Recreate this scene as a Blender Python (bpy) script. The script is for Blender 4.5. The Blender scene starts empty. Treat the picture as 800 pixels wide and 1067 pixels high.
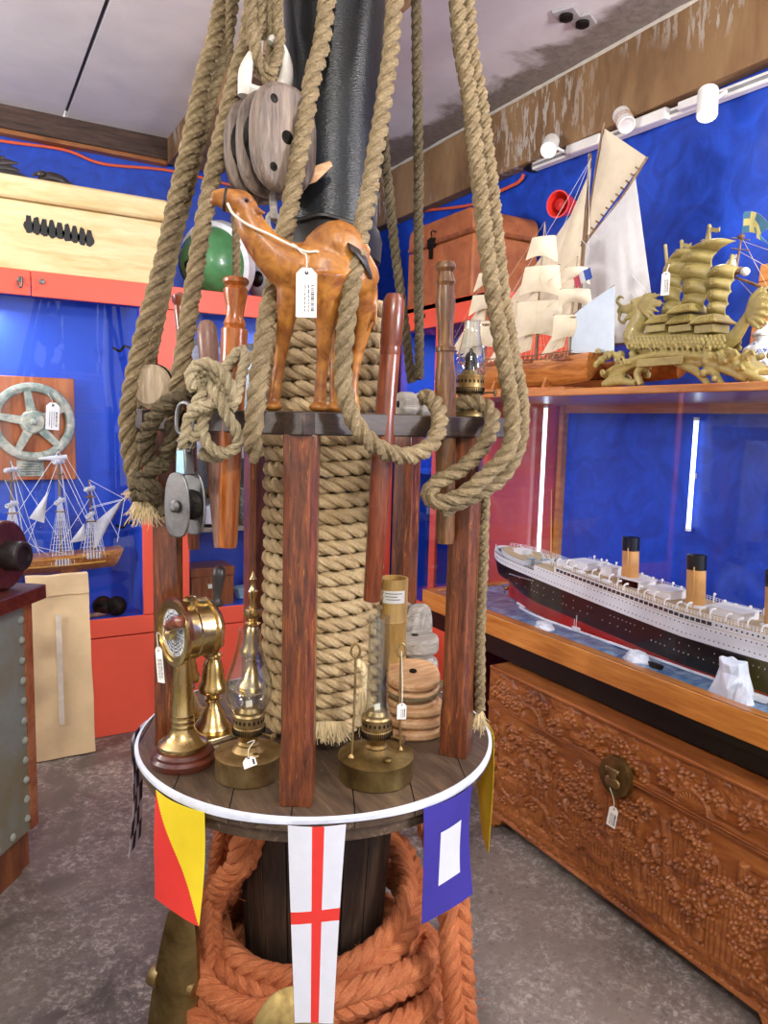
import bpy, math, random
import numpy as np
from mathutils import Vector, Matrix, noise
random.seed(7); rng = np.random.default_rng(7)
PI = math.pi
COL = bpy.context.scene.collection
sc = bpy.context.scene
# ---------------------------------------------------------------- camera model (800 x 1067 photograph)
FPX = 775.; CH = 1.45
_p, _r, _y = math.radians(6.85), math.radians(1.5), math.radians(-29.9)
_d = np.array([math.sin(-_y)*math.cos(_p), math.cos(_y)*math.cos(_p), -math.sin(_p)])
_r0 = np.array([math.cos(_y), math.sin(_y), 0.]); _u0 = np.cross(_r0, _d)
CR = math.cos(_r)*_r0 + math.sin(_r)*_u0; CU = -math.sin(_r)*_r0 + math.cos(_r)*_u0
CC = np.array([0, 0, CH])
def ray(px, py):
    v = _d*FPX + CR*(px-400) + CU*(533.5-py); return v/np.linalg.norm(v)
# a measured picture point on a known plane of the room
def atZ(px, py, z): v = ray(px, py); return CC + v*((z-CH)/v[2])
def atX(px, py, x): v = ray(px, py); return CC + v*(x/v[0])
def atY(px, py, y): v = ray(px, py); return CC + v*(y/v[1])
# the mast stand: axis at C0, FD points away from the camera side, RT to the right of it
C0 = np.array([.724, 1.553, 0.]); FD = np.array([.4226, .9063, 0.]); RT = np.array([.9063, -.4226, 0.])
UP = np.array([0, 0, 1.])
ZD = .72                    # top of the round table
def cap(a, k, z): return C0 + RT*a + FD*k + UP*z
def atK(px, py, k):
    v = ray(px, py); t = ((C0 + FD*k - CC) @ FD)/(v @ FD); return CC + v*t
cam = bpy.data.cameras.new('camera'); camo = bpy.data.objects.new('camera', cam); COL.objects.link(camo)
cam.sensor_fit = 'HORIZONTAL'; cam.sensor_width = 36; cam.lens = FPX/800*36; cam.clip_start = .02
M = Matrix.Identity(4)
for i in range(3):
    M[i][0], M[i][1], M[i][2], M[i][3] = CR[i], CU[i], -_d[i], CC[i]
camo.matrix_world = M; sc.camera = camo

# ---------------------------------------------------------------- mesh builder (world coordinates)
def frames(P, closed=False):
    n = len(P); T = np.zeros_like(P)
    if closed: T = np.roll(P, -1, 0) - np.roll(P, 1, 0)
    else:
        T[1:-1] = P[2:] - P[:-2]; T[0] = P[1]-P[0]; T[-1] = P[-1]-P[-2]
    T /= np.linalg.norm(T, axis=1)[:, None] + 1e-12
    N = np.zeros_like(P); a = np.array([0, 0, 1.]) if abs(T[0][2]) < .9 else np.array([1., 0, 0])
    v = a - T[0]*(a @ T[0]); N[0] = v/np.linalg.norm(v)
    for i in range(1, n):
        v = N[i-1] - T[i]*(N[i-1] @ T[i]); N[i] = v/(np.linalg.norm(v)+1e-12)
    if closed:                                  # spread the closing twist
        B = np.cross(T[0], N[0]); v = N[-1] - T[0]*(N[-1] @ T[0]); ang = math.atan2(v @ B, v @ N[0])
        for i in range(n):
            t = -ang*i/n; b = np.cross(T[i], N[i]); N[i] = N[i]*math.cos(t) + b*math.sin(t)
    return T, N, np.cross(T, N)
def spline(pts, step=.01, closed=False):
    P = np.array(pts, float); n = len(P)
    if n == 2 and not closed:
        m = max(2, int(np.linalg.norm(P[1]-P[0])/step)); return P[0] + (P[1]-P[0])*np.linspace(0, 1, m)[:, None]
    if closed: Q = np.vstack([P[-1], P, P[0], P[1]]); seg = n
    else: Q = np.vstack([2*P[0]-P[1], P, 2*P[-1]-P[-2]]); seg = n-1
    out = []
    for i in range(seg):
        a, b, c, d = Q[i], Q[i+1], Q[i+2], Q[i+3]
        m = max(2, int(np.linalg.norm(c-b)/step)+1)
        t = np.linspace(0, 1, m, endpoint=False)[:, None]
        out.append(.5*((2*b) + (c-a)*t + (2*a-5*b+4*c-d)*t*t + (3*b-a-3*c+d)*t**3))
    if not closed: out.append(P[-1:])
    return np.vstack(out)
def resample(P, step, closed=False):
    if closed: P = np.vstack([P, P[:1]])
    s = np.concatenate([[0], np.cumsum(np.linalg.norm(np.diff(P, axis=0), axis=1))])
    m = max(3, int(s[-1]/step)+1); t = np.linspace(0, s[-1], m)
    if closed: t = t[:-1]
    return np.stack([np.interp(t, s, P[:, i]) for i in range(3)], 1), t
def norm(v): v = np.array(v, float); return v/np.linalg.norm(v)
def basis(z, x=None):
    z = norm(z); a = np.array(x, float) if x is not None else (UP if abs(z[2]) < .9 else np.array([1., 0, 0]))
    a = a - z*(a @ z); a = norm(a); return np.stack([a, np.cross(z, a), z], 1)
WLOC = {}
class MB:
    def __init__(s): s.v = []; s.f = []; s.m = []; s.uv = []; s.n = 0
    def add(s, V, F, mi=0, UV=None):
        V = np.asarray(V, float).reshape(-1, 3); o = s.n; s.v.append(V); s.n += len(V)
        for i, f in enumerate(F):
            s.f.append([o+int(j) for j in f]); s.m.append(mi if np.isscalar(mi) else mi[i])
            s.uv.append(UV[i] if UV is not None else None)
        return s
    def box(s, lo, hi, mi=0):
        (a, b, c), (d, e, f) = lo, hi
        return s.add([(a,b,c),(d,b,c),(d,e,c),(a,e,c),(a,b,f),(d,b,f),(d,e,f),(a,e,f)],
                     [(0,3,2,1),(4,5,6,7),(0,1,5,4),(1,2,6,5),(2,3,7,6),(3,0,4,7)], mi)
    def obox(s, c, size, B=np.eye(3), mi=0, taper=(1, 1)):
        x, y, z = np.array(size)/2; tx, ty = taper
        V = np.array([(-x,-y,-z),(x,-y,-z),(x,y,-z),(-x,y,-z),(-x*tx,-y*ty,z),(x*tx,-y*ty,z),(x*tx,y*ty,z),(-x*tx,y*ty,z)])
        return s.add(V @ np.asarray(B).T + np.array(c), [(0,3,2,1),(4,5,6,7),(0,1,5,4),(1,2,6,5),(2,3,7,6),(3,0,4,7)], mi)
    def beam(s, a, b, w, h, up=UP, mi=0):       # square bar from a to b
        a = np.array(a); b = np.array(b); z = norm(b-a); x = norm(np.cross(up, z)); B = np.stack([x, np.cross(z, x), z], 1)
        return s.obox((a+b)/2, (w, h, np.linalg.norm(b-a)), B, mi)
    def prism(s, out, z0, z1, c=(0,0,0), B=np.eye(3), mi=0):   # outline in the B xy plane, thickness along B z
        n = len(out); V = [(x, y, z0) for x, y in out] + [(x, y, z1) for x, y in out]
        F = [list(range(n))[::-1], list(range(n, 2*n))] + [(i, (i+1) % n, n+(i+1) % n, n+i) for i in range(n)]
        return s.add(np.array(V) @ np.asarray(B).T + np.array(c), F, mi)
    def lathe(s, prof, c=(0,0,0), B=np.eye(3), n=32, mi=0, sx=1., sy=1.):
        prof = np.array(prof, float); m = len(prof); a = np.arange(n)*2*PI/n
        V = np.zeros((m, n, 3)); V[:, :, 0] = prof[:, 0:1]*np.cos(a)*sx; V[:, :, 1] = prof[:, 0:1]*np.sin(a)*sy; V[:, :, 2] = prof[:, 1:2]
        F = []; UV = []
        for i in range(m-1):
            for j in range(n):
                k = (j+1) % n; F.append((i*n+j, i*n+k, (i+1)*n+k, (i+1)*n+j))
                UV.append(((j/n, i/m), ((j+1)/n, i/m), ((j+1)/n, (i+1)/m), (j/n, (i+1)/m)))
        if prof[0, 0] > 1e-5: F.append(tuple(range(n))[::-1]); UV.append([(0, 0)]*n)
        if prof[-1, 0] > 1e-5: F.append(tuple(range((m-1)*n, m*n))); UV.append([(0, 1)]*n)
        return s.add(V.reshape(-1, 3) @ np.asarray(B).T + np.array(c), F, mi, UV)
    def shell(s, prof, t, c=(0,0,0), B=np.eye(3), n=32, mi=0):   # open lathe with wall thickness t
        p = [(r, z) for r, z in prof]; q = [(max(r-t, .0005), z) for r, z in prof][::-1]
        prof = np.array(p+q+[p[0]]); m = len(prof); a = np.arange(n)*2*PI/n
        V = np.zeros((m-1, n, 3)); V[:, :, 0] = prof[:-1, 0:1]*np.cos(a); V[:, :, 1] = prof[:-1, 0:1]*np.sin(a); V[:, :, 2] = prof[:-1, 1:2]
        F = [(i*n+j, i*n+(j+1) % n, ((i+1) % (m-1))*n+(j+1) % n, ((i+1) % (m-1))*n+j) for i in range(m-1) for j in range(n)]
        return s.add(V.reshape(-1, 3) @ np.asarray(B).T + np.array(c), F, mi)
    def ball(s, c, r, B=np.eye(3), n=16, m=10, mi=0):
        r = np.broadcast_to(np.array(r, float), (3,)); p = [(math.sin(t), -math.cos(t)) for t in np.linspace(0, PI, m+1)]
        p[0] = (0.002, -1); p[-1] = (0.002, 1)
        o = MB().lathe(p, n=n); V = np.vstack(o.v)*r
        return s.add(V @ np.asarray(B).T + np.array(c), o.f, mi)
    def sweep(s, P, N, Bn, r, n, mi=0, closed=False, S=None, caps=True):
        m = len(P); a = np.arange(n)*2*PI/n; r = np.broadcast_to(np.array(r, float), (m,)) if np.ndim(r) < 2 else r
        if np.ndim(r) == 1: ra = rb = r[:, None]
        else: ra, rb = r[:, 0:1], r[:, 1:2]
        V = P[:, None, :] + (ra*np.cos(a))[:, :, None]*N[:, None, :] + (rb*np.sin(a))[:, :, None]*Bn[:, None, :]
        if S is None: S = np.concatenate([[0], np.cumsum(np.linalg.norm(np.diff(P, axis=0), axis=1))])
        F = []; UV = []; e = m if closed else m-1; dS = S[1]-S[0] if len(S) > 1 else .01
        for i in range(e):
            q = (i+1) % m; s0 = S[i]; s1 = S[i]+dS if q == 0 else S[q]
            for j in range(n):
                k = (j+1) % n; F.append((i*n+j, i*n+k, q*n+k, q*n+j))
                UV.append(((j/n, s0), ((j+1)/n, s0), ((j+1)/n, s1), (j/n, s1)))
        if caps and not closed:
            F.append(tuple(range(n))[::-1]); UV.append([(0, 0)]*n); F.append(tuple(range((m-1)*n, m*n))); UV.append([(0, 0)]*n)
        return s.add(V.reshape(-1, 3), F, mi, UV)
    def tube(s, pts, r, n=8, mi=0, step=None, closed=False, caps=True):
        P = np.array(pts, float)
        if step:
            Q = spline(P, step, closed)
            if np.ndim(r) >= 1:
                r = np.array(r, float); x = np.linspace(0, 1, len(r)); y = np.linspace(0, 1, len(Q))
                r = np.interp(y, x, r) if r.ndim == 1 else np.stack([np.interp(y, x, r[:, 0]), np.interp(y, x, r[:, 1])], 1)
            P = Q
        T, N, B = frames(P, closed); return s.sweep(P, N, B, r, n, mi, closed, None, caps)
    def rope(s, pts, R, pitch=None, closed=False, hand=1, n=7, mi=0, strands=3, res=9, wob=.0):
        pitch = pitch or R*5.2
        P = spline(pts, .01, closed); P, S = resample(P, pitch/res, closed)
        if wob:
            for i in range(len(P)):
                q = P[i]*9; P[i] = P[i] + wob*np.array([noise.noise(q), noise.noise(q+31), noise.noise(q+57)])
        L = S[-1] + (S[1]-S[0] if closed else 0)
        if closed: pitch = L/max(1, round(L/pitch))
        T, N, B = frames(P, closed); rs = R*.505; off = R-rs
        for i in range(strands):
            a = hand*2*PI*S/pitch + 2*PI*i/strands
            rad = N*np.cos(a)[:, None] + B*np.sin(a)[:, None]; Q = P + rad*off
            t2 = frames(Q, closed)[0]; n2 = rad - t2*np.sum(rad*t2, 1)[:, None]; n2 /= np.linalg.norm(n2, axis=1)[:, None]
            s.sweep(Q, n2, np.cross(t2, n2), rs, n, mi, closed, S)
        return s
    def grid(s, F, mi=0, mfun=None, uv=True, closed_u=False):   # F: (rows, cols, 3)
        a, b = F.shape[:2]; fs = []; ms = []; UV = []
        for i in range(a-1):
            for j in range(b-1):
                fs.append((i*b+j, i*b+j+1, (i+1)*b+j+1, (i+1)*b+j)); ms.append(mfun((i+.5)/(a-1), (j+.5)/(b-1)) if mfun else mi)
                UV.append(((j/(b-1), i/(a-1)), ((j+1)/(b-1), i/(a-1)), ((j+1)/(b-1), (i+1)/(a-1)), (j/(b-1), (i+1)/(a-1))))
        return s.add(F.reshape(-1, 3), fs, ms, UV)
    def sheet(s, F, t, nrm, mi=0, mfun=None):   # grid given thickness t along nrm
        F = np.asarray(F, float); a, b = F.shape[:2]; nrm = np.array(nrm)
        s.grid(F + nrm*t/2, mi, mfun); s.grid((F - nrm*t/2)[:, ::-1], mi, (lambda u, v: mfun(u, 1-v)) if mfun else None)
        bd = [(0, j) for j in range(b)] + [(i, b-1) for i in range(1, a)] + [(a-1, j) for j in range(b-2, -1, -1)] + [(i, 0) for i in range(a-2, 0, -1)]
        n = len(bd); V = [F[i, j] + nrm*t/2 for i, j in bd] + [F[i, j] - nrm*t/2 for i, j in bd]
        fm = mi
        if mfun: fm = [mfun(min(max(i/(a-1), .01), .99), min(max(j/(b-1), .01), .99)) for i, j in bd]
        return s.add(V, [(k, n+k, n+(k+1) % n, (k+1) % n) for k in range(n)], fm)
    def xf(s, B, c=(0, 0, 0)):
        s.v = [np.vstack(s.v) @ np.asarray(B).T + np.array(c)]; return s
    def build(s, name, mats, parent=None, label=None, cat=None, group=None, kind=None, bevel=0, sharp=38, flat=False, remesh=0, sub=0, smooth_it=0):
        me = bpy.data.meshes.new(name); V = np.vstack(s.v)
        if parent is not None: loc = WLOC[parent.name]
        else: lo, hi = V.min(0), V.max(0); loc = np.array([(lo[0]+hi[0])/2, (lo[1]+hi[1])/2, lo[2]])
        me.from_pydata((V-loc).tolist(), [], s.f)
        if not isinstance(mats, (list, tuple)): mats = [mats]
        for m in mats: me.materials.append(m)
        if any(u is not None for u in s.uv):
            ul = me.uv_layers.new(name='UVMap').data; d = np.zeros((len(me.loops), 2), 'f'); i = 0
            for f, u in zip(s.f, s.uv):
                if u is not None: d[i:i+len(f)] = u
                i += len(f)
            ul.foreach_set('uv', d.ravel())
        me.polygons.foreach_set('material_index', s.m)
        if not flat:
            me.polygons.foreach_set('use_smooth', [True]*len(me.polygons))
            if sharp < 180: me.set_sharp_from_angle(angle=math.radians(sharp))
        me.update()
        o = bpy.data.objects.new(name, me); COL.objects.link(o)
        if parent is not None: o.parent = parent; WLOC[o.name] = loc
        else: o.location = loc; WLOC[o.name] = loc
        if remesh:
            r = o.modifiers.new('remesh', 'REMESH'); r.mode = 'VOXEL'; r.voxel_size = remesh; r.use_smooth_shade = True
            if smooth_it: q = o.modifiers.new('smooth', 'SMOOTH'); q.iterations = smooth_it; q.factor = .5
        if bevel:
            b = o.modifiers.new('bevel', 'BEVEL'); b.width = bevel; b.segments = 2; b.limit_method = 'ANGLE'; b.angle_limit = .6
        if sub: q = o.modifiers.new('sub', 'SUBSURF'); q.levels = sub; q.render_levels = sub
        return tag(o, label, cat, group, kind)
def oval(rx, rz, n=28, p=2.5): return [(rx*np.sign(math.cos(a))*abs(math.cos(a))**(2/p), rz*np.sign(math.sin(a))*abs(math.sin(a))**(2/p)) for a in np.linspace(0, 2*PI, n, endpoint=False)]
def tag(o, label=None, cat=None, group=None, kind=None):
    if label: o['label'] = label
    if cat: o['category'] = cat
    if group: o['group'] = group
    if kind: o['kind'] = kind
    return o
def thing(name, label, cat, loc, group=None):
    o = bpy.data.objects.new(name, None); COL.objects.link(o); o.empty_display_size = .05
    o.location = loc; WLOC[o.name] = np.array(loc, float); return tag(o, label, cat, group)
def struct(name, mb, mat, **k): return mb.build(name, mat, kind='structure', **k)
def copy_tree(o, parent=None):
    c = o.copy(); COL.objects.link(c); WLOC[c.name] = WLOC[o.name]
    if parent is not None: c.parent = parent; c.matrix_parent_inverse = o.matrix_parent_inverse
    for ch in list(o.children): copy_tree(ch, c)
    return c

# ---------------------------------------------------------------- materials
def lin(c):
    if isinstance(c, str): c = [int(c[i:i+2], 16)/255 for i in (1, 3, 5)]
    return tuple((x/12.92 if x <= .04045 else ((x+.055)/1.055)**2.4) for x in c) + (1.,)
class NT:
    def __init__(s, name):
        s.m = bpy.data.materials.new(name); s.m.use_nodes = True; s.t = s.m.node_tree; s.b = s.t.nodes['Principled BSDF']; s.out = s.t.nodes['Material Output']
    def n(s, typ, **k):
        x = s.t.nodes.new(typ)
        for a, b in k.items():
            if a.startswith('i_'): x.inputs[a[2:].replace('_', ' ')].default_value = b
            else: setattr(x, a, b)
        return x
    def l(s, a, b): s.t.links.new(a, b)
    def coord(s, kind='Object', scale=(1, 1, 1), rot=(0, 0, 0)):
        c = s.n('ShaderNodeTexCoord'); mp = s.n('ShaderNodeMapping'); mp.inputs['Scale'].default_value = scale; mp.inputs['Rotation'].default_value = rot
        s.l(c.outputs[kind], mp.inputs['Vector']); return mp.outputs['Vector']
    def noise(s, vec, scale, detail=4, rough=.6, dist=0):
        x = s.n('ShaderNodeTexNoise', i_Scale=scale, i_Detail=detail, i_Roughness=rough, i_Distortion=dist); s.l(vec, x.inputs['Vector']); return x.outputs['Fac']
    def ramp(s, fac, stops):
        r = s.n('ShaderNodeValToRGB'); e = r.color_ramp.elements
        while len(e) < len(stops): e.new(.5)
        for q, (p, c) in zip(e, stops): q.position = p; q.color = (c, c, c, 1) if isinstance(c, (int, float)) else lin(c)
        s.l(fac, r.inputs['Fac']); return r.outputs['Color']
    def mix(s, fac, a, b, mode='MIX'):
        x = s.n('ShaderNodeMix', data_type='RGBA', blend_type=mode)
        for v, i in ((fac, 0), (a, 6), (b, 7)):
            if hasattr(v, 'is_linked'): s.l(v, x.inputs[i])
            else: x.inputs[i].default_value = v if (i == 0) else (lin(v) if isinstance(v, str) else v)
        return x.outputs[2]
    def bump(s, h, strength=.3, dist=.002):
        b = s.n('ShaderNodeBump', i_Strength=strength, i_Distance=dist); s.l(h, b.inputs['Height']); s.l(b.outputs['Normal'], s.b.inputs['Normal'])
    def set(s, **k):
        for a, v in k.items():
            i = s.b.inputs[a.replace('_', ' ')]
            if hasattr(v, 'is_linked'): s.l(v, i)
            else: i.default_value = lin(v) if isinstance(v, str) else v
        return s
def plain(name, c, rough=.6, metal=0, var=.12, scale=30, bump=0, coat=0, spec=.5):
    t = NT(name); v = t.coord()
    f = t.noise(v, scale); a = np.array(lin(c)[:3])
    r = t.n('ShaderNodeValToRGB'); r.color_ramp.elements[0].position = .3; r.color_ramp.elements[1].position = .7
    r.color_ramp.elements[0].color = (*np.clip(a*(1-var), 0, 1), 1); r.color_ramp.elements[1].color = (*np.clip(a*(1+var), 0, 1), 1)
    t.l(f, r.inputs['Fac']); t.set(Base_Color=r.outputs['Color'], Roughness=rough, Metallic=metal)
    t.b.inputs['Coat Weight'].default_value = coat; t.b.inputs['Specular IOR Level'].default_value = spec
    if bump: t.bump(f, bump)
    return t.m
def wood(name, dark, mid, light, scale=1., axis=2, rough=.4, coat=.3, streak=14, worn=None, bump=.25):
    t = NT(name); s = [streak*scale]*3; s[axis] = 1.4*scale; v = t.coord('Object', s)
    f = t.noise(v, 2.2, 6, .62, .6); g = t.noise(v, 9, 3, .6, .2)
    c = t.ramp(f, [(.28, dark), (.5, mid), (.72, light)])
    c = t.mix(.22, c, t.ramp(g, [(.35, dark), (.65, light)]))
    if worn:
        w = t.noise(t.coord('Object', [x*.9 for x in s]), 3.1, 5, .7, 1.2); c = t.mix(t.ramp(w, [(.60, 0.), (.68, 1.)]), c, worn)
    t.set(Base_Color=c, Roughness=rough); t.b.inputs['Coat Weight'].default_value = coat; t.b.inputs['Coat Roughness'].default_value = .2
    t.bump(f, bump, .002); return t.m
def ropemat(name, dark, mid, light, fib=70.):
    t = NT(name); v = t.coord('UV', (5, fib, 1), (0, 0, .25)); w = t.coord('Object')
    f = t.noise(t.coord('UV', (26, fib*.35, 1)), 1.6, 5, .7, .4); g = t.noise(w, 26, 4, .6); h = t.noise(w, 5, 2)
    sp = t.noise(w, 260, 3, .7); c = t.ramp(f, [(.33, dark), (.5, mid), (.66, light)]); c = t.mix(.35, c, t.ramp(sp, [(.36, dark), (.62, light)])); c = t.mix(.25, c, t.ramp(g, [(.35, dark), (.65, light)])); c = t.mix(.15, c, t.ramp(h, [(.35, dark), (.65, light)]))
    t.set(Base_Color=c, Roughness=.9); t.b.inputs['Specular IOR Level'].default_value = .15; t.bump(t.mix(.45, f, sp), 1., .006); return t.m
def metal(name, c, c2, rough=.25, scale=18, r2=None, bump=.05):
    t = NT(name); v = t.coord(); f = t.noise(v, scale, 5, .65, .4)
    t.set(Base_Color=t.ramp(f, [(.35, c2), (.62, c)]), Metallic=1., Roughness=t.ramp(f, [(.3, r2 or rough*1.8), (.7, rough)])); t.bump(f, bump, .001); return t.m
def glass(name, tint=(1, 1, 1, 1), boost=1., rough=.0, ior=1.45, base=.035):
    t = NT(name); tr = t.n('ShaderNodeBsdfTransparent'); tr.inputs[0].default_value = tint
    gl = t.n('ShaderNodeBsdfGlossy'); gl.inputs['Roughness'].default_value = rough
    lw = t.n('ShaderNodeLayerWeight', i_Blend=.5); fr = t.n('ShaderNodeMath', operation='POWER'); t.l(lw.outputs['Facing'], fr.inputs[0]); fr.inputs[1].default_value = 4.5; ma = t.n('ShaderNodeMath', operation='MULTIPLY_ADD', use_clamp=True); ma.inputs[1].default_value = boost; ma.inputs[2].default_value = base
    mx = t.n('ShaderNodeMixShader'); t.l(fr.outputs[0], ma.inputs[0]); t.l(ma.outputs[0], mx.inputs[0]); t.l(tr.outputs[0], mx.inputs[1]); t.l(gl.outputs[0], mx.inputs[2])
    t.l(mx.outputs[0], t.out.inputs['Surface']); return t.m
def emit(name, c, e):
    t = NT(name); t.set(Base_Color=c, Emission_Color=c, Emission_Strength=e); return t.m
def two_tone(name, a, b, scale, pos=(.42, .58), rough=.6, bump=.3, detail=6, dist=.5, stretch=(1, 1, 1), dd=.003):
    t = NT(name); f = t.noise(t.coord('Object', stretch), scale, detail, .65, dist); t.set(Base_Color=t.ramp(f, [(pos[0], a), (pos[1], b)]), Roughness=rough); t.bump(f, bump, dd); return t.m
MT = {}
MT['rope'] = ropemat('manila_rope', '#4e402e', '#8e7a59', '#c5b089')
MT['rope_col'] = ropemat('coarse_sisal', '#8f7048', '#d3b17c', '#f3dfb4', 50)
MT['rope_dark'] = ropemat('tarred_rope', '#2e271f', '#62563f', '#8d7e63')
MT['rope_orange'] = ropemat('orange_hawser', '#9a4823', '#d37646', '#f0a070', 40)
MT['fray'] = plain('frayed_fibre', '#d8c49a', .9, var=.25, spec=.1)
MT['post'] = wood('red_stained_post', '#1e0c05', '#5e2c13', '#985229', 3, 2, .34, .4, worn='#a8682f')
MT['rail'] = wood('dark_rail_wood', '#130d09', '#32241a', '#55402f', 2, 0, .5, .1)
MT['table'] = wood('worn_table_wood', '#251b15', '#503f31', '#745d48', 1.2, 1, .5, .15, 10, worn='#8d7a64')
MT['drum'] = wood('black_stained_staves', '#15100d', '#33261d', '#54402f', 1.5, 2, .6, .05)
MT['pin_amber'] = wood('amber_pin', '#6b300c', '#a3561c', '#c97c38', 3, 2, .28, .6)
MT['pin_red'] = wood('mahogany_pin', '#451a0c', '#75371d', '#995434', 3, 2, .3, .5)
MT['pin_walnut'] = wood('walnut_pin', '#3a2212', '#704828', '#a07544', 3, 2, .4, .3)
MT['pin_grey'] = wood('worn_pin', '#54372f', '#86604f', '#a78574', 3, 2, .45, .2)
MT['block'] = wood('old_block_wood', '#2e2824', '#6b5b4f', '#9a8877', 2, 2, .6, .05, bump=.5)
MT['block_pale'] = wood('pale_new_wood', '#a9744a', '#d1a172', '#e6c49a', 2, 0, .55, .05)
MT['driftwood'] = wood('weathered_grey_wood', '#5c564e', '#989187', '#bdb6ab', 2, 0, .85, 0, bump=.6)
MT['brass'] = metal('polished_brass', '#e6d09a', '#bfa066', .17, 9)
MT['brass_old'] = metal('aged_brass', '#b9a274', '#83683c', .33, 14)
MT['bronze'] = metal('dull_bronze', '#a8935f', '#665230', .32, 8)
MT['steel'] = metal('stainless_steel', '#8f8f8e', '#6a6a69', .32, 20)
MT['iron'] = metal('dark_iron', '#3a3733', '#1c1a18', .45, 20)
MT['paint_white'] = plain('chipped_white_paint', '#cdc8be', .5, var=.1, bump=.2)
MT['leather'] = two_tone('camel_leather', '#7c4518', '#b07530', 28, (.36, .62), .36, .5, 5, .6)
MT['black'] = plain('black_paint', '#0b0b0c', .4, var=.2)
MT['blackleather'] = plain('black_leather', '#1a1513', .45, var=.3, bump=.4)
MT['white'] = plain('white_paint', '#efefec', .5, var=.03)
MT['paper'] = plain('tag_paper', '#f4f2ec', .8, var=.03)
MT['ink'] = plain('tag_ink', '#2c2a30', .7)
MT['cream'] = plain('cream_cord', '#d9d2bf', .8)
MT['red'] = plain('coral_red_paint', '#e95a42', .45, var=.04, scale=6)
MT['blue_in'] = plain('cabinet_blue_paint', '#164ec6', .5, var=.08, scale=5)
MT['glass'] = glass('pane_glass', (.97, .98, 1, 1), .8)
MT['case_glass'] = glass('case_glass', (.96, .965, 1, 1), 1.0)
MT['chimney'] = glass('chimney_glass', (.94, .955, .95, 1), 1.5, 0, 1.5, .07)
MT['casewood'] = wood('honey_case_wood', '#a35a20', '#c67d38', '#d9984f', 1, 1, .35, .4, 18, bump=.08)
MT['brownwood'] = wood('brown_cabinet_wood', '#55280f', '#8d4d24', '#ab6a38', 1, 2, .4, .3)
MT['deskwood'] = wood('mahogany_top', '#240d08', '#522216', '#783a28', 1.5, 0, .35, .4)
MT['plaque'] = wood('red_plaque_wood', '#8a3c16', '#b55e2a', '#c97a41', 1, 2, .35, .4)
MT['orange_cable'] = plain('orange_cable', '#e0603a', .5)
MT['hull'] = wood('ship_hull_wood', '#8a4a1c', '#bd7838', '#d99a58', 2, 1, .4, .3)
MT['spar'] = wood('ship_spar_wood', '#3d2a1c', '#7a5a3c', '#a5835a', 3, 2, .5, .1)
MT['sail'] = plain('cream_sailcloth', '#e2d6bc', .85, var=.1, scale=12, bump=.1)
MT['sail_white'] = plain('white_sailcloth', '#d9dadb', .85, var=.06, bump=.1)
MT['line_white'] = plain('white_line', '#e8ecf2', .8)
MT['gold'] = plain('olive_gold_resin', '#a3945a', .42, var=.18, scale=60, bump=.25, coat=.15)
MT['wallblue'] = two_tone('brushed_blue_plaster', '#0a3298', '#174fd0', 7, (.3, .7), .5, .5, 6, 1.5)
MT['ice'] = two_tone('ice_white', '#dfeaf2', '#fbfdff', 14, rough=.45)
MT['sea'] = two_tone('painted_sea', '#3f6f9f', '#a9c6dc', 16, (.4, .72), .3, .6, 7, .8, (1, 1.8, 1), .004)
MT['copper'] = two_tone('copper_patina', '#8b8468', '#93a09c', 4, (.35, .6), .5)
MT['verdigris'] = two_tone('verdigris_bronze', '#7f9186', '#c9c7b2', 22, (.4, .6), .6)
MT['trunk'] = two_tone('brown_trunk_leather', '#8a4b29', '#b76f40', 12, (.3, .7), .5, .3)
MT['chestwood'] = wood('carved_camphor_wood', '#5e2c11', '#985423', '#bd773a', 1.2, 1, .45, .2, 12, bump=.2)
MT['pine'] = wood('cream_pine', '#cda96a', '#e6cd97', '#f0dfb4', .9, 0, .6, .05, 8, bump=.1)
MT['parcel'] = plain('kraft_paper', '#e2c79a', .75, var=.07, scale=9, bump=.15)
MT['beamdark'] = wood('dark_beam', '#1d1512', '#43322b', '#5c473c', 1, 0, .8, 0, 16, bump=.6)
MT['beamstrip'] = wood('beam_strip', '#5a2c10', '#8e5426', '#b27a42', 1, 0, .5, .1)
MT['carved_black'] = plain('carved_black_wood', '#2b2423', .4, var=.3, bump=.4)
# concrete floor, worn
t = NT('worn_concrete'); v = t.coord('Object')
a = t.noise(v, 1.1, 5, .6, .6); b = t.noise(v, 52, 8, .78, .4); c = t.noise(v, 5, 6, .7, 1.)
base = t.ramp(a, [(.38, '#4d4643'), (.60, '#877c74')]); base = t.mix(t.ramp(c, [(.42, 0.), (.6, .55)]), base, '#8c827a')
mul = t.n('ShaderNodeMath', operation='MULTIPLY'); t.l(t.ramp(b, [(.50, 0.), (.60, 1.)]), mul.inputs[0]); t.l(t.ramp(c, [(.40, 0.), (.58, .8)]), mul.inputs[1])
base = t.mix(mul.outputs[0], base, '#c3b9b0'); base = t.mix(t.ramp(b, [(.30, .7), (.44, 0.)]), base, '#332f2d')
t.set(Base_Color=base, Roughness=t.ramp(c, [(.3, .38), (.7, .62)])); t.bump(b, .25, .003); MT['floor'] = t.m
# ceiling: painted sheets with a grey water stain of its own along the right-hand beam
t = NT('painted_ceiling'); v = t.coord('Object'); f = t.noise(v, 4, 6, .6, .5)
base = t.ramp(f, [(.3, '#cfccd2'), (.7, '#dfdce0')])
sx = t.n('ShaderNodeSeparateXYZ'); t.l(v, sx.inputs[0]); g = t.noise(v, 2.3, 5, .6, .4)
ad = t.n('ShaderNodeMath', operation='MULTIPLY_ADD'); ad.inputs[1].default_value = .55; t.l(g, ad.inputs[0]); t.l(sx.outputs[0], ad.inputs[2]); MT['_ceil'] = (t, ad, base)
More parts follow.
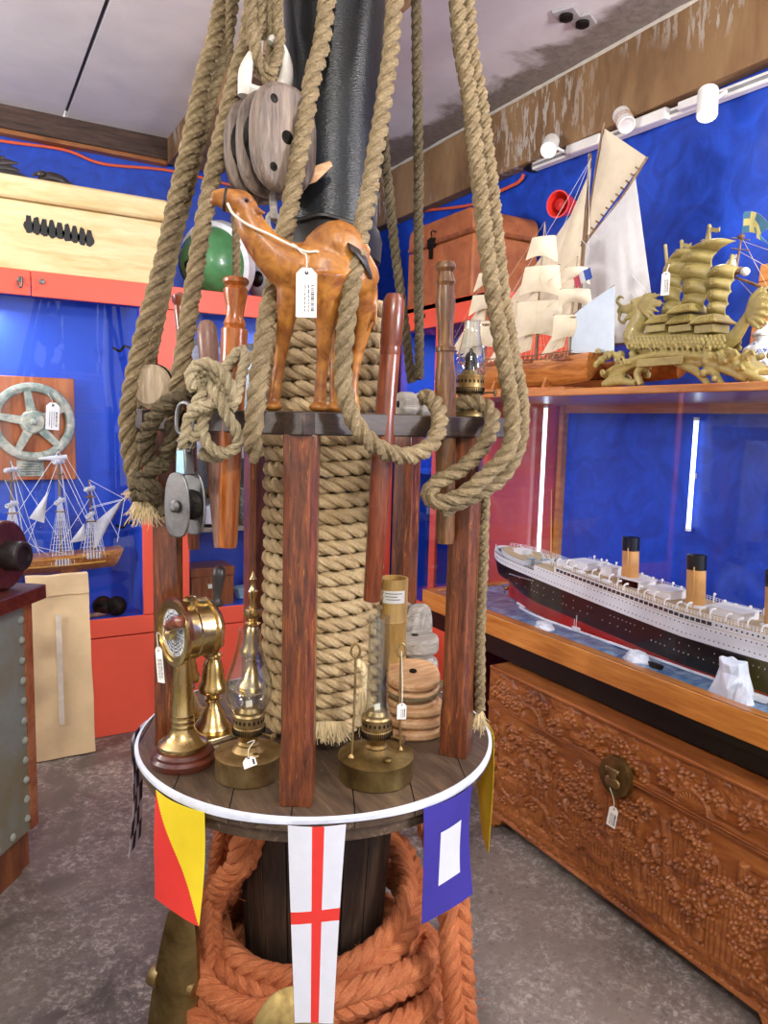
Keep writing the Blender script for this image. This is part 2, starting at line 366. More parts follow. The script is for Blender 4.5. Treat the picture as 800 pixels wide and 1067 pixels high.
# ================================================================ the setting
t, ad, base = MT.pop('_ceil')
gp = t.n('ShaderNodeNewGeometry'); t.t.links.remove(t.t.nodes['Separate XYZ'].inputs[0].links[0]); t.l(gp.outputs['Position'], t.t.nodes['Separate XYZ'].inputs[0])
st = t.ramp(ad.outputs[0], [(.40, 0.), (.43, 1.)])   # placeholder range, rescaled below
mr = t.n('ShaderNodeMapRange'); mr.inputs['From Min'].default_value = 2.40; mr.inputs['From Max'].default_value = 2.47; t.l(ad.outputs[0], mr.inputs['Value'])
fine = t.noise(t.coord('Object'), 30, 6, .7, .5)
t.set(Base_Color=t.mix(mr.outputs[0], base, t.ramp(fine, [(.3, '#6d6664'), (.7, '#968e8a')])), Roughness=.55); t.bump(fine, .2, .003); MT['ceiling'] = t.m
ZC = 3.0
struct('floor', MB().box((-2.6, -1.6, -.05), (2.5, 4.5, 0)), MT['floor'])
c = MB(); c.box((-2.6, -1.6, ZC), (.545, 4.5, ZC+.04)); c.box((.563, -1.6, ZC), (2.5, 4.5, ZC+.04)); struct('ceiling', c, MT['ceiling'])
struct('trim_1', MB().box((.535, -1.6, ZC+.02), (.573, 4.4, ZC+.04)), MT['black'])                       # dark gap between ceiling sheets
struct('wall_back', MB().box((-2.6, 4.5, 0), (2.5, 4.6, ZC)), MT['wallblue'])
struct('wall_right', MB().box((2.45, -1.6, 0), (2.55, 4.5, ZC)), MT['wallblue'])
struct('wall_left', MB().box((-2.7, -1.6, 0), (-2.6, 4.6, ZC)), plain('cream_wall', '#d8d2c6', .6))
struct('trim_2', MB().box((-2.6, 4.43, 2.885), (1.09, 4.5, ZC)), MT['beamdark'], bevel=.006)
struct('trim_3', MB().box((-2.6, 4.44, 2.862), (1.09, 4.5, 2.885)), MT['beamstrip'], bevel=.003)
# peeling brown beam along the right wall
t = NT('peeling_brown_beam'); v = t.coord('Object', (1, 1, .35)); f = t.noise(v, 3, 6, .65, .5); g = t.noise(t.coord('Object', (1, 1, .22)), 30, 6, .7, .3); h = t.noise(t.coord('Object'), 1.7, 3, .5)
b0 = t.ramp(f, [(.3, '#5d432c'), (.5, '#8a6a47'), (.72, '#a88a63')])
m1 = t.n('ShaderNodeMath', operation='MULTIPLY'); t.l(t.ramp(g, [(.52, 0.), (.56, 1.)]), m1.inputs[0]); g2 = t.n('ShaderNodeNewGeometry'); s2 = t.n('ShaderNodeSeparateXYZ'); t.l(g2.outputs['Position'], s2.inputs[0]); q1 = t.n('ShaderNodeMath', operation='SUBTRACT'); t.l(s2.outputs[1], q1.inputs[0]); q1.inputs[1].default_value = 2.85; q2 = t.n('ShaderNodeMath', operation='ABSOLUTE'); t.l(q1.outputs[0], q2.inputs[0]); q3 = t.n('ShaderNodeMapRange'); q3.inputs['From Min'].default_value = .5; q3.inputs['From Max'].default_value = .12; t.l(q2.outputs[0], q3.inputs['Value']); q4 = t.n('ShaderNodeMath', operation='MAXIMUM'); t.l(t.ramp(h, [(.55, 0.), (.66, .9)]), q4.inputs[0]); t.l(q3.outputs[0], q4.inputs[1]); t.l(q4.outputs[0], m1.inputs[1])
t.set(Base_Color=t.mix(m1.outputs[0], b0, '#b9b1a6'), Roughness=.7); t.bump(g, .4, .004); MT['beam'] = t.m
struct('trim_4', MB().box((2.38, -1.6, 2.685), (2.45, 4.43, ZC)), MT['beam'], bevel=.004)
struct('trim_5', MB().box((1.085, -1.6, 2.86), (1.40, 4.43, ZC)), MT['beam'], bevel=.006)
cl = MB()                                            # ragged white filler where ceiling and right beam meet
P = [np.array([2.375+.006*noise.noise((y*3, 0, 0)), y, ZC-.006]) for y in np.linspace(-1.5, 4.42, 120)]
cl.tube(P, [.008+.005*noise.noise((p[1]*9, 4, 0)) for p in P], 6); struct('trim_6', cl, MT['paint_white'])

# ---------------------------------------------------------------- red cabinets along the back
def lock(parent, x, y, z, hand=False):
    m = MB().lathe([(.011, 0), (.011, .006), (.006, .008)], (x, y, z), basis((0, -1, 0)), 16)
    o = m.build('lock', MT['steel'], parent, label='small round steel lock')
    if hand:
        MB().tube([(x, y-.006, z), (x+.004, y-.03, z+.004), (x+.003, y-.031, z-.03), (x-.008, y-.03, z-.034), (x-.01, y-.01, z-.01)], .004, 6, step=.005).build('key', MT['steel'], o)
YF = 3.417
def back_cabinet(x0, x1, bx0, bx1, label, seams, shelf=None):
    t = thing('display_cabinet', label, 'cabinet', ((x0+x1)/2, YF+.2, 0))
    d = .018; e = .0015
    def panel(a, b, c, dd, nm='front_panel'): return MB().box((a+e, YF, c+e), (b-e, YF+d, dd-e)).build(nm, MT['red'], t, bevel=.002)
    hs = [x0]+[s for s in seams if x0 < s < x1]+[x1]
    for a, b in zip(hs[:-1], hs[1:]): panel(a, b, 1.923, 2.026, 'header')
    panel(x0, x1, .463, .548, 'drawer_rail')
    for a, b in zip(hs[:-1], hs[1:]): panel(a, b, .0, .460, 'plinth_panel')
    if bx0 > x0: panel(x0, bx0, .548, 1.923, 'stile')
    if bx1 < x1: panel(bx1, x1, .548, 1.923, 'stile')
    b = MB(); yb = YF+.285
    b.box((bx0-.01, yb, .5), (bx1+.01, yb+.02, 1.96)); b.box((bx0-.02, YF+d, .53), (bx0, yb, 1.96)); b.box((bx1, YF+d, .53), (bx1+.02, yb, 1.96))
    b.box((bx0-.02, YF+d, .528), (bx1+.02, yb, .545)); b.box((bx0-.02, YF+d, 1.96), (bx1+.02, yb, 1.98)); b.build('bay_lining', MT['blue_in'], t, label='bright blue painted bay')
    MB().box((x0+.002, YF+d+.002, 2.0), (x1-.002, 4.3, 2.025)).build('top', MT['red'], t)
    MB().box((x0+.002, 4.28, 0), (x1-.002, 4.3, 2.0)).build('back_board', MT['red'], t)
    w = (bx1-bx0)/2
    for i, y in ((0, YF+.022), (1, YF+.034)):
        MB().box((bx0+i*w*.98+.004, y, .55), (bx0+w*(1.02 if i == 0 else 2)-.004, y+.005, 1.925)).build('glass_pane', MT['glass'], t)
    if shelf: MB().box((bx0+.002, YF+.06, shelf-.018), (bx1-.002, yb-.002, shelf)).build('shelf', MT['driftwood'], t, label='grey wooden shelf')
    return t
cabL = back_cabinet(-.9, .782, -.85, .712, 'coral red cabinet with deep blue bay holding the plaque and a model ship', [.285])
lock(cabL, .245, YF, 1.985, True); lock(cabL, .325, YF, 1.985)
cabM = back_cabinet(.786, 2.012, .925, 1.96, 'coral red cabinet with shelved blue bay directly behind the rope column', [1.42], .925)
for i in range(2):                                    # thorny black hooks on the bay side
    b = MB(); z = (1.75, .95, .62)[i]; b.tube([(.712, YF+.14, z), (.67, YF+.12, z+.01), (.65, YF+.13, z-.012), (.62, YF+.12, z+.0)], .006, 6, step=.006); b.build('twig_hook', MT['iron'], cabL, label='black twig-like bracket')
# red cabinet standing on the right wall beyond the glass case
t = thing('display_cabinet', 'coral red corner cabinet under the brown trunk, its header above a glazed bay', 'cabinet', (2.22, 3.0, 0))
xa, ya, yb = 2.015, 2.602, 3.40
for a, b_ in ((ya, 2.93), (2.93, yb)): MB().box((xa, a+.001, 1.915), (xa+.018, b_-.001, 2.026)).build('header', MT['red'], t, bevel=.002)
MB().box((xa, ya, 0), (xa+.018, yb, .55)).build('plinth_panel', MT['red'], t, bevel=.002)
MB().box((xa, ya, .55), (xa+.018, ya+.06, 1.915)).build('stile', MT['red'], t, bevel=.002)
MB().box((xa, 3.0, .55), (xa+.018, 3.05, 1.915)).build('stile', MT['red'], t, bevel=.002)
MB().box((xa+.018, ya, 0), (2.445, ya+.018, 2.026)).build('end_panel', MT['red'], t, bevel=.002)
MB().box((xa, ya+.02, 2.003), (2.445, yb, 2.026)).build('top', MT['red'], t)
MB().box((2.42, ya+.02, 0), (2.445, yb, 2.0)).build('back_panel', MT['blue_in'], t)
MB().box((xa+.02, yb-.018, 0), (2.42, yb, 2.0)).build('end_board', MT['blue_in'], t)
MB().box((xa+.02, ya+.02, .53), (2.42, yb-.02, .55)).build('bay_floor', MT['blue_in'], t)
MB().box((xa+.02, ya+.02, 1.20), (2.42, yb-.02, 1.215)).build('shelf', MT['blue_in'], t)
MB().box((xa+.006, ya+.06, .552), (xa+.011, yb, 1.915)).build('glass_pane', MT['glass'], t)
MB().lathe([(.011, 0), (.011, .006), (.005, .008)], (xa, 3.16, 1.975), basis((-1, 0, 0)), 16).build('lock', MT['iron'], t)

# ---------------------------------------------------------------- contents of the left bay
def price_tag(parent, top, w, h, nrm, side, cord=None, lines=3, tilt=0., name='price_tag', punched=True):
    """white card tag hanging from point top, facing nrm"""
    n = norm(nrm); s = norm(np.array(side)-n*(np.array(side) @ n)); d = -norm(np.cross(n, s)) if np.cross(n, s)[2] > 0 else norm(np.cross(n, s))
    if tilt: s, d = s*math.cos(tilt)+d*math.sin(tilt), d*math.cos(tilt)-s*math.sin(tilt)
    B = np.stack([s, d, n], 1); c = w*.28
    out = [(-w/2+c, 0), (w/2-c, 0), (w/2, c), (w/2, h), (-w/2, h), (-w/2, c)]
    top = np.array(top)
    g = MB().prism(out, -.0006, .0006, top, B).build(name, MT['paper'], parent, label='white card price tag', flat=True)
    k = MB(); r = random.Random(int(abs(top[0]*9999)))
    y0 = h*.34
    for i in range(16):
        a = y0 + i*h*.034; ww = h*.034*r.choice((.35, .5, .7))
        k.box((w*.22, a, .0007), (w*.38, a+ww, .0011))
    for q in range(lines):
        a = y0
        while a < h*.86:
            ln = r.uniform(.03, .09)*h; k.box((w*(.08-.16*q), a, .0007), (w*(.08-.16*q)+w*.045, a+ln, .0011)); a += ln+.02*h
    k.xf(B, top); k.build('printing', MT['ink'], g, label='dark barcode and lettering', flat=True)
    if punched:
        MB().lathe([(w*.10, -.0008), (w*.10, .0008)], top+d*h*.10, B, 12).build('eyelet', MT['ink'], g)
    if cord is not None: MB().tube([top+d*h*.10+n*.001]+[np.array(q) for q in cord], .0012, 6, step=.006).build('cord', MT['cream'], parent)
    return g
y = 3.655
t = thing('wheel_plaque', 'varnished wooden plaque with green bronze handwheel hung in the blue bay', 'plaque', (.28, y, 1.155))
MB().box((.07, y, 1.155), (.47, y+.02, 1.61)).build('board', MT['plaque'], t, bevel=.003)
w = MB(); cx, cz, yy = .295, 1.412, y-.02; R0 = .153
w.tube([(cx+R0*math.cos(a), yy, cz+R0*math.sin(a)) for a in np.linspace(0, 2*PI, 48, endpoint=False)], np.tile([[.020, .014]], (48, 1)), 10, closed=True)
w.lathe([(.0, -.018), (.045, -.016), (.055, 0), (.045, .018), (.0, .02)], (cx, yy, cz), basis((0, -1, 0)), 24)
for i in range(5):
    a = PI/2 + .15 + i*2*PI/5; dx, dz = math.cos(a), math.sin(a)
    w.add([np.array([cx, yy+s*.01, cz]) + np.array([dx, 0, dz])*r_ + np.array([-dz, 0, dx])*q for s in (-1, 1) for r_, q in ((.03, .020), (R0, .013), (R0, -.013), (.03, -.020))],
          [(0, 1, 2, 3), (7, 6, 5, 4), (0, 4, 5, 1), (1, 5, 6, 2), (2, 6, 7, 3), (3, 7, 4, 0)])
w.build('handwheel', MT['verdigris'], t)
MB().lathe([(.016, 0), (.016, .012), (.008, .018), (.008, .026)], (cx, yy-.016, cz), basis((0, -1, 0)), 6).build('hub_nut', MT['verdigris'], t)
pl = MB().box((.225, y-.003, 1.172), (.335, y, 1.243)).build('nameplate', MT['verdigris'], t, label='pale engraved nameplate')
k = MB()
for i in range(5):
    ww = (.03, .04, .045, .04, .02)[i]; k.box((.28-ww, y-.004, 1.224-i*.011), (.28+ww, y-.003, 1.2265-i*.011))
k.build('engraving', MT['ink'], pl)
price_tag(t, (.375, yy-.03, 1.50), .055, .12, (0, -1, 0), (1, 0, 0), [(.37, yy-.03, 1.51), (.36, yy-.02, 1.53), (.355, yy, 1.54)], tilt=.06)
for (a, b_) in ((.549, .597), (.604, .594)):
    MB().ball((a, 3.50 if a < .58 else 3.47, .545+.045), .045, n=24, m=16).build('cannonball', MT['iron'], None, 'black iron cannonball on the blue bay floor, %s' % ('left one, further from the cabinet stile' if a < .58 else 'right one, nearer the cabinet stile'), 'cannonball', 'cannonballs in the left bay')
MB().lathe([(.003, 0), (.01, .01), (.012, .05), (.008, .09), (.002, .1)], (.465, 3.462, .558), basis((1, .15, 0)), 12).build('wooden_peg', MT['pin_grey'], None, 'small turned wooden peg lying beside the cannonballs', 'peg')
# corrugated brown paper parcel leaning on the cabinet
F = np.zeros((150, 24, 3)); W = np.linspace(.232, .472, 24)
for i, u in enumerate(np.linspace(0, 1, 150)):
    for j, x in enumerate(W):
        z = .006+.775*u; F[i, j] = (x + .014*u*(-.6) + .004*noise.noise((u*5, 2, 0)), 3.285+.055*u + .0007*math.sin(u*150*PI*.8) + .010*noise.noise((x*9, z*7, 1)), z + (.004*noise.noise((x*14, 0, 3)) if u > .5 else 0))
m = MB(); m.sheet(F, .035, (0, -1, 0)); pa = m.build('parcel', MT['parcel'], None, 'tall flat parcel wrapped in ribbed brown paper leaning on the red cabinet', 'parcel')
WLOC[pa.name] = np.array(pa.location)
m = MB(); F2 = F[-17:, :].copy(); F2[:, :, 1] -= .0205; m.sheet(F2, .006, (0, -1, 0)); m.build('folded_flap', MT['parcel'], pa, label='folded and taped top flap')
MB().box((.33, 3.262, .15), (.352, 3.264, .62)).xf(np.array([[1, 0, 0], [0, 1, .062], [0, 0, 1]]), (0, -.002, 0)).build('tape', plain('clear_tape', '#ddd3c2', .25), pa, label='strip of shiny clear tape')

# ---------------------------------------------------------------- contents of the middle bay
sy = YF+.15
m = MB().lathe([(.005, .10), (.05, .095), (.085, .07), (.10, .03), (.102, .0)][::-1], (1.10, sy, .925), n=32); hat = m.build('cap', MT['white'], None, 'white domed sailor cap on the grey shelf behind the pulley', 'cap')
MB().lathe([(.101, 0), (.106, .0), (.108, .012), (.102, .016)], (1.10, sy, .928), n=32).build('cap_band', MT['black'], hat)
r = random.Random(3); z = .925
for i in range(5):
    h = (.03, .035, .028, .04, .045)[i]; c = ('#7a7468', '#948c7c', '#6b665e', '#a19a8c', '#8a8172')[i]
    t = thing('book', 'grey paper bound book in the stack on the grey shelf, ' + ('bottom of five', 'second from bottom', 'third from bottom', 'fourth from bottom', 'topmost and thickest')[i], 'book', (1.29, sy, z), 'books stacked on the grey shelf')
    o = .008*r.uniform(-1, 1); MB().box((1.222+o, sy-.07, z+.003), (1.37+o, sy+.07, z+h-.003)).build('pages', plain('pages', '#cfc6b0', .8), t)
    m = MB(); m.box((1.22+o, sy-.075, z), (1.375+o, sy+.075, z+.003)); m.box((1.22+o, sy-.075, z+h-.0035), (1.375+o, sy+.075, z+h-.0005)); m.box((1.217+o, sy-.075, z), (1.2205+o, sy+.075, z+h-.0005)); m.build('cover', two_tone('marbled_cover', '#4d4a44', c, 60), t); z += h
t = thing('instrument_box', 'small mahogany box with brass label plate on the cabinet bay floor', 'box', (1.06, sy, .545))
MB().box((.945, sy-.10, .545), (1.155, sy+.07, .69)).build('body', MT['brownwood'], t, bevel=.003); MB().box((.942, sy-.103, .692), (1.158, sy+.073, .735)).build('lid', MT['brownwood'], t, bevel=.003)
lp = MB(); lp.box((1.02, sy-.106, .63), (1.08, sy-.10, .634)); lp.box((1.02, sy-.106, .656), (1.08, sy-.10, .66)); lp.box((1.02, sy-.106, .634), (1.024, sy-.10, .656)); lp.box((1.076, sy-.106, .634), (1.08, sy-.10, .656)); lp.build('label_holder', MT['brass'], t); MB().box((1.024, sy-.102, .634), (1.076, sy-.1, .656)).build('label_card', MT['paper'], t)
t = thing('tin_boat', 'pale blue toy boat hull on the bay floor beside the mahogany box', 'boat', (1.28, sy, .545))
P = [(1.185, sy), (1.20, sy-.035), (1.26, sy-.05), (1.35, sy-.045), (1.38, sy), (1.35, sy+.045), (1.26, sy+.05), (1.20, sy+.035)]
m = MB(); V = [(1.28+(x-1.28)*.85, sy+(y_-sy)*.6, .546) for x, y_ in P]+[(x, y_, .60) for x, y_ in P]+[(1.28+(x-1.28)*.93, sy+(y_-sy)*.88, .605) for x, y_ in P]; n = 8
m.add(V, [list(range(8))[::-1], list(range(16, 24))]+[(i+q*8, (i+1) % 8+q*8, (i+1) % 8+8+q*8, i+8+q*8) for q in (0, 1) for i in range(8)]); m.build('hull', plain('pale_blue_paint', '#a9d6e0', .4), t, bevel=.003)
MB().lathe([(.03, 0), (.045, .012), (.05, .04), (.03, .06), (.002, .066)], (1.33, sy, .604), n=20).build('cabin', MT['white'], t)
t = thing('framed_print', 'grey framed print standing at the back of the middle bay above the cap', 'picture', (1.24, YF+.27, .925))
MB().box((1.0, YF+.262, 1.25), (1.5, YF+.272, 1.80)).build('print', two_tone('grey_print', '#6d747a', '#cfd6da', 5), t)
m = MB(); m.box((.985, YF+.25, .927), (1.515, YF+.28, 1.25)); m.box((.985, YF+.25, 1.80), (1.515, YF+.28, 1.83)); m.box((.985, YF+.25, 1.25), (1.0, YF+.28, 1.80)); m.box((1.5, YF+.25, 1.25), (1.515, YF+.28, 1.80)); m.build('frame', MT['black'], t)

# ---------------------------------------------------------------- on top of the back cabinets
t = thing('pine_chest', 'long cream pine chest with dark stencilled mark on top of the red cabinet', 'chest', (.05, 3.75, 2.026))
MB().box((-.75, 3.45, 2.027), (.84, 4.05, 2.30)).build('body', MT['pine'], t, bevel=.006); MB().box((-.76, 3.44, 2.305), (.846, 4.06, 2.395)).build('lid', MT['pine'], t, bevel=.012)
m = MB(); r = random.Random(5)
for i in range(9):
    x = .285+i*.029; out = []
    for a in np.linspace(0, 2*PI, 22, endpoint=False): out.append((x+(.016+.005*r.random())*math.cos(a), 2.205-.003*i+(.022+.008*r.random())*math.sin(a)+(.018 if math.sin(a) > .8 else 0)))
    m.prism(out, 0, .0012, (0, 3.4496, 0), np.array([[1, 0, 0], [0, 0, -1], [0, 1, 0]]))
m.build('stencil_mark', MT['black'], t, label='smudged black stencil mark', flat=True)
m = MB()                                               # carved eagle: body, head and spread wing
m.tube([(.33, 3.52, 2.40), (.37, 3.52, 2.425), (.42, 3.52, 2.42), (.465, 3.52, 2.398)], [.012, .026, .024, .008], 10, step=.008); m.ball((.345, 3.51, 2.432), (.02, .018, .016)); m.tube([(.33, 3.51, 2.432), (.315, 3.51, 2.425), (.312, 3.51, 2.415)], [.009, .006, .002], 8, step=.005)
for i in range(4): m.tube([(.40, 3.52, 2.425-.004*i), (.44, 3.515, 2.42-.006*i), (.475+.004*i, 3.51, 2.405-.004*i)], [.01, .008, .003], 6, step=.006)
m.ball((.40, 3.52, 2.402), (.05, .02, .008)); m.build('carved_bird', MT['carved_black'], None, 'small black carved bird lying on the pine chest lid', 'carving')
m = MB()
for i in range(7):
    a = -.15+i*.17; b_ = (.06+.012*i); p0 = np.array([.02, 3.50, 2.40]); d = np.array([math.cos(a), 0, math.sin(a)*.62]); L = .27-.012*i+.02*(i % 2)
    m.tube([p0, p0+d*L*.4+(0, 0, .01), p0+d*L*.8+(0, 0, .008), p0+d*L], np.array([[.016, .006], [.024, .009], [.02, .007], [.004, .002]]), 8, step=.02)
m.ball((.02, 3.5, 2.415), (.06, .02, .024)); m.build('carved_wing', MT['carved_black'], None, 'dark carved feathered wing standing at left end of the pine chest', 'carving')
def lampshade(c, ax, R, H, mats, name, label):
    B = basis(ax); t = thing(name, label, 'lampshade', c); mm = MB()
    MB().shell([(.035, 0), (R*.45, H*.10), (R*.72, H*.32), (R*.86, H*.62), (R*.9, H*.72)], .004, c, B, 48).build('cone', mats[0], t)
    MB().shell([(R*.9, H*.72), (R*1.02, H*.76), (R*1.05, H*1.0), (R*1.0, H*1.02)], .005, c, B, 48).build('flange', mats[1], t)
    MB().lathe([(.0, -.06), (.02, -.055), (.022, -.02), (.04, 0), (.0, .002)], c, B, 20).build('cap', MT['iron'], t, label='dark iron cap')
green = plain('green_enamel', '#4f8a58', .25, coat=.5)
c = np.array(atY(205, 276, 3.56)); lampshade(c+np.array([-.01, 0, 0]), (.72, .62, .22), .19, .22, (green, plain('white_enamel', '#dfe3e8', .3, coat=.5)), 'enamel_lampshade', 'green enamel lampshade with white flange on top of the red cabinet')
c = np.array(atY(262, 290, 3.75)); lampshade(c+np.array([.03, 0, .0]), (.8, .5, .1), .165, .2, (plain('grey_enamel', '#cfd4da', .3, coat=.5), MT['white']), 'enamel_lampshade', 'pale grey enamel lampshade lying behind the camel neck')
# trunk on the corner cabinet
t = thing('trunk_case', 'brown leather trunk with rounded lid on top of the corner cabinet', 'trunk', (2.235, 3.15, 2.026))
def trunk_part(z0, z1, r0, nm, top):
    x0, x1, y0, y1 = 2.05, 2.43, 2.824, 3.385; n = 6; prof = []
    if top: prof = [(y0, z0)]+[(y0+r0-r0*math.cos(a), z1-r0+r0*math.sin(a)) for a in np.linspace(0, PI/2, n)]+[(y1-r0+r0*math.sin(a), z1-r0+r0*math.cos(a)) for a in np.linspace(0, PI/2, n)]+[(y1, z0)]
    else: prof = [(y0, z0), (y0, z1), (y1, z1), (y1, z0)]
    return MB().prism(prof, x0, x1, (0, 0, 0), np.array([[0, 0, 1], [1, 0, 0], [0, 1, 0]])).build(nm, MT['trunk'], t, bevel=.01)
trunk_part(2.027, 2.312, 0, 'body', False); trunk_part(2.316, 2.43, .055, 'lid', True)
h = MB(); h.box((2.038, 3.13, 2.30), (2.05, 3.19, 2.345)); h.box((2.036, 3.15, 2.25), (2.048, 3.17, 2.35)); h.tube([(2.035, 3.145, 2.35), (2.028, 3.14, 2.365), (2.03, 3.13, 2.375), (2.045, 3.125, 2.37)], .004, 6, step=.005); h.build('hasp', MT['iron'], t, bevel=.002)
m = MB(); m.box((2.046, 2.83, 2.318), (2.05, 3.38, 2.334)); m.box((2.052, 2.82, 2.318), (2.428, 2.824, 2.334)); m.build('lid_edging', MT['brownwood'], t)

# ---------------------------------------------------------------- track light, horn, cables, ceiling plates
t = thing('track_light', 'white track light rail along the right wall below the beam', 'track light', (2.43, 1.8, 2.65))
def trk(y): return 2.672+.034*(y-2.866)/1.204
m = MB(); a = np.array([2.425, 2.87, 2.672]); b_ = np.array([2.425, -.4, 2.58]); m.beam(a, b_, .034, .036); m.build('rail', MT['white'], t, bevel=.003)
m = MB(); m.beam(a+(-.018, 0, 0), b_+(-.018, 0, 0), .003, .012); m.build('rail_slot', plain('grey_slot', '#8d8f92', .5), t)
MB().lathe([(.026, 0), (.024, .03), (.008, .075), (.006, .08)], (2.425, 2.87, 2.672), basis((0, 1, .15)), 16).build('cable_end', MT['black'], t, label='black cable end piece')
for (y0, y1) in ((2.42, 2.62), (2.08, 2.28), (1.45, 1.63)): MB().beam((2.402, y0, trk(y0)), (2.402, y1, trk(y1)), .04, .042).build('adapter', MT['white'], t, bevel=.006)
MB().beam((2.40, 1.93, trk(1.93)), (2.40, 2.02, trk(2.02)), .05, .03).build('joiner', MT['white'], t, bevel=.004)
bulb = emit('spot_lens', '#fff6e6', 40)
spots = []
for i, (px, py, ax) in enumerate(((573, 152, (-.60, -.50, -.62)), (650, 125, (.30, .55, .55)), (737, 108, (-.30, -.26, -.90)))):
    c = np.array(atX(px, py, 2.30 if i != 1 else 2.35)); ax = norm(ax); lab = ('glowing white spotlight at the far end of the track', 'white spotlight turned away beside the tall mainsail', 'glowing white spotlight nearest the camera on the track')[i]
    s = thing('spotlight', lab, 'spotlight', c, 'spotlights on the track'); B = basis(ax)
    MB().shell([(.030, -.055), (.034, -.052), (.035, .05), (.033, .052)], .003, c, B, 28).build('housing', MT['white'], s)
    MB().lathe([(.0, -.052), (.031, -.05)], c, B, 28).build('back_plate', MT['white'], s)
    if i != 1: MB().lathe([(.030, .040), (.0, .046)], c, B, 28).build('lens', bulb, s)
    else:
        MB().lathe([(.031, .046), (.0, .048)], c, B, 28).build('lens', plain('dull_lens', '#c9c9c9', .2), s)
        q = MB()
        for z in (-.02, -.006, .008): q.lathe([(.0353, z), (.0353, z+.004)], c, B, 28)
        q.build('vent_bands', plain('tan_band', '#b7876a', .5), s)
    MB().tube([c+B[:, 2]*-.03, c*.5+np.array([2.40, c[1], trk(c[1])])*.5, np.array([2.405, c[1]+.01, trk(c[1])])], .007, 8, step=.01).build('arm', MT['white'], s)
    spots.append((c, ax, i))
c = np.array(atX(583, 213, 2.34)); ax = norm((-.95, -.25, -.1)); B = basis(ax)
t = thing('horn_speaker', 'small red siren horn fixed to the blue wall beside the mast', 'siren', c)
MB().shell([(.034, -.085), (.045, -.05), (.054, .0), (.058, .016)], .006, c, B, 32).build('bell', plain('siren_red', '#e0332c', .4, coat=.3), t)
MB().lathe([(.0, -.04), (.026, -.035), (.030, -.02), (.025, 0), (.0, .01)], c, B, 24).build('centre_cone', plain('siren_dark_red', '#b8241f', .4), t)
MB().lathe([(.026, -.13), (.033, -.085), (.0, -.08)], c, B, 20).build('mount', plain('siren_red_2', '#c92d27', .4), t)
m = MB(); m.tube([(2.425, 2.95, 2.66), np.array(atX(540, 190, 2.43)), np.array(atX(512, 203, 2.43)), np.array(atY(478, 224, 4.3))*[1, 1, 1] if False else (2.435, 3.4, 2.62), (2.435, 3.9, 2.70), (2.435, 4.41, 2.77), (2.3, 4.485, 2.80)], .008, 8, step=.03)
m.tube([(2.3, 4.485, 2.80), (1.9, 4.485, 2.80), (1.45, 4.485, 2.83), (1.1, 4.485, 2.845), (.75, 4.485, 2.815), (.55, 4.485, 2.85), (.22, 4.485, 2.835), (-.3, 4.485, 2.84), (-1.2, 4.485, 2.83)], .008, 8, step=.03)
m.build('extension_cable', MT['orange_cable'], None, 'orange power cable clipped along the blue wall under the beam', 'cable')
for (px, py, l) in ((590, 13, 'left of the pair'), (607, 20, 'right of the pair')):
    c = np.array(atZ(px, py, ZC)); t = thing('ceiling_plate', 'square grey metal socket plate on the stained ceiling, '+l, 'ceiling plate', (c[0], c[1], ZC-.022), 'plates on the ceiling')
    B = basis((0, 0, -1), (1, .5, 0)); MB().obox((c[0], c[1], ZC-.006), (.085, .085, .012), B).build('plate', plain('grey_plate', '#a6a3a6', .5), t, bevel=.003)
    MB().lathe([(.026, 0), (.026, .012), (.012, .02), (.0, .021)], (c[0], c[1], ZC-.012), B, 20).build('socket', MT['iron'], t)
# ================================================================ glass case with the liner
X0, X1, Y0, Y1 = 1.685, 2.43, .30, 2.588
case = thing('glass_case', 'long glass display case in honey wood frame holding the ocean liner', 'display case', ((X0+X1)/2, (Y0+Y1)/2, 0))
MB().box((X0, Y0, .680), (X0+.045, Y1, .757)).build('base_rail', MT['casewood'], case, bevel=.003)
MB().box((X0+.046, Y1-.045, .680), (X1, Y1, .757)).build('base_rail', MT['casewood'], case, bevel=.003)
MB().box((X0+.012, Y0, .655), (X1-.01, Y1-.012, .681)).build('plinth', MT['black'], case); MB().box((X0+.03, Y0, .60), (X1-.01, Y1-.012, .656)).build('under_frame', MT['black'], case)
MB().box((X0-.004, Y0, 1.550), (2.448, Y1+.004, 1.572)).build('top_board', MT['casewood'], case, bevel=.003)
MB().box((X1-.03, Y1-.03, .757), (X1, Y1, 1.55)).build('corner_post', MT['casewood'], case)
MB().box((X1-.02, Y0, 1.515), (X1, Y1-.03, 1.55)).build('top_rail', MT['casewood'], case)
MB().box((X1, Y0, .66), (X1+.012, Y1, 1.55)).build('back_panel', MT['wallblue'], case, label='brushed blue back panel')
MB().box((X0+.003, Y0, .757), (X0+.009, Y1-.002, 1.55)).build('glass_pane', MT['case_glass'], case, label='large front pane'); MB().box((X0+.011, Y1-.008, .757), (X1-.03, Y1-.002, 1.55)).build('glass_pane', MT['case_glass'], case, label='end pane')
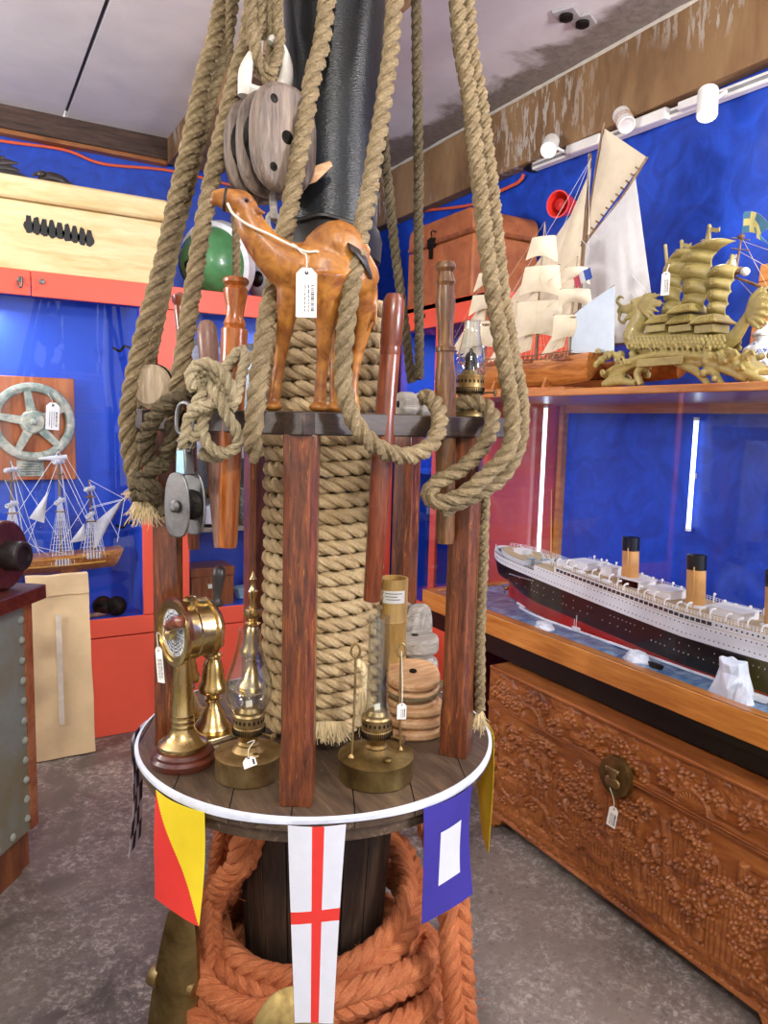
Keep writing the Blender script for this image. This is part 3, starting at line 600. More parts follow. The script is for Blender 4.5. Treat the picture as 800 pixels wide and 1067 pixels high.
# painted sea with small waves
nx, ny = 44, 150; F = np.zeros((nx, ny, 3))
for i, x in enumerate(np.linspace(X0+.046, X1, nx)):
    for j, y in enumerate(np.linspace(Y0+.01, Y1-.046, ny)): F[i, j] = (x, y, (.750+.007*noise.noise((x*14, y*9, 0))+.004*noise.noise((x*40, y*30, 3))))
MB().grid(F[:, ::-1]).build('sea', MT['sea'], case, label='painted blue sea with white foam')
m = MB(); m.box((1.80, Y1-.05, 0), (X1, Y1-.03, .60)); m.build('end_support', plain('dark_red_panel', '#6d1512', .5), case, label='dark red end support')
m = MB(); m.box((X1-.06, Y0+.02, 0), (X1-.02, Y0+.06, .60)); m.build('support_leg', MT['black'], case); MB().box((X0+.55, Y0+.02, 0), (X0+.59, Y0+.06, .60)).build('support_leg', MT['black'], case)
streakm = emit('streak_glow', '#e6f6ff', 3.2)  # glowing tubes added in place of streaks reflected in the glass
for (x, y, z0, z1, l) in ((2.285, 2.55, .80, 1.545, 'white glowing streak standing in for a reflection at the far end of the case behind the ship stern'), (2.41, 1.86, 1.07, 1.50, 'white glowing streak standing in for a reflection on the blue back panel between the funnels')):
    t = thing('reflection_streak', l, 'light', (x, y, z0), 'reflection streaks in the case'); MB().tube([(x, y, z0+.012), (x, y, z1-.012)], .0085, 12).build('tube', streakm, t)
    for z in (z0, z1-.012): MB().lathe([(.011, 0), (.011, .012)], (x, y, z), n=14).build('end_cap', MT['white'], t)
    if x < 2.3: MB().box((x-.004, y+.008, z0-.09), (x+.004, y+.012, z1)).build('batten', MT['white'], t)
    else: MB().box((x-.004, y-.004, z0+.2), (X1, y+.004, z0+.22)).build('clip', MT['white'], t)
# ---------------------------------------------------------------- ocean liner
hullx = 1.945; sy, by = 2.405, .42; L = sy-by; bm = .115
liner = thing('ocean_liner', 'black and white ocean liner model with tan funnels on the painted sea', 'ship model', (hullx, (sy+by)/2, .705))
def half(s, w):     # half breadth at length s (0 stern, 1 bow), height fraction w (0 keel .. 1 deck)
    st = min(1, (s/.10)) if s < .10 else 1; bo = min(1, (1-s)/.30)
    a = math.sin(PI/2*st)**(.55) if w > .55 else math.sin(PI/2*min(1, s/(.10+.22*(1-w))))**1.3*1
    return bm*max(.0, a)*math.sin(PI/2*bo)**.8*(.80+.2*min(1, w*1.6))
LIFT = .062
def zs(s): return .040*abs(s-.45)**2*2.2   # sheer
zk, zw, zd = .738, .764, .864
nsec = 61; rows = [(zk, .2), (.752, .4), (zw-.002, .5), (zw, .55), (.80, .75), (.84, .93), (zd, 1.)]
F = np.zeros((len(rows)*2, nsec, 3))
for j in range(nsec):
    s = j/(nsec-1)
    for i, (z, w) in enumerate(rows):
        over = .06*w if s < .02 else 0
        y = sy - L*s - (.075*(1-min(1, (z-zk)/.11)) * max(0, 1-s/.10)) ; zz = z + zs(s)*w + LIFT*max(0, 1-s/.5)*(1 if z > zk else .25)
        b = half(s, w); F[i, j] = (hullx-b, y, zz); F[-1-i, j] = (hullx+b, y, zz)
redh = plain('hull_red', '#b3201d', .4); blackh = plain('hull_black', '#0c0d10', .35); deckm = wood('deck_planks', '#9f8a66', '#c2ab82', '#d6c298', 2, 1, .6, 0)
m = MB(); nr = len(rows)*2
m.grid(F, mfun=lambda u, v: 0 if (min(u, 1-u)*(nr-1)) < 2.6 else 1)
m.build('hull', [redh, blackh], liner, label='black hull with red bottom')
m = MB(); D = np.stack([F[len(rows)-1], F[len(rows)]], 0); D[:, :, 2] -= .004; m.grid(D); m.build('deck', deckm, liner)
def dz(s): return zd + zs(s) + LIFT*max(0, 1-s/.5)
def strip(s0, s1, z0, z1, inset, name, mat, n=40, lab=None, top=True, topm=None):
    fs = []
    for a in (s0, s1): pass
    A = np.zeros((2, n, 3)); Bq = np.zeros((2, n, 3))
    for j, s in enumerate(np.linspace(s0, s1, n)):
        b = max(.012, half(s, 1)-inset); y = sy-L*s; z = dz(s)
        A[0, j] = (hullx-b, y, z+z0); A[1, j] = (hullx-b, y, z+z1); Bq[0, j] = (hullx+b, y, z+z0); Bq[1, j] = (hullx+b, y, z+z1)
    mm = MB(); mm.grid(A); mm.grid(Bq); 
    if top: mm.grid(np.stack([A[1], Bq[1]], 0), mi=1)
    for e in (0, -1): mm.add([A[0, e], A[1, e], Bq[1, e], Bq[0, e]], [(0, 1, 2, 3)])
    return mm.build(name, [mat, topm or deckm], liner, label=lab, sharp=20)
strip(.0, .99, -.016, .012, -.0012, 'bulwark', MT['white'], 60, top=False)
strip(.17, .80, .010, .032, .004, 'superstructure', MT['white'], lab='white lower deck house')
strip(.22, .76, .032, .052, .010, 'superstructure', MT['white'], lab='white promenade deck house')
strip(.02, .12, .0, .018, .035, 'poop_house', MT['white'], 12)
m = MB()                                                # dark promenade windows, portholes
for s in np.arange(.23, .55, .0095):
    y = sy-L*s; m.box((hullx-half(s, 1)+.0085, y-.007, dz(s)+.037), (hullx-half(s, 1)+.0105, y+.007, dz(s)+.047))
for s in np.arange(.555, .755, .008):
    y = sy-L*s; m.box((hullx-half(s, 1)+.0085, y-.0025, dz(s)+.040), (hullx-half(s, 1)+.0105, y+.0025, dz(s)+.045))
m.build('windows', plain('dark_window', '#3a3630', .3), liner, flat=True)
m = MB(); r = random.Random(2)
for dzz, mat in ((.022, 0), (-.004, 0)):
    for s in np.arange(.05, .80, .0078):
        if dzz > 0 and s < .175: continue
        y = sy-L*s; m.box((hullx-half(s, 1)+(.0028 if dzz > 0 else -.0018), y-.0016, dz(s)+dzz), (hullx-half(s, 1)+.006, y+.0016, dz(s)+dzz+.0035))
m.build('portholes', MT['ink'], liner, flat=True, kind='stuff')
m = MB()
for q, z in ((0, .848), (1, .826), (2, .80)):
    for s in np.arange(.10, .9, .0085):
        if r.random() < .45: continue
        w = (.93, .84, .75)[q]; zz = z+zs(s)*w+LIFT*max(0, 1-s/.5); b = half(s, w)
        m.box((hullx-b-.0012, sy-L*s-.0012, zz), (hullx-b+.004, sy-L*s+.0012, zz+.003))
for i in range(12): m.box((hullx-half(.11, .95)-.0014, sy-L*(.105+.006*i)-.002, .872+zs(.11)), (hullx-half(.12, .95)+.004, sy-L*(.105+.006*i)+.002, .876+zs(.11)))
m.build('hull_portholes', plain('pale_porthole', '#cfd3d6', .5), liner, flat=True, kind='stuff')
m = MB()                                                # white waterline foam
P = [(hullx-half(s, .45)-.003, sy-L*s-.05*(s < .1), .754+.001*noise.noise((s*30, 0, 0))) for s in np.linspace(.06, .95, 50)]; m.tube(P, .0045, 6, step=.02)
m.build('waterline_foam', MT['ice'], liner)
tan = plain('funnel_tan', '#d9a25c', .5)
def sof(px): # length fraction under picture column
    return (sy-atX(px, 600, hullx)[1])/L
fs = [sof(657)-.0, sof(727)]; d = fs[1]-fs[0]; fs = [fs[0], fs[1], fs[1]+d*1.0, fs[1]+2*d]
for i, s in enumerate(fs):
    z = dz(s)+.045; y = sy-L*s; B = basis((0, .06, 1), (1, 0, 0))
    f = MB().lathe([(.0275, 0), (.0275, .125)], (hullx, y, z), B, 32, sx=.85, sy=1.1).build('funnel', tan, liner, label='tan funnel with black top')
    MB().lathe([(.0282, 0), (.0282, .045), (.0255, .045), (.0255, .03), (.0, .03)], np.array((hullx, y, z))+B[:, 2]*.118, B, 32, sx=.85, sy=1.1).build('funnel_top', blackh, f)
    MB().lathe([(.034, 0), (.034, .014), (.03, .016)], (hullx, y, z-.004), B, 24, sx=.9, sy=1.25).build('funnel_casing', MT['white'], f)
    MB().tube([(hullx-.028, y-.012, z), (hullx-.027, y-.005, z+.13)], .0022, 6).build('steam_pipe', tan, f)
def deckbox(px_s, dx, w, l, h, mat=MT['white'], up=.052, nm='deck_house'):
    y = sy-L*px_s; z = dz(px_s)+up; mm = MB().box((hullx+dx-w/2, y-l/2, z-.002), (hullx+dx+w/2, y+l/2, z+h)); mm.box((hullx+dx-w/2-.004, y-l/2-.004, z+h), (hullx+dx+w/2+.004, y+l/2+.004, z+h+.004)); mm.build(nm, mat, liner, bevel=.0015)
for a in (.245, .36, (fs[0]+fs[1])/2+.01, (fs[0]+fs[1])/2-.05, (fs[1]+fs[2])/2, .70, .74): deckbox(a, 0, .075, .09 if a < .5 else .11, .022)
deckbox(.30, .01, .05, .05, .03); deckbox(.205, 0, .08, .05, .02, up=.032); deckbox(.15, 0, .04, .04, .02, up=.0); deckbox(.07, 0, .05, .05, .03, up=.0); deckbox(.13, .02, .02, .02, .022, plain('winch_blue', '#9db4bd', .5), 0, 'winch'); deckbox(.115, -.03, .02, .02, .02, plain('winch_blue2', '#9db4bd', .5), 0, 'winch')
for s in list(np.linspace(.25, .34, 4))+list(np.linspace(.66, .75, 4)):
    for sd in (-1, 1):
        y = sy-L*s; z = dz(s)+.062; x = hullx+sd*(half(s, 1)-.022)
        MB().tube([(x, y-.022, z+.004), (x, y-.014, z), (x, y+.014, z), (x, y+.022, z+.004)], [.002, .0075, .0075, .002], 8, step=.003).build('lifeboat', MT['white'], liner)
m = MB()
for s in np.arange(.01, .97, .0055):                    # railings
    for sd in (-1, 1):
        inset = .004 if s < .2 or s > .78 else .014; up = .012 if s < .2 or s > .78 else .052
        x = hullx+sd*(half(s, 1)-inset); y = sy-L*s; z = dz(s)+up; m.box((x-.0007, y-.0007, z), (x+.0007, y+.0007, z+.013))
for sd in (-1, 1):
    for hh in (.007, .013):
        for a, b_ in ((.01, .19), (.22, .76), (.80, .97)):
            ii = .014 if a == .22 else .004; up = .052 if a == .22 else .012
            m.tube([(hullx+sd*(half(s, 1)-ii), sy-L*s, dz(s)+up+hh) for s in np.linspace(a, b_, 40)], .0007, 4)
m.build('railings', MT['white'], liner, flat=True, kind='stuff')
m = MB(); r = random.Random(4)
for s in np.arange(.22, .76, .02):                      # davits and cowl vents
    for sd in (-1, 1):
        x = hullx+sd*(half(s, 1)-.02-.02*r.random()); y = sy-L*s+.006*r.random(); z = dz(s)+.052; h = .018+.014*r.random()
        m.tube([(x, y, z), (x, y, z+h*.7), (x-sd*.004, y-.004, z+h), (x-sd*.010, y-.01, z+h+.001)], [.0022, .0022, .003, .0045], 6, step=.004)
for s, a in ((.09, .5), (.135, -.4), (.17, .6), (fs[0]+.06, -.3), (fs[0]+.075, .5)):
    y = sy-L*s; z = dz(s)+.015; m.tube([(hullx, y, z), (hullx-.03, y+.04*a, z+.045)], .002, 5); m.tube([(hullx+.02, y, z), (hullx-.01, y-.04*a, z+.04)], .002, 5)
m.build('davits', MT['white'], liner)
for s, h in ((.155, .30), (.80, .34)):
    y = sy-L*s; MB().tube([(hullx, y, dz(s)), (hullx, y+.02, dz(s)+h)], [.003, .0014], 6, step=.03).build('mast', tan, liner)
m = MB(); m.prism([(0, -.06), (.012, -.06), (.014, .0), (-.012, .03), (-.02, -.01)], -.004, .004, (hullx, sy-.085, .815), np.array([[0, 0, 1], [1, 0, 0], [0, 1, 0]])); m.build('rudder', redh, liner)
for sd in (-1, 0, 1):
    c = np.array([hullx+sd*.045, sy-.10, .80]); m = MB(); m.lathe([(.006, -.015), (.008, 0), (.002, .012)], c, basis((0, 1, 0)), 10)
    for i in range(3):
        a = i*2*PI/3+.4; m.obox(c+np.array([math.cos(a), 0, math.sin(a)])*.012, (.007, .018, .002), basis((.5, .8, .2), (-math.sin(a), 0, math.cos(a))))
    m.build('propeller', MT['brass'], liner)
# icebergs and boats on the sea
def berg(px, py, w, h, seed, label, flat=.0, top=.5):
    c = np.array(atZ(px, py, .752)); c[0] = max(c[0], X0+.05+w*.36); rr = random.Random(seed); m = MB(); n = 11
    rings = []
    for z, q in ((0, 1.), (.35, .86), (.7, .70), (1., top)):
        rings.append([(c[0]+w*q*.5*(1+.22*rr.uniform(-1, 1))*math.cos(a)*.75, c[1]+w*q*.5*(1+.22*rr.uniform(-1, 1))*math.sin(a), .744+h*z*(1+.07*rr.uniform(-1, 1))) for a in np.linspace(0, 2*PI, n, endpoint=False)])
    V = [p for R_ in rings for p in R_]+[(c[0], c[1], .744+h*1.04)]
    Fq = [(i*n+j, i*n+(j+1) % n, (i+1)*n+(j+1) % n, (i+1)*n+j) for i in range(3) for j in range(n)]+[(3*n+j, 3*n+(j+1) % n, 4*n) for j in range(n)]+[list(range(n))[::-1]]
    m.add(V, Fq).build('iceberg', MT['ice'], None, label, 'iceberg', 'icebergs in the case', bevel=.003, flat=True)
berg(724, 732, .125, .100, 8, 'tall white iceberg in front of the liner near the front pane', top=.62)
berg(632, 694, .105, .034, 3, 'low white iceberg midway along the liner', top=.5); berg(548, 656, .09, .024, 5, 'flat white ice floe below the liner stern', top=.7); berg(488, 622, .10, .014, 9, 'flat white ice floe by the left corner of the case, behind the post', top=.7); berg(752, 736, .06, .055, 12, 'small white iceberg just right of the tall one', top=.4)
for px, py, q, l in ((600, 656, 1, 'tiny sailing boat with bare mast below the liner stern'), (790, 728, 0, 'tiny white rowing boat right of the tall iceberg'), (655, 700, 0, 'tiny dark rowing boat before the low iceberg')):
    c = np.array(atZ(px, py, .759)); c[0] = max(c[0], X0+.075); t = thing('small_boat', l, 'boat', c, 'small boats on the sea'); s_ = .03 if not q else .022
    P = [(-1, 0), (-.6, .28), (.3, .32), (1, 0), (.3, -.32), (-.6, -.28)]; m = MB()
    V = [(c[0]+b_*s_*.7, c[1]+a*s_*.8, c[2]-.006) for a, b_ in P]+[(c[0]+b_*s_, c[1]+a*s_, c[2]+.008) for a, b_ in P]+[(c[0]+b_*s_*.7, c[1]+a*s_*.7, c[2]+.002) for a, b_ in P]
    m.add(V, [list(range(6))[::-1], list(range(12, 18))]+[(i+k, (i+1) % 6+k, (i+1) % 6+6+k, i+6+k) for k in (0, 6) for i in range(6)]); m.build('hull', MT['white'] if px != 655 else MT['iron'], t)
    if q: m = MB(); m.tube([c, c+(0, 0, .05)], .0012, 5); m.tube([c+(0, .01, 0), c+(0, .01, .035)], .001, 5); m.build('mast', MT['white'], t)

# ================================================================ carved chest
cx0, cy0, cy1, cz0, cz1, cz2 = 1.64, .86, 2.055, .048, .452, .592
chest = thing('carved_chest', 'carved brown camphor wood chest with round brass lock under the glass case', 'chest', (1.9, 1.46, 0))
def relief(W, H, nx, ny, seed, lid):
    """carved height field (W x H metres): frame border, grape clusters, vine leaves, tree trunks, pavilions and boats"""
    g = np.random.default_rng(seed); X, Z = np.meshgrid(np.linspace(0, W, nx), np.linspace(0, H, ny)); h = np.zeros_like(X)
    wob = lambda: g.uniform(-1, 1)
    def ell(cx, cz, a, b, ang=0):
        c, s = math.cos(ang), math.sin(ang); u = (X-cx)*c+(Z-cz)*s; v = -(X-cx)*s+(Z-cz)*c; return u/a, v/b
    def leaf(cx, cz, r, ang, amp=.007, lobes=5):
        nonlocal h
        u, v = ell(cx, cz, r, r*.72, ang); rr = np.hypot(u, v); th = np.arctan2(v, u); edge = 1-.28*np.abs(np.sin(lobes*th/2)); m_ = rr < edge
        vein = np.abs(np.sin(lobes*th/2+.0)); val = amp*(1-.5*rr)*(.72+.28*vein); h = np.where(m_, np.maximum(h*.3, val), h)
    def berry(cx, cz, r, amp=.008):
        nonlocal h
        d2 = ((X-cx)**2+(Z-cz)**2)/r**2; h = np.where(d2 < 1, np.maximum(h*.2, amp*np.sqrt(np.clip(1-d2, 0, 1))+.001), h)
    def cluster(cx, cz, n, r, spread):
        for _ in range(n): berry(cx+wob()*spread, cz+wob()*spread*.7, r*(.8+.3*g.random()), .007+.003*g.random())
    def trunk(x, z0, z1, w, bend=0):
        nonlocal h
        tt = np.clip((Z-z0)/(z1-z0), 0, 1); xc = x+bend*np.sin(tt*PI); d = np.abs(X-xc)/(w*(1.15-.35*tt)); m_ = (d < 1) & (Z > z0) & (Z < z1)
        h = np.where(m_, .009*np.sqrt(np.clip(1-d*d, 0, 1))+.0012*np.sin((X-xc)*900), h)
    if not lid:
        h += .0022*np.sin(X*420)*(np.sin(X*23)+np.sin(Z*31) > .2)         # fluted ground
        for x in np.linspace(.10, W-.10, 11): trunk(x+wob()*.03, .07, H*.85, .016, wob()*.03)
        for _ in range(14):                                                  # pavilion roofs and rocks
            cx, cz = g.uniform(.1, W-.1), g.uniform(.12, H*.6); u, v = ell(cx, cz, .055, .022); m_ = (np.abs(u) < 1-.5*np.clip(v, 0, 1)) & (np.abs(v) < 1); h = np.where(m_, .008-.003*np.abs(u)+.0012*np.sin(X*500), h)
            m_ = (np.abs(X-cx) < .034) & (Z < cz-.02) & (Z > cz-.085); h = np.where(m_, .004+.002*(np.sin(X*380) > 0), h)
        for _ in range(5):                                                  # arched bridges / boats
            cx, cz, r = g.uniform(.1, W-.1), g.uniform(.10, .2), g.uniform(.04, .07); d = np.hypot(X-cx, (Z-cz)*1.25); h = np.where((np.abs(d-r) < .009) & (Z > cz), .009, h)
            d = np.hypot(X-cx, (Z-cz+.02)); h = np.where((np.abs(d-r*1.2) < .011) & (Z < cz-.02), .008, h)
        for _ in range(46): cluster(g.uniform(.07, W-.07), g.uniform(H*.5, H*.9), int(g.integers(10, 22)), .0092, .034)
        for _ in range(34): cluster(g.uniform(.07, W-.07), g.uniform(.06, H*.5), int(g.integers(5, 12)), .0085, .026)
        for _ in range(9):
            cx, cz = g.uniform(.1, W-.1), g.uniform(.12, .3); a = g.uniform(-.8, .8); u, v = ell(cx, cz, .012, .032, a); rr = np.hypot(u, v); h = np.where(rr < 1, .011*np.sqrt(np.clip(1-rr*rr, 0, 1)), h); berry(cx-math.sin(a)*.035, cz+math.cos(a)*.035, .011, .012)   # little figures
        for x in np.arange(.02, W, .030): leaf(x, .034+.012*wob(), .036, g.uniform(.4, 1.2), .006)
        for z in np.arange(.06, H-.03, .06): leaf(.028, z, .034, 1.4+wob()*.3); leaf(W-.028, z, .034, 1.6+wob()*.3)
    else:
        for x in np.arange(.03, W, .075): leaf(x, H*.66+wob()*.015, .052, g.uniform(-.7, .9), .006, 7)
        for x in np.arange(.03, W, .05): leaf(x, H*.35+wob()*.03, .036, g.uniform(-1.5, 1.5), .007, 5)
        for _ in range(44): cluster(g.uniform(.03, W-.03), g.uniform(.02, H*.62), int(g.integers(6, 13)), .0088, .026)
        for cx in (.22, .86): 
            d = np.hypot(X-cx, Z-.005); h = np.where(d < .05, .006+.0015*np.sin(np.arctan2(Z, X-cx)*26), h); h = np.where(np.abs(d-.052) < .005, .009, h)
    for d in (X, W-X, Z, H-Z): h = np.where(d < .007, .0065, h)            # raised border
    k = h.copy()
    for _ in range(1): k[1:-1, 1:-1] = .25*(h[1:-1, 2:]+h[1:-1, :-2]+h[2:, 1:-1]+h[:-2, 1:-1])*.5 + h[1:-1, 1:-1]*.5
    return np.clip(k, -.0015, None)*1.85
def carved_front(z0, z1, seed, lid, name):
    W, H = cy1-cy0, z1-z0; nx, ny = 520, int(520*H/W); h = relief(W, H, nx, ny, seed, lid)
    F = np.zeros((ny, nx, 3)); F[:, :, 0] = cx0+.014-h; F[:, :, 1] = cy1-np.linspace(0, W, nx)[None, :]; F[:, :, 2] = z0+np.linspace(0, H, ny)[:, None]
    return MB().grid(F).build(name, MT['chestwood'], chest, sharp=180)
MB().box((cx0+.020, cy0+.004, cz0+.004), (2.18, cy1-.004, cz1)).build('body', MT['chestwood'], chest); MB().box((cx0+.020, cy0+.002, cz1+.004), (2.185, cy1-.002, cz2-.003)).build('lid', MT['chestwood'], chest, bevel=.004)
carved_front(cz0, cz1, 11, False, 'carved_panel'); carved_front(cz1+.002, cz2, 23, True, 'carved_lid_front')
m = MB(); m.box((cx0-.004, cy0-.002, cz1-.008), (cx0+.014, cy1+.002, cz1-.001)); m.box((cx0-.006, cy0-.002, cz1+.001), (cx0+.014, cy1+.002, cz1+.007)); m.build('lid_moulding', MT['chestwood'], chest, bevel=.002)
m = MB(); m.box((cx0-.001, cy0-.003, cz2-.012), (2.19, cy1+.003, cz2)); m.build('lid_edge', MT['chestwood'], chest, bevel=.004)
for y0, y1, s in ((cy1-.105, cy1-.005, 1), (cy0+.005, cy0+.105, -1)):
    out = [(0, .0), (.055, .0), (.062, .015), (.085, .022), (.10, .05), (0, .05)]; out = [((y1-a) if s > 0 else (y0+a), b_) for a, b_ in out]
    MB().prism(out, cx0+.0, cx0+.06, (0, 0, 0), np.array([[0, 0, 1], [1, 0, 0], [0, 1, 0]])).build('foot', MT['chestwood'], chest, bevel=.003)
    MB().box((2.12, y0, 0), (2.18, y1, .05)).build('foot', MT['chestwood'], chest)
lp = np.array([cx0-.002, atX(643, 806, 1.635)[1], cz1-.006]); B = basis((-1, 0, 0), (0, -1, 0))
lp = lp+np.array([-.012, 0, 0]); pl = MB().lathe([(.0, .006), (.052, .006), (.058, .004), (.060, -.012), (.0, -.012)][::-1], lp, B, 40).build('lock_plate', MT['bronze'], chest, label='round engraved brass lock plate')
m = MB(); m.obox(lp+(-.012, 0, .022), (.05, .012, .012), B); m.obox(lp+(-.009, 0, .008), (.024, .03, .01), B); m.build('hasp', MT['brass_old'], pl, bevel=.003)
m = MB()
for s in (-1, 1): m.ball(lp+(-.010, s*.012, -.016), (.006, .017, .015))
m.build('lock_boss', MT['brass_old'], pl)
a = math.sqrt(.5)
c = np.array(atX(640, 841, 1.618)); price_tag(chest, c, .030, .062, (-1, -.15, .05), (0, -1, 0), [c+(.0, .004, .02), lp+(-.018, 0, -.03)], tilt=.1)

# ================================================================ riveted desk at the left edge
A = np.array(atZ(38, 858, .14)); u = norm((-.6, -.8, 0)); nr_ = np.array([.8, -.6, 0])
desk = thing('riveted_counter', 'counter with riveted patinated copper panel and wood top at the left edge', 'counter', (A[0], A[1], 0))
Bd = np.stack([u, -nr_, UP], 1)
def dbox(a0, a1, d0, d1, z0, z1): return MB().box((a0, d0, z0), (a1, d1, z1)).xf(Bd, (A[0], A[1], 0))
dbox(0, 1.6, 0, .02, .14, .872).build('side_panel', MT['copper'], desk); dbox(.0, 1.6, .03, .7, .0, .872).build('carcass', MT['brownwood'], desk)
dbox(.055, 1.6, .02, .035, 0, .14).build('kickboard', MT['brownwood'], desk)
dbox(-.002, .035, -.006, .02, .14, .872).build('copper_edge', two_tone('copper_strip', '#9c5735', '#c27e56', 9, rough=.4), desk)
dbox(-.045, 1.65, -.03, .75, .872, .918).build('top', MT['deskwood'], desk, bevel=.004)
riv = plain('rivet_grey', '#aab1a6', .4)
for i in range(11):
    p = A + u*.05 - 0*nr_; MB().lathe([(.012, 0), (.011, .005), (.006, .009), (.0, .010)], np.array([p[0], p[1], 0.185+i*.064])+nr_*.001, basis(nr_), 14).build('rivet', riv, desk)
for i in range(1, 6):
    p = A + u*(.05+i*.075); MB().lathe([(.012, 0), (.011, .005), (.006, .009), (.0, .010)], np.array([p[0], p[1], .165])+nr_*.001, basis(nr_), 14).build('rivet', riv, desk)
c = A + u*.055 - nr_*.065; ax = nr_; zt = .919
R_ = .105; c[2] = zt+R_
t = thing('winding_drum', 'dark wooden winding drum with round hub on the counter at the left edge', 'wheel', (c[0], c[1], zt))
B = basis(ax); MB().lathe([(.0, -.03), (R_, -.03), (R_, .03), (R_-.006, .036), (.05, .036), (.0, .036)], c, B, 48).build('disc', MT['deskwood'], t)
MB().lathe([(.045, 0), (.045, .05), (.04, .055), (.03, .055), (.028, .045), (.0, .045)], c+ax*.036, B, 32).build('hub', MT['carved_black'], t)
MB().lathe([(.035, -.17), (.035, 0)], c-ax*.03, B, 20).build('axle', MT['deskwood'], t); MB().lathe([(.0, -.03), (R_, -.03), (R_, .03), (.0, .03)], c-ax*.19, B, 48).build('disc', MT['deskwood'], t)
# ================================================================ the mast stand
def proj(P):
    v = np.array(P, float)-CC; z = v @ _d; return 400+FPX*(v @ CR)/z, 533.5-FPX*(v @ CU)/z
RD = .411
def ring(a, r, z): a = math.radians(a); return C0 + RT*r*math.sin(a) - FD*r*math.cos(a) + UP*z
def edge_angle(px, r, z, lo=-88, hi=88):
    for _ in range(40):
        m_ = (lo+hi)/2
        if proj(ring(m_, r, z))[0] < px: lo = m_
        else: hi = m_
    return lo
stand = thing('mast_stand', 'round wooden table built around the black mast with red posts and a top rail', 'mast stand', C0+UP*0)
# pedestal of flat staves
m = MB(); n = 18
for i in range(n):
    a0, a1 = 360*i/n+.4, 360*(i+1)/n-.4
    V = [ring(a, r, z) for z, q in ((0, .155), (.672, .198)) for a, r in ((a0, q-.025), (a1, q-.025), (a1, q), (a0, q))]
    m.add(V, [(0, 3, 2, 1), (4, 5, 6, 7), (0, 1, 5, 4), (1, 2, 6, 5), (2, 3, 7, 6), (3, 0, 4, 7)])
m.lathe([(.132, 0), (.172, .672)], C0, n=24); m.build('pedestal', MT['drum'], stand, bevel=.002)
m = MB(); m.lathe([(.0, .664), (RD-.014, .664), (RD-.014, .70), (.0, .70)], C0, n=96); m.build('table_apron', MT['table'], stand)
# table boards, cut to the circle, with thin gaps
m = MB(); bw = .118; e = .0011; Bt = np.stack([RT, FD, UP], 1)
xs = np.arange(-RD+.012, RD+bw, bw)
xs = np.concatenate([[-RD], xs[xs < RD-.02], [RD]])
for x0, x1 in zip(xs[:-1], xs[1:]):
    a, b = x0+e, x1-e; q = np.linspace(a, b, 12)
    y = np.sqrt(np.maximum(RD**2-q**2, 0)); out = [(x, -w_) for x, w_ in zip(q, y)]+[(x, w_) for x, w_ in zip(q[::-1], y[::-1])]
    m.prism(out, ZD-.026, ZD, C0, Bt)
m.build('tabletop', MT['table'], stand, bevel=.0015)
ANG = (-78, -6, 66, 138, 210); ZR0, ZR1 = 1.423, 1.466
for a in ANG:
    m = MB(); rad = norm(ring(a, 1, 0)-C0); tan_ = np.cross(UP, rad); c = ring(a, .340, 0); hw = .031; V = []
    secs = [(ZD, .002), (ZD+.085, .002), (ZD+.13, .013), (ZR0-.08, .013), (ZR0-.03, .003), (ZR0+.002, .003)]
    for z, ch in secs:
        for x, y in ((hw, -hw+ch), (hw, hw-ch), (hw-ch, hw), (-hw+ch, hw), (-hw, hw-ch), (-hw, -hw+ch), (-hw+ch, -hw), (hw-ch, -hw)): V.append(c+rad*x+tan_*y+UP*z)
    F = [(i*8+j, i*8+(j+1) % 8, (i+1)*8+(j+1) % 8, (i+1)*8+j) for i in range(5) for j in range(8)]+[list(range(8))[::-1], list(range(40, 48))]
    m.add(V, F).build('post', MT['post'], stand, bevel=.0015)
RV = [ring(a, .352, 0) for a in ANG]
for i in range(5):
    a, b = RV[i], RV[(i+1) % 5]; u_ = norm(b-a); e0 = .055 if i in (0,) else .0; e1 = .075 if i == 1 else .03
    dz_ = 0 if i % 2 == 0 else .0008
    MB().beam(a-u_*e0+UP*((ZR0+ZR1)/2+dz_), b+u_*e1+UP*((ZR0+ZR1)/2+dz_), .055, ZR1-ZR0).build('rail', MT['rail'], stand, bevel=.003)
def rail_k(px, i):       # depth (along FD) of rail i where the picture column px crosses it
    v = ray(px, 440); h2 = np.array([v[0], v[1]]); a, b = RV[i][:2], RV[(i+1) % 5][:2]; d2 = b-a
    t_ = (a[0]*d2[1]-a[1]*d2[0])/(h2[0]*d2[1]-h2[1]*d2[0]); p = h2*t_
    return float((p-C0[:2]) @ FD[:2])
t = NT('black_tarred_canvas'); v = t.coord('Object', (9, 9, 1.2)); f = t.noise(v, 5, 6, .7, .6); g = t.noise(t.coord('Object'), 3, 4, .6); h = t.noise(t.coord('Object', (1, 1, 4)), 120, 2, .5)
t.set(Base_Color=t.mix(t.ramp(g, [(.45, 0.), (.65, .8)]), t.ramp(f, [(.3, '#050607'), (.7, '#121614')]), '#151c26'), Roughness=t.ramp(f, [(.3, .26), (.7, .46)])); t.bump(h, .5, .002); MT['mast'] = t.m
mb_ = MB(); P = [C0+RT*.012+UP*z for z in np.linspace(1.70, 2.995, 20)]; mb_.tube(P, [.102, .103, .104, .106, .112, .118, .121, .123], 48, step=.05); mb_.build('mast', MT['mast'], stand, label='black tarred mast')
mb_ = MB(); mb_.shell([(.104, 1.795), (.112, 1.80), (.115, 1.845), (.108, 1.868)], .007, C0+RT*.012, n=48)
q = [ring(-70+i*20+6*math.sin(i*3), .113, 1.868+.006*math.sin(i*2.3)) for i in range(9)]; mb_.tube(q, .005, 6, step=.02); mb_.build('mast_collar', MT['blackleather'], stand, label='frayed dark leather collar')
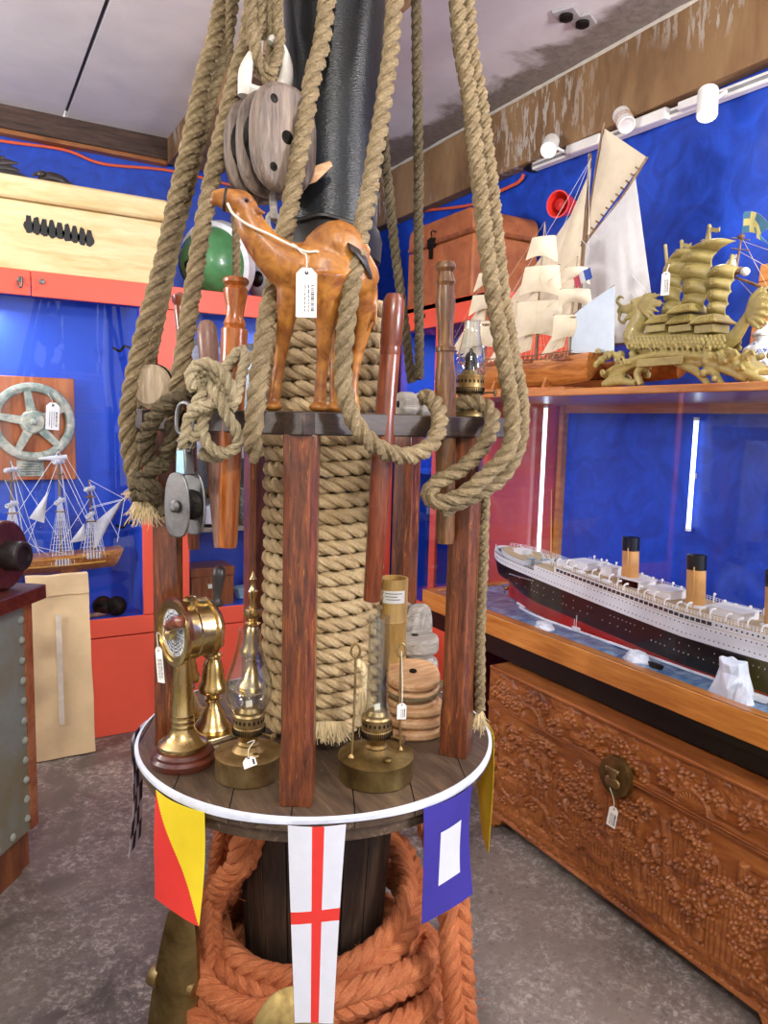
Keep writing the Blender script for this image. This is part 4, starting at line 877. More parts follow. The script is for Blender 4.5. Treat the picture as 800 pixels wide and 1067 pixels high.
MB().tube([C0+RT*.012+UP*2.996, C0+RT*.012+UP*2.98], [.15, .15], 40).build('ceiling_flange', MT['beam'], stand)
MB().tube([atK(305, 192, -.14), atK(322, 184, -.155), atK(345, 170, -.16)], np.array([[.010, .004], [.016, .006], [.006, .003]]), 10, step=.01).build('wooden_wedge', MT['block_pale'], stand, label='pale split wooden wedge')

# ---------------------------------------------------------------- rope column
m = MB(); turns = 28.5; z0, z1 = .742, 1.715; th = np.linspace(0, turns*2*PI, int(turns*40))
P = np.stack([C0+RT*.008+RT*(.1235+.002*math.sin(a*.37))*math.cos(a)+FD*(.1235+.002*math.sin(a*.37))*math.sin(a)+UP*(z0+(z1-z0)*a/th[-1]) for a in th])
m.rope(P, .0188, pitch=.108, n=7, res=10, wob=.0015); col = m.build('rope_column', MT['rope_col'], None, 'thick pale sisal rope wound in tight coils round the lower mast', 'rope')
WLOC[col.name] = np.array(col.location)
def fray(m, root, d, n, L, spread, r=.0009, curl=.25, seed=1):
    rr = random.Random(seed); d = norm(d); B = basis(d)
    for i in range(n):
        a, q = rr.uniform(0, 2*PI), math.sqrt(rr.random()); o = (B[:, 0]*math.cos(a)+B[:, 1]*math.sin(a))*q; l = L*rr.uniform(.6, 1.1)
        p0 = np.array(root)+o*spread*.4; p1 = p0+d*l*.5+o*spread*.5*rr.uniform(.5, 1.2); p2 = p0+d*l+o*spread*rr.uniform(.6, 1.3)+np.array([rr.uniform(-1, 1) for _ in range(3)])*l*curl
        m.tube([p0, p1, p2], [r, r, r*.6], 4, step=L/5, caps=False)
    return m
m = MB()
for i in range(9): fray(m, atK(332+3*i, 752, -.155), (.05, -.25, -1), 26, .042, .014, .0011, .15, i)
m.build('frayed_end', MT['fray'], col, label='dark frayed bottom end of the wrapping')
m = MB(); fray(m, atK(378, 716, -.165), (.05, -.2, -1), 90, .10, .02, .001, .12, 50); m.rope([atK(372, 690, -.14), atK(380, 702, -.16), atK(378, 722, -.165)], .011); m.build('tassel', MT['fray'], col, label='loose frayed tassel')

# ---------------------------------------------------------------- hanging ropes (px, py, depth k)
def path(pts): return [atK(*p) for p in pts]
def upto(p0, p1, ztop):  # continue a rope upward to the beam / ceiling
    p0, p1 = np.array(p0), np.array(p1); d = norm(p0-p1); d = norm(d*[.55, .55, 1]); return p0+d*((ztop-p0[2])/d[2])
def hang(name, pts, R, mat, label, grp=None, top=True, cat='rope', frays=(), **k):
    P = path(pts)
    if top: P = [upto(P[0], P[1], 2.98)]+P
    m = MB(); m.rope(P, R, wob=.002, **k); o = m.build(name, mat, None, label, cat, grp); WLOC[o.name] = np.array(o.location)
    for i, (end, d, n_, L_, sp) in enumerate(frays):
        f = MB(); fray(f, P[end], d, n_, L_, sp, seed=i+len(label)); f.build('frayed_end', MT['fray'], o, label='pale frayed rope end')
    return o
R = MT['rope']; Rd = MT['rope_dark']
hang('hanging_rope', [(231, 0, -.02), (212, 80, -.05), (190, 180, -.08), (166, 285, -.10), (146, 360, -.11), (136, 405, -.11), (132, 445, -.10), (137, 485, -.09), (145, 510, -.10), (160, 524, -.12)], .0195, R, 'outermost thick rope on the far left, curving down beside the rail end')
hang('hanging_rope', [(243, 0, .03), (229, 70, .02), (207, 155, .01), (188, 232, .0), (171, 310, .0), (160, 362, .0), (150, 405, .0), (146, 450, -.02), (143, 495, -.03), (140, 508, -.03)], .0145, R, 'thinner rope running close behind the outermost left rope, with pale frayed tip', frays=((-1, (-.6, 0, -1), 40, .03, .012),))
hang('hanging_rope', [(264, 0, -.06), (246, 80, -.10), (228, 155, -.13), (213, 225, -.16), (202, 295, -.18), (194, 350, -.20), (186, 398, -.20), (180, 430, -.16), (186, 462, -.13), (193, 480, -.14)], .0195, R, 'thick rope passing just left of the camel head down behind the knot')
hang('hanging_rope', [(341, 0, -.13), (326, 80, -.17), (311, 160, -.21), (300, 228, -.24), (286, 295, -.28), (273, 365, -.35), (266, 430, -.365), (264, 462, -.345), (268, 476, -.33)], .0195, R, 'thick rope crossing the big wooden pulley, ending before the rail left of the camel')
hang('hanging_rope', [(412, 0, -.14), (402, 90, -.19), (386, 190, -.27), (371, 270, -.36), (361, 340, -.375), (357, 392, -.37), (364, 428, -.375), (379, 454, -.37), (401, 470, -.35), (426, 475, -.325), (446, 466, -.295), (457, 447, -.27), (457, 428, -.235), (449, 415, -.20), (438, 413, -.19)], .0185, R, 'thick rope before the camel hindquarters, looping under the rail')
hang('hanging_rope', [(434, 0, .10), (435, 100, .12), (436, 200, .14), (436, 300, .17), (437, 395, .20)], .0135, Rd, 'straight dark tarred rope right of the mast')
hang('hanging_rope', [(399, 120, .12), (405, 200, .16), (414, 280, .19), (423, 350, .21), (429, 398, .225)], .0135, Rd, 'thin dark slanting rope just left of the straight tarred rope')
hang('hanging_rope', [(476, 0, -.12), (489, 100, -.17), (499, 190, -.21), (511, 290, -.25), (526, 380, -.27), (534, 435, -.27), (530, 468, -.27), (510, 492, -.27), (482, 515, -.275), (458, 523, -.275), (447, 517, -.26), (452, 505, -.25), (484, 486, -.245), (506, 460, -.225), (513, 434, -.19), (502, 421, -.16), (486, 419, -.135), (474, 423, -.12)], .0185, R, 'thick rope right of the mast ending in a loop hung over the right rail')
hang('hanging_rope', [(487, 0, -.07), (500, 100, -.11), (512, 190, -.14), (522, 290, -.17), (535, 370, -.19), (544, 425, -.20), (541, 465, -.21), (524, 497, -.22), (500, 514, -.23), (474, 526, -.235), (460, 533, -.23)], .0170, R, 'thick rope hanging outermost on the right beside its looped twin')
hang('hanging_rope', [(506, 500, -.115), (504, 560, -.115), (501, 640, -.115), (500, 700, -.115), (500, 740, -.115)], .0135, R, 'thin rope hanging down beside the right post with a frayed end', top=False, frays=((-1, (0, 0, -1), 110, .045, .014),))
hang('hanging_rope', [(243, 175, -.05), (246, 240, -.06), (247, 292, -.07), (246, 330, -.08)], .0095, R, 'thin rope hanging behind the camel neck above the amber pin')
for i, (pts, l) in enumerate((([(273, 0, -.13), (268, 30, -.14), (266, 55, -.15), (272, 74, -.155), (281, 86, -.16), (285, 80, -.14), (283, 60, -.12), (281, 30, -.11), (279, 0, -.10)], 'rope looped round the white iron hook of the big pulley'), ([(289, 0, -.14), (291, 30, -.15), (290, 55, -.155), (283, 74, -.165), (273, 70, -.17), (264, 40, -.165), (262, 0, -.15)], 'second rope crossing the white iron hook of the big pulley'))):
    P = path(pts); P = [P[0]+UP*(2.98-P[0][2])]+P+[P[-1]+UP*(2.98-P[-1][2])]; MB().rope(P, .0125, wob=.002).build('pulley_rope', R, None, l, 'rope')
# tarred rope bundle at the left end of the rail
def kc(x, y, k): return atK(130+.206*x, 340+.206*y, k)
def kpath(pts): return [kc(*p) for p in pts]
m = MB(); m.rope(kpath([(370, 345, -.25), (300, 352, -.255), (225, 385, -.25), (165, 435, -.23), (125, 505, -.20), (108, 590, -.17), (120, 670, -.15), (160, 705, -.15), (205, 690, -.17)]), .0185)
m.rope(kpath([(215, 690, -.16), (160, 715, -.165), (95, 765, -.16), (60, 830, -.145), (85, 880, -.13), (150, 890, -.13), (215, 945, -.14)]), .0180)
m.rope(kpath([(55, 800, -.12), (95, 800, -.17), (150, 815, -.175), (170, 860, -.14)]), .0160); m.rope(kpath([(60, 850, -.12), (100, 850, -.165), (150, 860, -.165), (165, 900, -.13)]), .0150)
m.rope(kpath([(300, 875, -.10), (380, 855, -.10), (440, 835, -.10), (505, 785, -.09), (530, 760, -.06)]), .0115); m.rope(kpath([(230, 480, -.20), (245, 550, -.19), (225, 610, -.18), (200, 640, -.16)]), .0165)
tr = m.build('rope_bundle', Rd, None, 'dark tarred rope wound round the left end of the rail, with a pale frayed tassel', 'rope'); WLOC[tr.name] = np.array(tr.location)
m = MB()
for i in range(7): fray(m, kc(55+15*i, 885, -.14), (-.12+.05*i, 0, -1), 45, .042, .013, .0008, .35, i+9)
m.build('tassel', MT['fray'], tr, label='pale frayed tassel')
# big light knot in front of the rail
m = MB(); r_ = .0125; K0 = -.300
for j, pts in enumerate(([(352, 320), (330, 262), (355, 205), (420, 188), (490, 232), (535, 305), (552, 380), (530, 415)], [(368, 318), (352, 268), (375, 228), (425, 218), (474, 262), (508, 332), (520, 400)], [(392, 322), (384, 282), (402, 260), (432, 262), (458, 300), (482, 352), (500, 408)])):
    m.rope(kpath([(x, y, K0-.010+.012*j) for x, y in pts]), r_, pitch=.062)
m.rope(kpath([(430, 305, K0), (470, 355, K0-.02), (510, 440, K0-.02), (560, 520, K0-.01), (575, 580, K0), (545, 628, K0), (485, 640, K0), (425, 605, K0), (395, 540, K0), (398, 470, K0), (430, 420, K0+.01), (475, 385, K0+.01)]), r_, pitch=.062)
m.rope(kpath([(490, 360, K0), (430, 400, K0-.015), (365, 420, K0-.012), (325, 465, K0), (315, 530, K0), (345, 560, K0), (378, 535, K0), (372, 500, K0)]), r_, pitch=.062)
m.rope(kpath([(405, 325, K0), (375, 370, K0-.008), (345, 420, K0), (330, 470, K0+.01)]), r_, pitch=.062)
m.rope(kpath([(470, 240, K0+.02), (510, 205, K0+.03), (555, 150, K0+.04), (590, 118, K0+.05), (612, 150, K0+.04), (595, 230, K0+.02), (575, 310, K0), (555, 385, K0-.01), (510, 400, K0+.01)]), r_*.95, pitch=.06)
m.rope(kpath([(475, 300, K0+.03), (530, 240, K0+.05), (600, 180, K0+.07), (650, 150, K0+.09)]), r_*.9, pitch=.06)
m.rope(kpath([(320, 520, K0), (302, 560, K0-.005), (290, 595, K0), (300, 625, K0+.008), (322, 622, K0+.012), (330, 590, K0+.014), (345, 540, K0+.012)]), r_*.85, pitch=.055)
m.rope(kpath([(380, 640, K0+.03), (430, 660, K0+.03), (490, 665, K0+.035)]), r_, pitch=.06)
m.build('rope_knot', ropemat('pale_cotton_rope', '#8a7858', '#c6b48e', '#ebdcb8'), None, 'light coloured rope tied in a big loose knot in front of the rail', 'rope')
# stainless block on its shackle
kb = -.29; cb = atK(193, 522, kb); ax = norm(-FD*.8-RT*.55); side = norm(np.cross(UP, ax)); B = np.stack([side, UP, ax], 1)
t = thing('steel_pulley', 'stainless steel pulley block on a shackle hanging from the rope knot', 'pulley', cb-UP*.075)
for s in (-1, 1):
    out = [(x*(1-.12*max(0, y/.06)), y-.006) for x, y in oval(.031, .061, 36, 2.9)]
    MB().prism(out, s*.021-.003, s*.021+.003, cb, B).build('cheek', MT['steel'], t, bevel=.002)
MB().lathe([(.0, -.016), (.029, -.016), (.029, -.012), (.020, -.003), (.020, .003), (.029, .012), (.029, .016), (.0, .016)], cb-UP*.008, B, 32).build('sheave', MT['iron'], t)
MB().lathe([(.006, .022), (.012, .026), (.012, .029), (.007, .033), (.0, .033)], cb-UP*.008, B, 16).build('axle_bolt', MT['steel'], t)
MB().prism([(-.014, .050), (-.011, .10), (.011, .10), (.014, .050)], -.012, .012, cb, B).build('strap', MT['steel'], t, bevel=.002)
MB().prism([(-.010, .052), (-.008, .095), (.008, .095), (.010, .052)], .0122, .0128, cb, B).build('sticker', plain('pale_blue_sticker', '#a8d4e6', .5), t, label='pale blue sticker', flat=True)
m = MB(); w = [(-.016, .094), (-.018, .112), (.018, .112), (.016, .094)]; m.tube([cb+B @ np.array([x, y, .0]) for x, y in w], .0042, 8, closed=True); m.lathe([(.007, .108), (.009, .112), (.009, .124), (.006, .128)], cb, np.stack([side, -ax, UP], 1), 14); m.build('swivel', MT['steel'], t)
MB().tube([cb+B @ np.array([x, y, 0]) for x, y in ((-.014, .128), (-.020, .145), (-.017, .170), (-.008, .182), (.008, .182), (.017, .170), (.020, .145), (.014, .128))], .0045, 10, step=.004, closed=True).build('shackle', MT['steel'], t)
# big wooden pulley block with white hook
cb = atK(282, 152, -.16); ax = norm(-FD*.78+RT*.55); side = norm(np.cross(UP, ax)); B = np.stack([side, UP, ax], 1)
t = thing('wooden_pulley', 'large dark oval wooden pulley block hanging from a white iron hook above the camel', 'pulley', cb-UP*.12)
for i, zz in enumerate((-.052, -.004, .046)):
    MB().prism(oval(.072, .100), zz-.015, zz+.015, cb, B).build('cheek', MT['block'], t, bevel=.010)
for zz in (-.028, .021): MB().lathe([(.0, -.009), (.068, -.009), (.058, 0), (.068, .009), (.0, .009)], cb+ax*zz, B, 32).build('sheave', MT['iron'], t)
for x, y in ((0, 0), (-.03, .062), (.034, .052), (-.03, -.06), (.03, -.062)): MB().lathe([(.0, .058), (.0085 if x or y else .013, .061), (.0, .064)], cb+B @ np.array([x, y, 0]), B, 14).build('rivet', MT['iron'], t)
m = MB(); m.tube([cb+B @ np.array(p) for p in ((-.048, .085, -.02), (-.045, .13, -.02), (-.03, .165, -.02))], [.013, .014, .010], 10, step=.01); m.tube([cb+B @ np.array(p) for p in ((.0, .085, .0), (.028, .12, .0), (.036, .155, -.005), (.030, .185, -.01), (.012, .205, -.01), (.002, .195, -.01))], [.014, .016, .015, .014, .012, .006], 12, step=.01); m.tube([cb+B @ np.array(p) for p in ((-.048, .1, -.02), (-.02, .096, -.01), (.01, .1, .0))], .012, 8, step=.01); m.build('hook', MT['paint_white'], t, label='chipped white painted iron hook')
m = MB(); q = cb+B @ np.array([.005, -.085, .0]); m.beam(q, q-UP*.055+RT*.004, .030, .014); m.tube([q-UP*.05+RT*.002+B @ np.array([.013*math.cos(a), .018*math.sin(a)-.010, 0]) for a in np.linspace(0, 2*PI, 16, endpoint=False)], .006, 8, closed=True); m.build('becket', MT['driftwood'], t, label='rusted flaking eye plate', bevel=.002)

# ---------------------------------------------------------------- belaying pins
def pin(px0, py0, px1, py1, k0, k1, prof, mat, label):
    a, b = atK(px1, py1, k1), atK(px0, py0, k0); Lp = np.linalg.norm(b-a); B = basis(b-a)
    MB().lathe([(r, z*Lp) for r, z in prof], a, B, 28).build('belaying_pin', mat, None, label, 'belaying pin')
kr = rail_k(245, 0)
turned = [(.0, 0), (.017, .0), (.019, .02), (.0235, .55), (.025, .62), (.0252, .79), (.0255, .80), (.0255, .812), (.0195, .822), (.0215, .832), (.0195, .842), (.0165, .86), (.0185, .90), (.0225, .935), (.0235, .955), (.018, .968), (.020, .972), (.0245, .98), (.0248, .990), (.021, .998), (.0, 1)]
pin(246, 289, 237, 570, kr+.0, kr, turned, MT['pin_amber'], 'amber turned belaying pin with round head left of the camel')
pin(187, 304, 202, 572, .05, .08, [(.0, 0), (.013, 0), (.021, .5), (.022, .75), (.020, .76), (.014, .79), (.012, .86), (.015, .93), (.0125, .95), (.018, .965), (.018, .985), (.0, 1)], MT['pin_red'], 'reddish turned belaying pin half hidden behind the left ropes')
pin(215, 333, 230, 570, -.12, -.14, [(.0, 0), (.014, 0), (.022, .5), (.021, .68), (.0195, .69), (.0195, .80), (.020, .803), (.0205, .87), (.021, .93), (.019, .97), (.012, .993), (.0, 1)], MT['pin_grey'], 'plain worn belaying pin with rounded top just left of the amber pin')
kr = rail_k(398, 1)
pin(411, 305, 387, 626, kr-.01, kr-.005, [(.0, 0), (.0155, 0), (.017, .004), (.021, .45), (.0222, .54), (.0195, .60), (.0195, .80), (.0192, .803), (.0192, .808), (.020, .812), (.0195, .83), (.0195, .836), (.0205, .84), (.0215, .93), (.0205, .975), (.0145, .995), (.0, 1)], MT['pin_red'], 'smooth mahogany belaying pin slanting through the rail right of the camel')
kr = rail_k(464, 1)
pin(464, 273, 464, 566, kr, kr, [(.0, 0), (.0165, 0), (.019, .03), (.0215, .42), (.0215, .60), (.0175, .66), (.0175, .69), (.021, .692), (.021, .706), (.0155, .71), (.0165, .78), (.0205, .86), (.0165, .915), (.0165, .92), (.0205, .93), (.0165, .95), (.0145, .965), (.0205, .978), (.0205, .99), (.017, 1.0), (.0, 1)], MT['pin_walnut'], 'turned walnut belaying pin with crown head near the right post')

# ---------------------------------------------------------------- signal flag bunting round the table edge
t = thing('flag_bunting', 'white tape with coloured signal flags hung round the table edge', 'bunting', C0+UP*.45)
F = np.zeros((4, 145, 3))
for j, a in enumerate(np.linspace(0, 360, 145)):
    for i, (r, z) in enumerate(((RD+.004, .7085), (RD+.004, .717), (RD+.0012, .7212), (RD-.004, .7214))):
        F[i, j] = ring(a, r, z+.0025*math.sin(math.radians(a)*5+1)*(i < 2))
m = MB(); m.grid(F, closed_u=True); m.build('tape', plain('white_tape', '#d5dbe8', .6), t, label='white edge tape')
cW = plain('flag_white', '#dcdfe8', .8, var=.03); cR = plain('flag_red', '#e2352c', .8, var=.03); cY = plain('flag_yellow', '#f2d620', .8, var=.03); cB = plain('flag_blue', '#382f92', .8, var=.05); cK = plain('flag_navy', '#171a3c', .8)
def flag(pxl, pxr, pyb, mats, fun, label, taper=1., nu=48, nv=96, rr=RD+.008, a0=None, a1=None, skew=0., bill=.004, ub=.45):
    a0 = edge_angle(pxl, rr, .70) if a0 is None else a0; a1 = edge_angle(pxr, rr, .70) if a1 is None else a1
    pc = (pxl+pxr)/2; am = (a0+a1)/2; P = ring(am, rr, 0); k = float((P-C0) @ FD); zb = atK(pc, pyb, k)[2]; F = np.zeros((nv+1, nu+1, 3))
    for i in range(nv+1):
        v_ = i/nv
        for j in range(nu+1):
            u_ = j/nu; tp = 1+(taper-1)*v_; a = am+(a1-a0)*((u_-.5)*tp+skew*v_)
            F[i, j] = ring(a, rr+.003+bill*math.sin(v_*4+u_*3)+.010*v_*v_, .712+(zb-.712)*v_)
    nn = norm(ring(am, 1, 0)-C0); m = MB(); m.sheet(F[:, ::-1], .0009, -nn, mfun=lambda v_, u_: fun(1-u_, v_)); return m.build('flag', mats, t, label=label, sharp=180)
flag(300, 360, 1061, [cW, cR], lambda u, v: 1 if (abs(u-.5-.02) < .105 or abs(v-.455) < .030) else 0, 'white flag with red cross', .66)
flag(440, 490, 945, [cB, cW], lambda u, v: 1 if (.29 < u < .74 and .26 < v < .74) else 0, 'blue flag with white centre', 1.0)
flag(164, 214, 948, [cR, cY], lambda u, v: 1 if u > v*1.0 else 0, 'red and yellow flag', .95)
a = edge_angle(144, RD+.008, .70, -120, -60)
flag(137, 150, 882, [cW, cK], lambda u, v: (int(u*4)+int(v*6)) % 2, 'white and navy chequered flag', .62, a0=-100, a1=-79)
flag(500, 512, 880, [cY, cR], lambda u, v: 0, 'yellow flag seen edge on', .5, a0=83, a1=104)

# ---------------------------------------------------------------- orange hawser, bronze fittings at the foot
Om = MT['rope_orange']
def plait(m, pts, Rr, pitch=None, n=6, seg=8, closed=False):
    """flat-laid plaited hawser: strands weave across each other in chevrons"""
    pitch = pitch or Rr*5.2; P = spline(pts, .01, closed); P, S = resample(P, pitch/16, closed)
    for i in range(len(P)):
        q = P[i]*8; P[i] = P[i]+.005*np.array([noise.noise(q), noise.noise(q+31), noise.noise(q+57)])
    T, N, B = frames(P, closed); t2 = UP-T*(T @ UP)[:, None]; bad = np.linalg.norm(t2, axis=1) < .35; t2[bad] = N[bad]; 
    for i in range(n):
        ph = 2*PI*(S/pitch+i/n); x = np.sin(ph)*Rr*.66; y = np.sin(2*ph)*Rr*.34; Q = P+N*x[:, None]+B*y[:, None]
        q2, n2, b2 = frames(Q); m.sweep(Q, n2, b2, Rr*.40*(1+.06*np.sin(S*90+i)), seg, 0, closed, S)
    return m
def orope(pts, Rr, label, name='orange_hawser', **k):
    o = plait(MB(), pts, Rr, **k).build(name, Om, None, label, 'rope'); WLOC[o.name] = np.array(o.location)
    f = MB(); r_ = random.Random(len(label)); P = spline(pts, .01)
    for i in range(160):
        q = P[r_.randrange(len(P))]; d = norm([r_.uniform(-1, 1), r_.uniform(-1, 1), r_.uniform(-.6, 1)]); a = q+d*Rr*.9; f.tube([a, a+d*.010, a+d*.018+np.array([r_.uniform(-1, 1), r_.uniform(-1, 1), r_.uniform(-1, 1)])*.008], .0006, 3, caps=False)
    f.build('loose_fibres', Om, o, kind='stuff'); return o
P = []
for i, a in enumerate(np.linspace(-200, 1000, 120)):
    q = i/119; z = .045+.30*q**1.05; r = .232+.035*(1-q)+.012*math.sin(q*23); P.append(ring(a, r, z+.05*math.sin(math.radians(a-60))*min(1, q*2)*q))
P += [ring(1020, .228, .41), ring(1035, .224, .48), ring(1040, .222, .56), ring(1045, .22, .63)]
orope(P, .040, 'thick orange plaited hawser coiled in layers round the table pedestal')
orope([ring(a, .335+.012*math.sin(a*.07), .045+.01*math.sin(a*.05)) for a in np.linspace(-130, 130, 40)]+[ring(140, .32, .05)], .040, 'lowest outer loop of orange hawser on the floor round the pedestal')
orope([ring(a, .315, .125+.02*math.sin(a*.06)) for a in np.linspace(-118, 95, 40)], .040, 'outer loop of orange hawser resting on the lowest loop')
orope([ring(a, .292, .215+.03*math.sin(a*.05+.5)) for a in np.linspace(-100, 80, 34)], .038, 'upper outer loop of orange hawser sloping up towards the right')
orope([ring(66, .245, .655), atK(468, 905, -.17), atK(473, 950, -.21), atK(477, 1000, -.235), atK(480, 1050, -.25), atK(484, 1100, -.27), atK(484, 1160, -.29)], .037, 'orange plaited hawser tail hanging down at right below the blue flag')
orope([ring(-62, .222, .655), atK(228, 905, -.06), atK(222, 935, -.09), atK(219, 965, -.11), atK(222, 1000, -.13), atK(216, 1035, -.16)], .026, 'thinner orange rope hanging at left behind the red and yellow flag')
c = atK(306, 1078, -.40); ax = norm(np.array(CC)-c)*.6+norm(-FD)*.5+UP*.25; B = basis(ax)
t = thing('bronze_disc', 'dull bronze round plate leaning on the orange rope below the white flag', 'plate', c-UP*.078)
MB().lathe([(.0, -.006), (.078, -.006), (.080, -.002), (.080, .004), (.074, .006), (.0, .007)], c, B, 56).build('plate', MT['bronze'], t)
MB().lathe([(.0, .007), (.010, .008), (.008, .016), (.0, .017)], c+B @ np.array([0, -.03, 0]), B, 16).build('rivet', MT['bronze'], t)
m = MB(); pr = [(177, 948), (168, 985), (160, 1030), (154, 1080), (150, 1140)]; qr = [(203, 945), (206, 985), (207, 1030), (206, 1080), (204, 1140)]
F = np.zeros((40, 14, 3)); A_ = spline([atK(x, y, -.15) for x, y in pr], .005); B_ = spline([atK(x, y, -.19) for x, y in qr], .005)
for i in range(40):
    u_ = i/39; a = A_[int(u_*(len(A_)-1))]; b = B_[int(u_*(len(B_)-1))]
    for j in range(14): w = j/13; F[i, j] = a+(b-a)*w - FD*.030*math.sin(w*PI)*(.4+.6*u_) + UP*(.012*math.sin(w*PI) if i == 0 else 0)
m.sheet(F[:, ::-1], .012, norm(-FD-RT*.4))
t = thing('bronze_propeller', 'tarnished bronze propeller blade standing left of the orange rope', 'propeller', (*(F[-1, 7][:2]), 0))
m.build('blade', MT['bronze'], t, bevel=.003)
c = F[24, 7]; d = norm(RT*.9-FD*.45); m = MB(); m.lathe([(.0, -.062), (.020, -.062), (.022, -.058), (.022, -.038), (.012, -.036), (.012, .040), (.018, .042), (.018, .055), (.0, .056)], atK(182, 1024, -.17), basis(d), 24); m.build('pin', MT['brass_old'], t, label='brass pin through the blade')
z = F[-1, 7]; MB().lathe([(.085, 0), (.085, .05), (.06, max(.07, z[2]+.02)), (.0, max(.075, z[2]+.03))], (z[0], z[1], 0), n=32).build('hub', MT['bronze'], t)
# ================================================================ things on the round table
def onT(px, py): return np.array(atZ(px, py, ZD))
# engine order telegraph
c = onT(191, 793); t = thing('ship_telegraph', 'brass engine order telegraph on round wooden base at the left of the table', 'telegraph', c)
MB().lathe([(.0, 0), (.066, 0), (.068, .006), (.068, .014), (.062, .020), (.062, .026), (.056, .032), (.0, .032)], c, n=48).build('base', MT['deskwood'], t)
MB().lathe([(.0, .032), (.050, .032), (.052, .036), (.052, .044), (.047, .048), (.040, .052), (.030, .062), (.024, .075), (.0235, .080), (.0245, .082), (.0235, .085), (.0235, .092), (.0245, .094), (.0235, .097), (.023, .104), (.0240, .106), (.023, .109), (.018, .225), (.0195, .228), (.0195, .234), (.018, .237), (.018, .262), (.0, .262)], c, n=40).build('column', MT['brass'], t)
hc = c+UP*.285+RT*.012+FD*.01; ax = norm(-RT*.80-FD*.60); B = basis(ax, UP)
# B[:,0]~up, B[:,1] sideways, B[:,2] = dial normal
MB().lathe([(.0, -.062), (.045, -.060), (.055, -.052), (.066, -.040), (.066, -.036), (.058, -.034), (.0575, -.010), (.060, -.008), (.060, -.002), (.0575, 0), (.0575, .026), (.0, .026)], hc, B, 48).build('drum', MT['brass'], t)
fl = MB().lathe([(.0, .026), (.066, .026), (.0685, .029), (.0685, .034), (.066, .037), (.052, .037), (.050, .033), (.0, .033)], hc, B, 56).build('dial_rim', MT['brass'], t)
d = MB().lathe([(.0, .0335), (.0495, .0335), (.0495, .0345), (.0, .0345)], hc, B, 48).build('dial', plain('silver_dial', '#c9cdd0', .35, var=.05), t, label='white engraved dial plate')
m = MB()
for i in range(12):
    a = i*2*PI/12; q = B @ np.array([math.cos(a)*.030, math.sin(a)*.030, .0348]); m.obox(hc+q, (.036, .0012, .0006), np.stack([B @ np.array([math.cos(a), math.sin(a), 0]), B @ np.array([-math.sin(a), math.cos(a), 0]), ax], 1))
    a += PI/12
    for k_ in range(3): m.obox(hc+B @ np.array([math.cos(a)*(.026+.007*k_), math.sin(a)*(.026+.007*k_), .0348]), (.003, .007+.002*k_, .0006), np.stack([B @ np.array([math.cos(a), math.sin(a), 0]), B @ np.array([-math.sin(a), math.cos(a), 0]), ax], 1))
m.build('dial_markings', MT['ink'], d, flat=True)
MB().lathe([(.070, .034), (.070, .040), (.062, .040), (.062, .034)], hc, B, 56).build('bezel', MT['brass'], t)
pa = []
for i in range(20):
    a = -PI*.5+PI*i/19; pa.append((math.cos(a)*.075, math.sin(a)*.075))
MB().prism(pa, .026, .033, hc, B).build('rim_guard', MT['deskwood'], t, label='brown wooden half round guard behind the dial')
MB().lathe([(.0, .034), (.014, .036), (.014, .050), (.006, .054), (.0, .056)], hc, B, 20).build('hub', MT['brass'], t)
hd = norm(-FD*.9+RT*.25+UP*.32)
h0 = hc+ax*.046; m = MB(); m.tube([h0, h0+UP*.022+RT*.004-FD*.012], [.006, .005], 8); hn = m.build('handle_arm', MT['brass'], t)
h1 = h0+UP*.020-FD*.01; d2 = norm(-FD*.75+RT*.50+UP*.34)
MB().lathe([(.0, 0), (.009, .002), (.011, .006), (.0075, .012), (.0095, .028), (.0135, .046), (.0145, .060), (.011, .070), (.0, .074)], h1, basis(d2), 20).build('grip', MT['pin_red'], t)
h2 = hc-ax*.05+UP*.045+RT*.012; m = MB(); m.tube([hc-ax*.05, h2], [.007, .006], 8); m.build('handle_arm', MT['brass'], t)
MB().lathe([(.0, 0), (.014, .001), (.016, .006), (.010, .012), (.009, .02), (.0125, .05), (.015, .068), (.013, .08), (.006, .088), (.0, .09)], h2, basis(UP+RT*.08), 20).build('grip', MT['carved_black'], t)
m = MB(); m.lathe([(.014, .052), (.016, .060), (.016, .070), (.010, .074), (.0, .075)], hc+ax*-.005, basis(UP-FD*.15), 16); m.lathe([(.020, .054), (.021, .058), (.016, .062), (.0, .062)], hc-ax*.028, basis(UP), 16); m.build('oil_caps', MT['brass'], t)
tp = atK(165, 674, -.19); price_tag(t, tp+np.array([0, 0, -.0]), .022, .075, -FD-RT*.9, RT-FD*.5, [tp+UP*.03, hc+ax*.03-UP*.06], tilt=-.12)
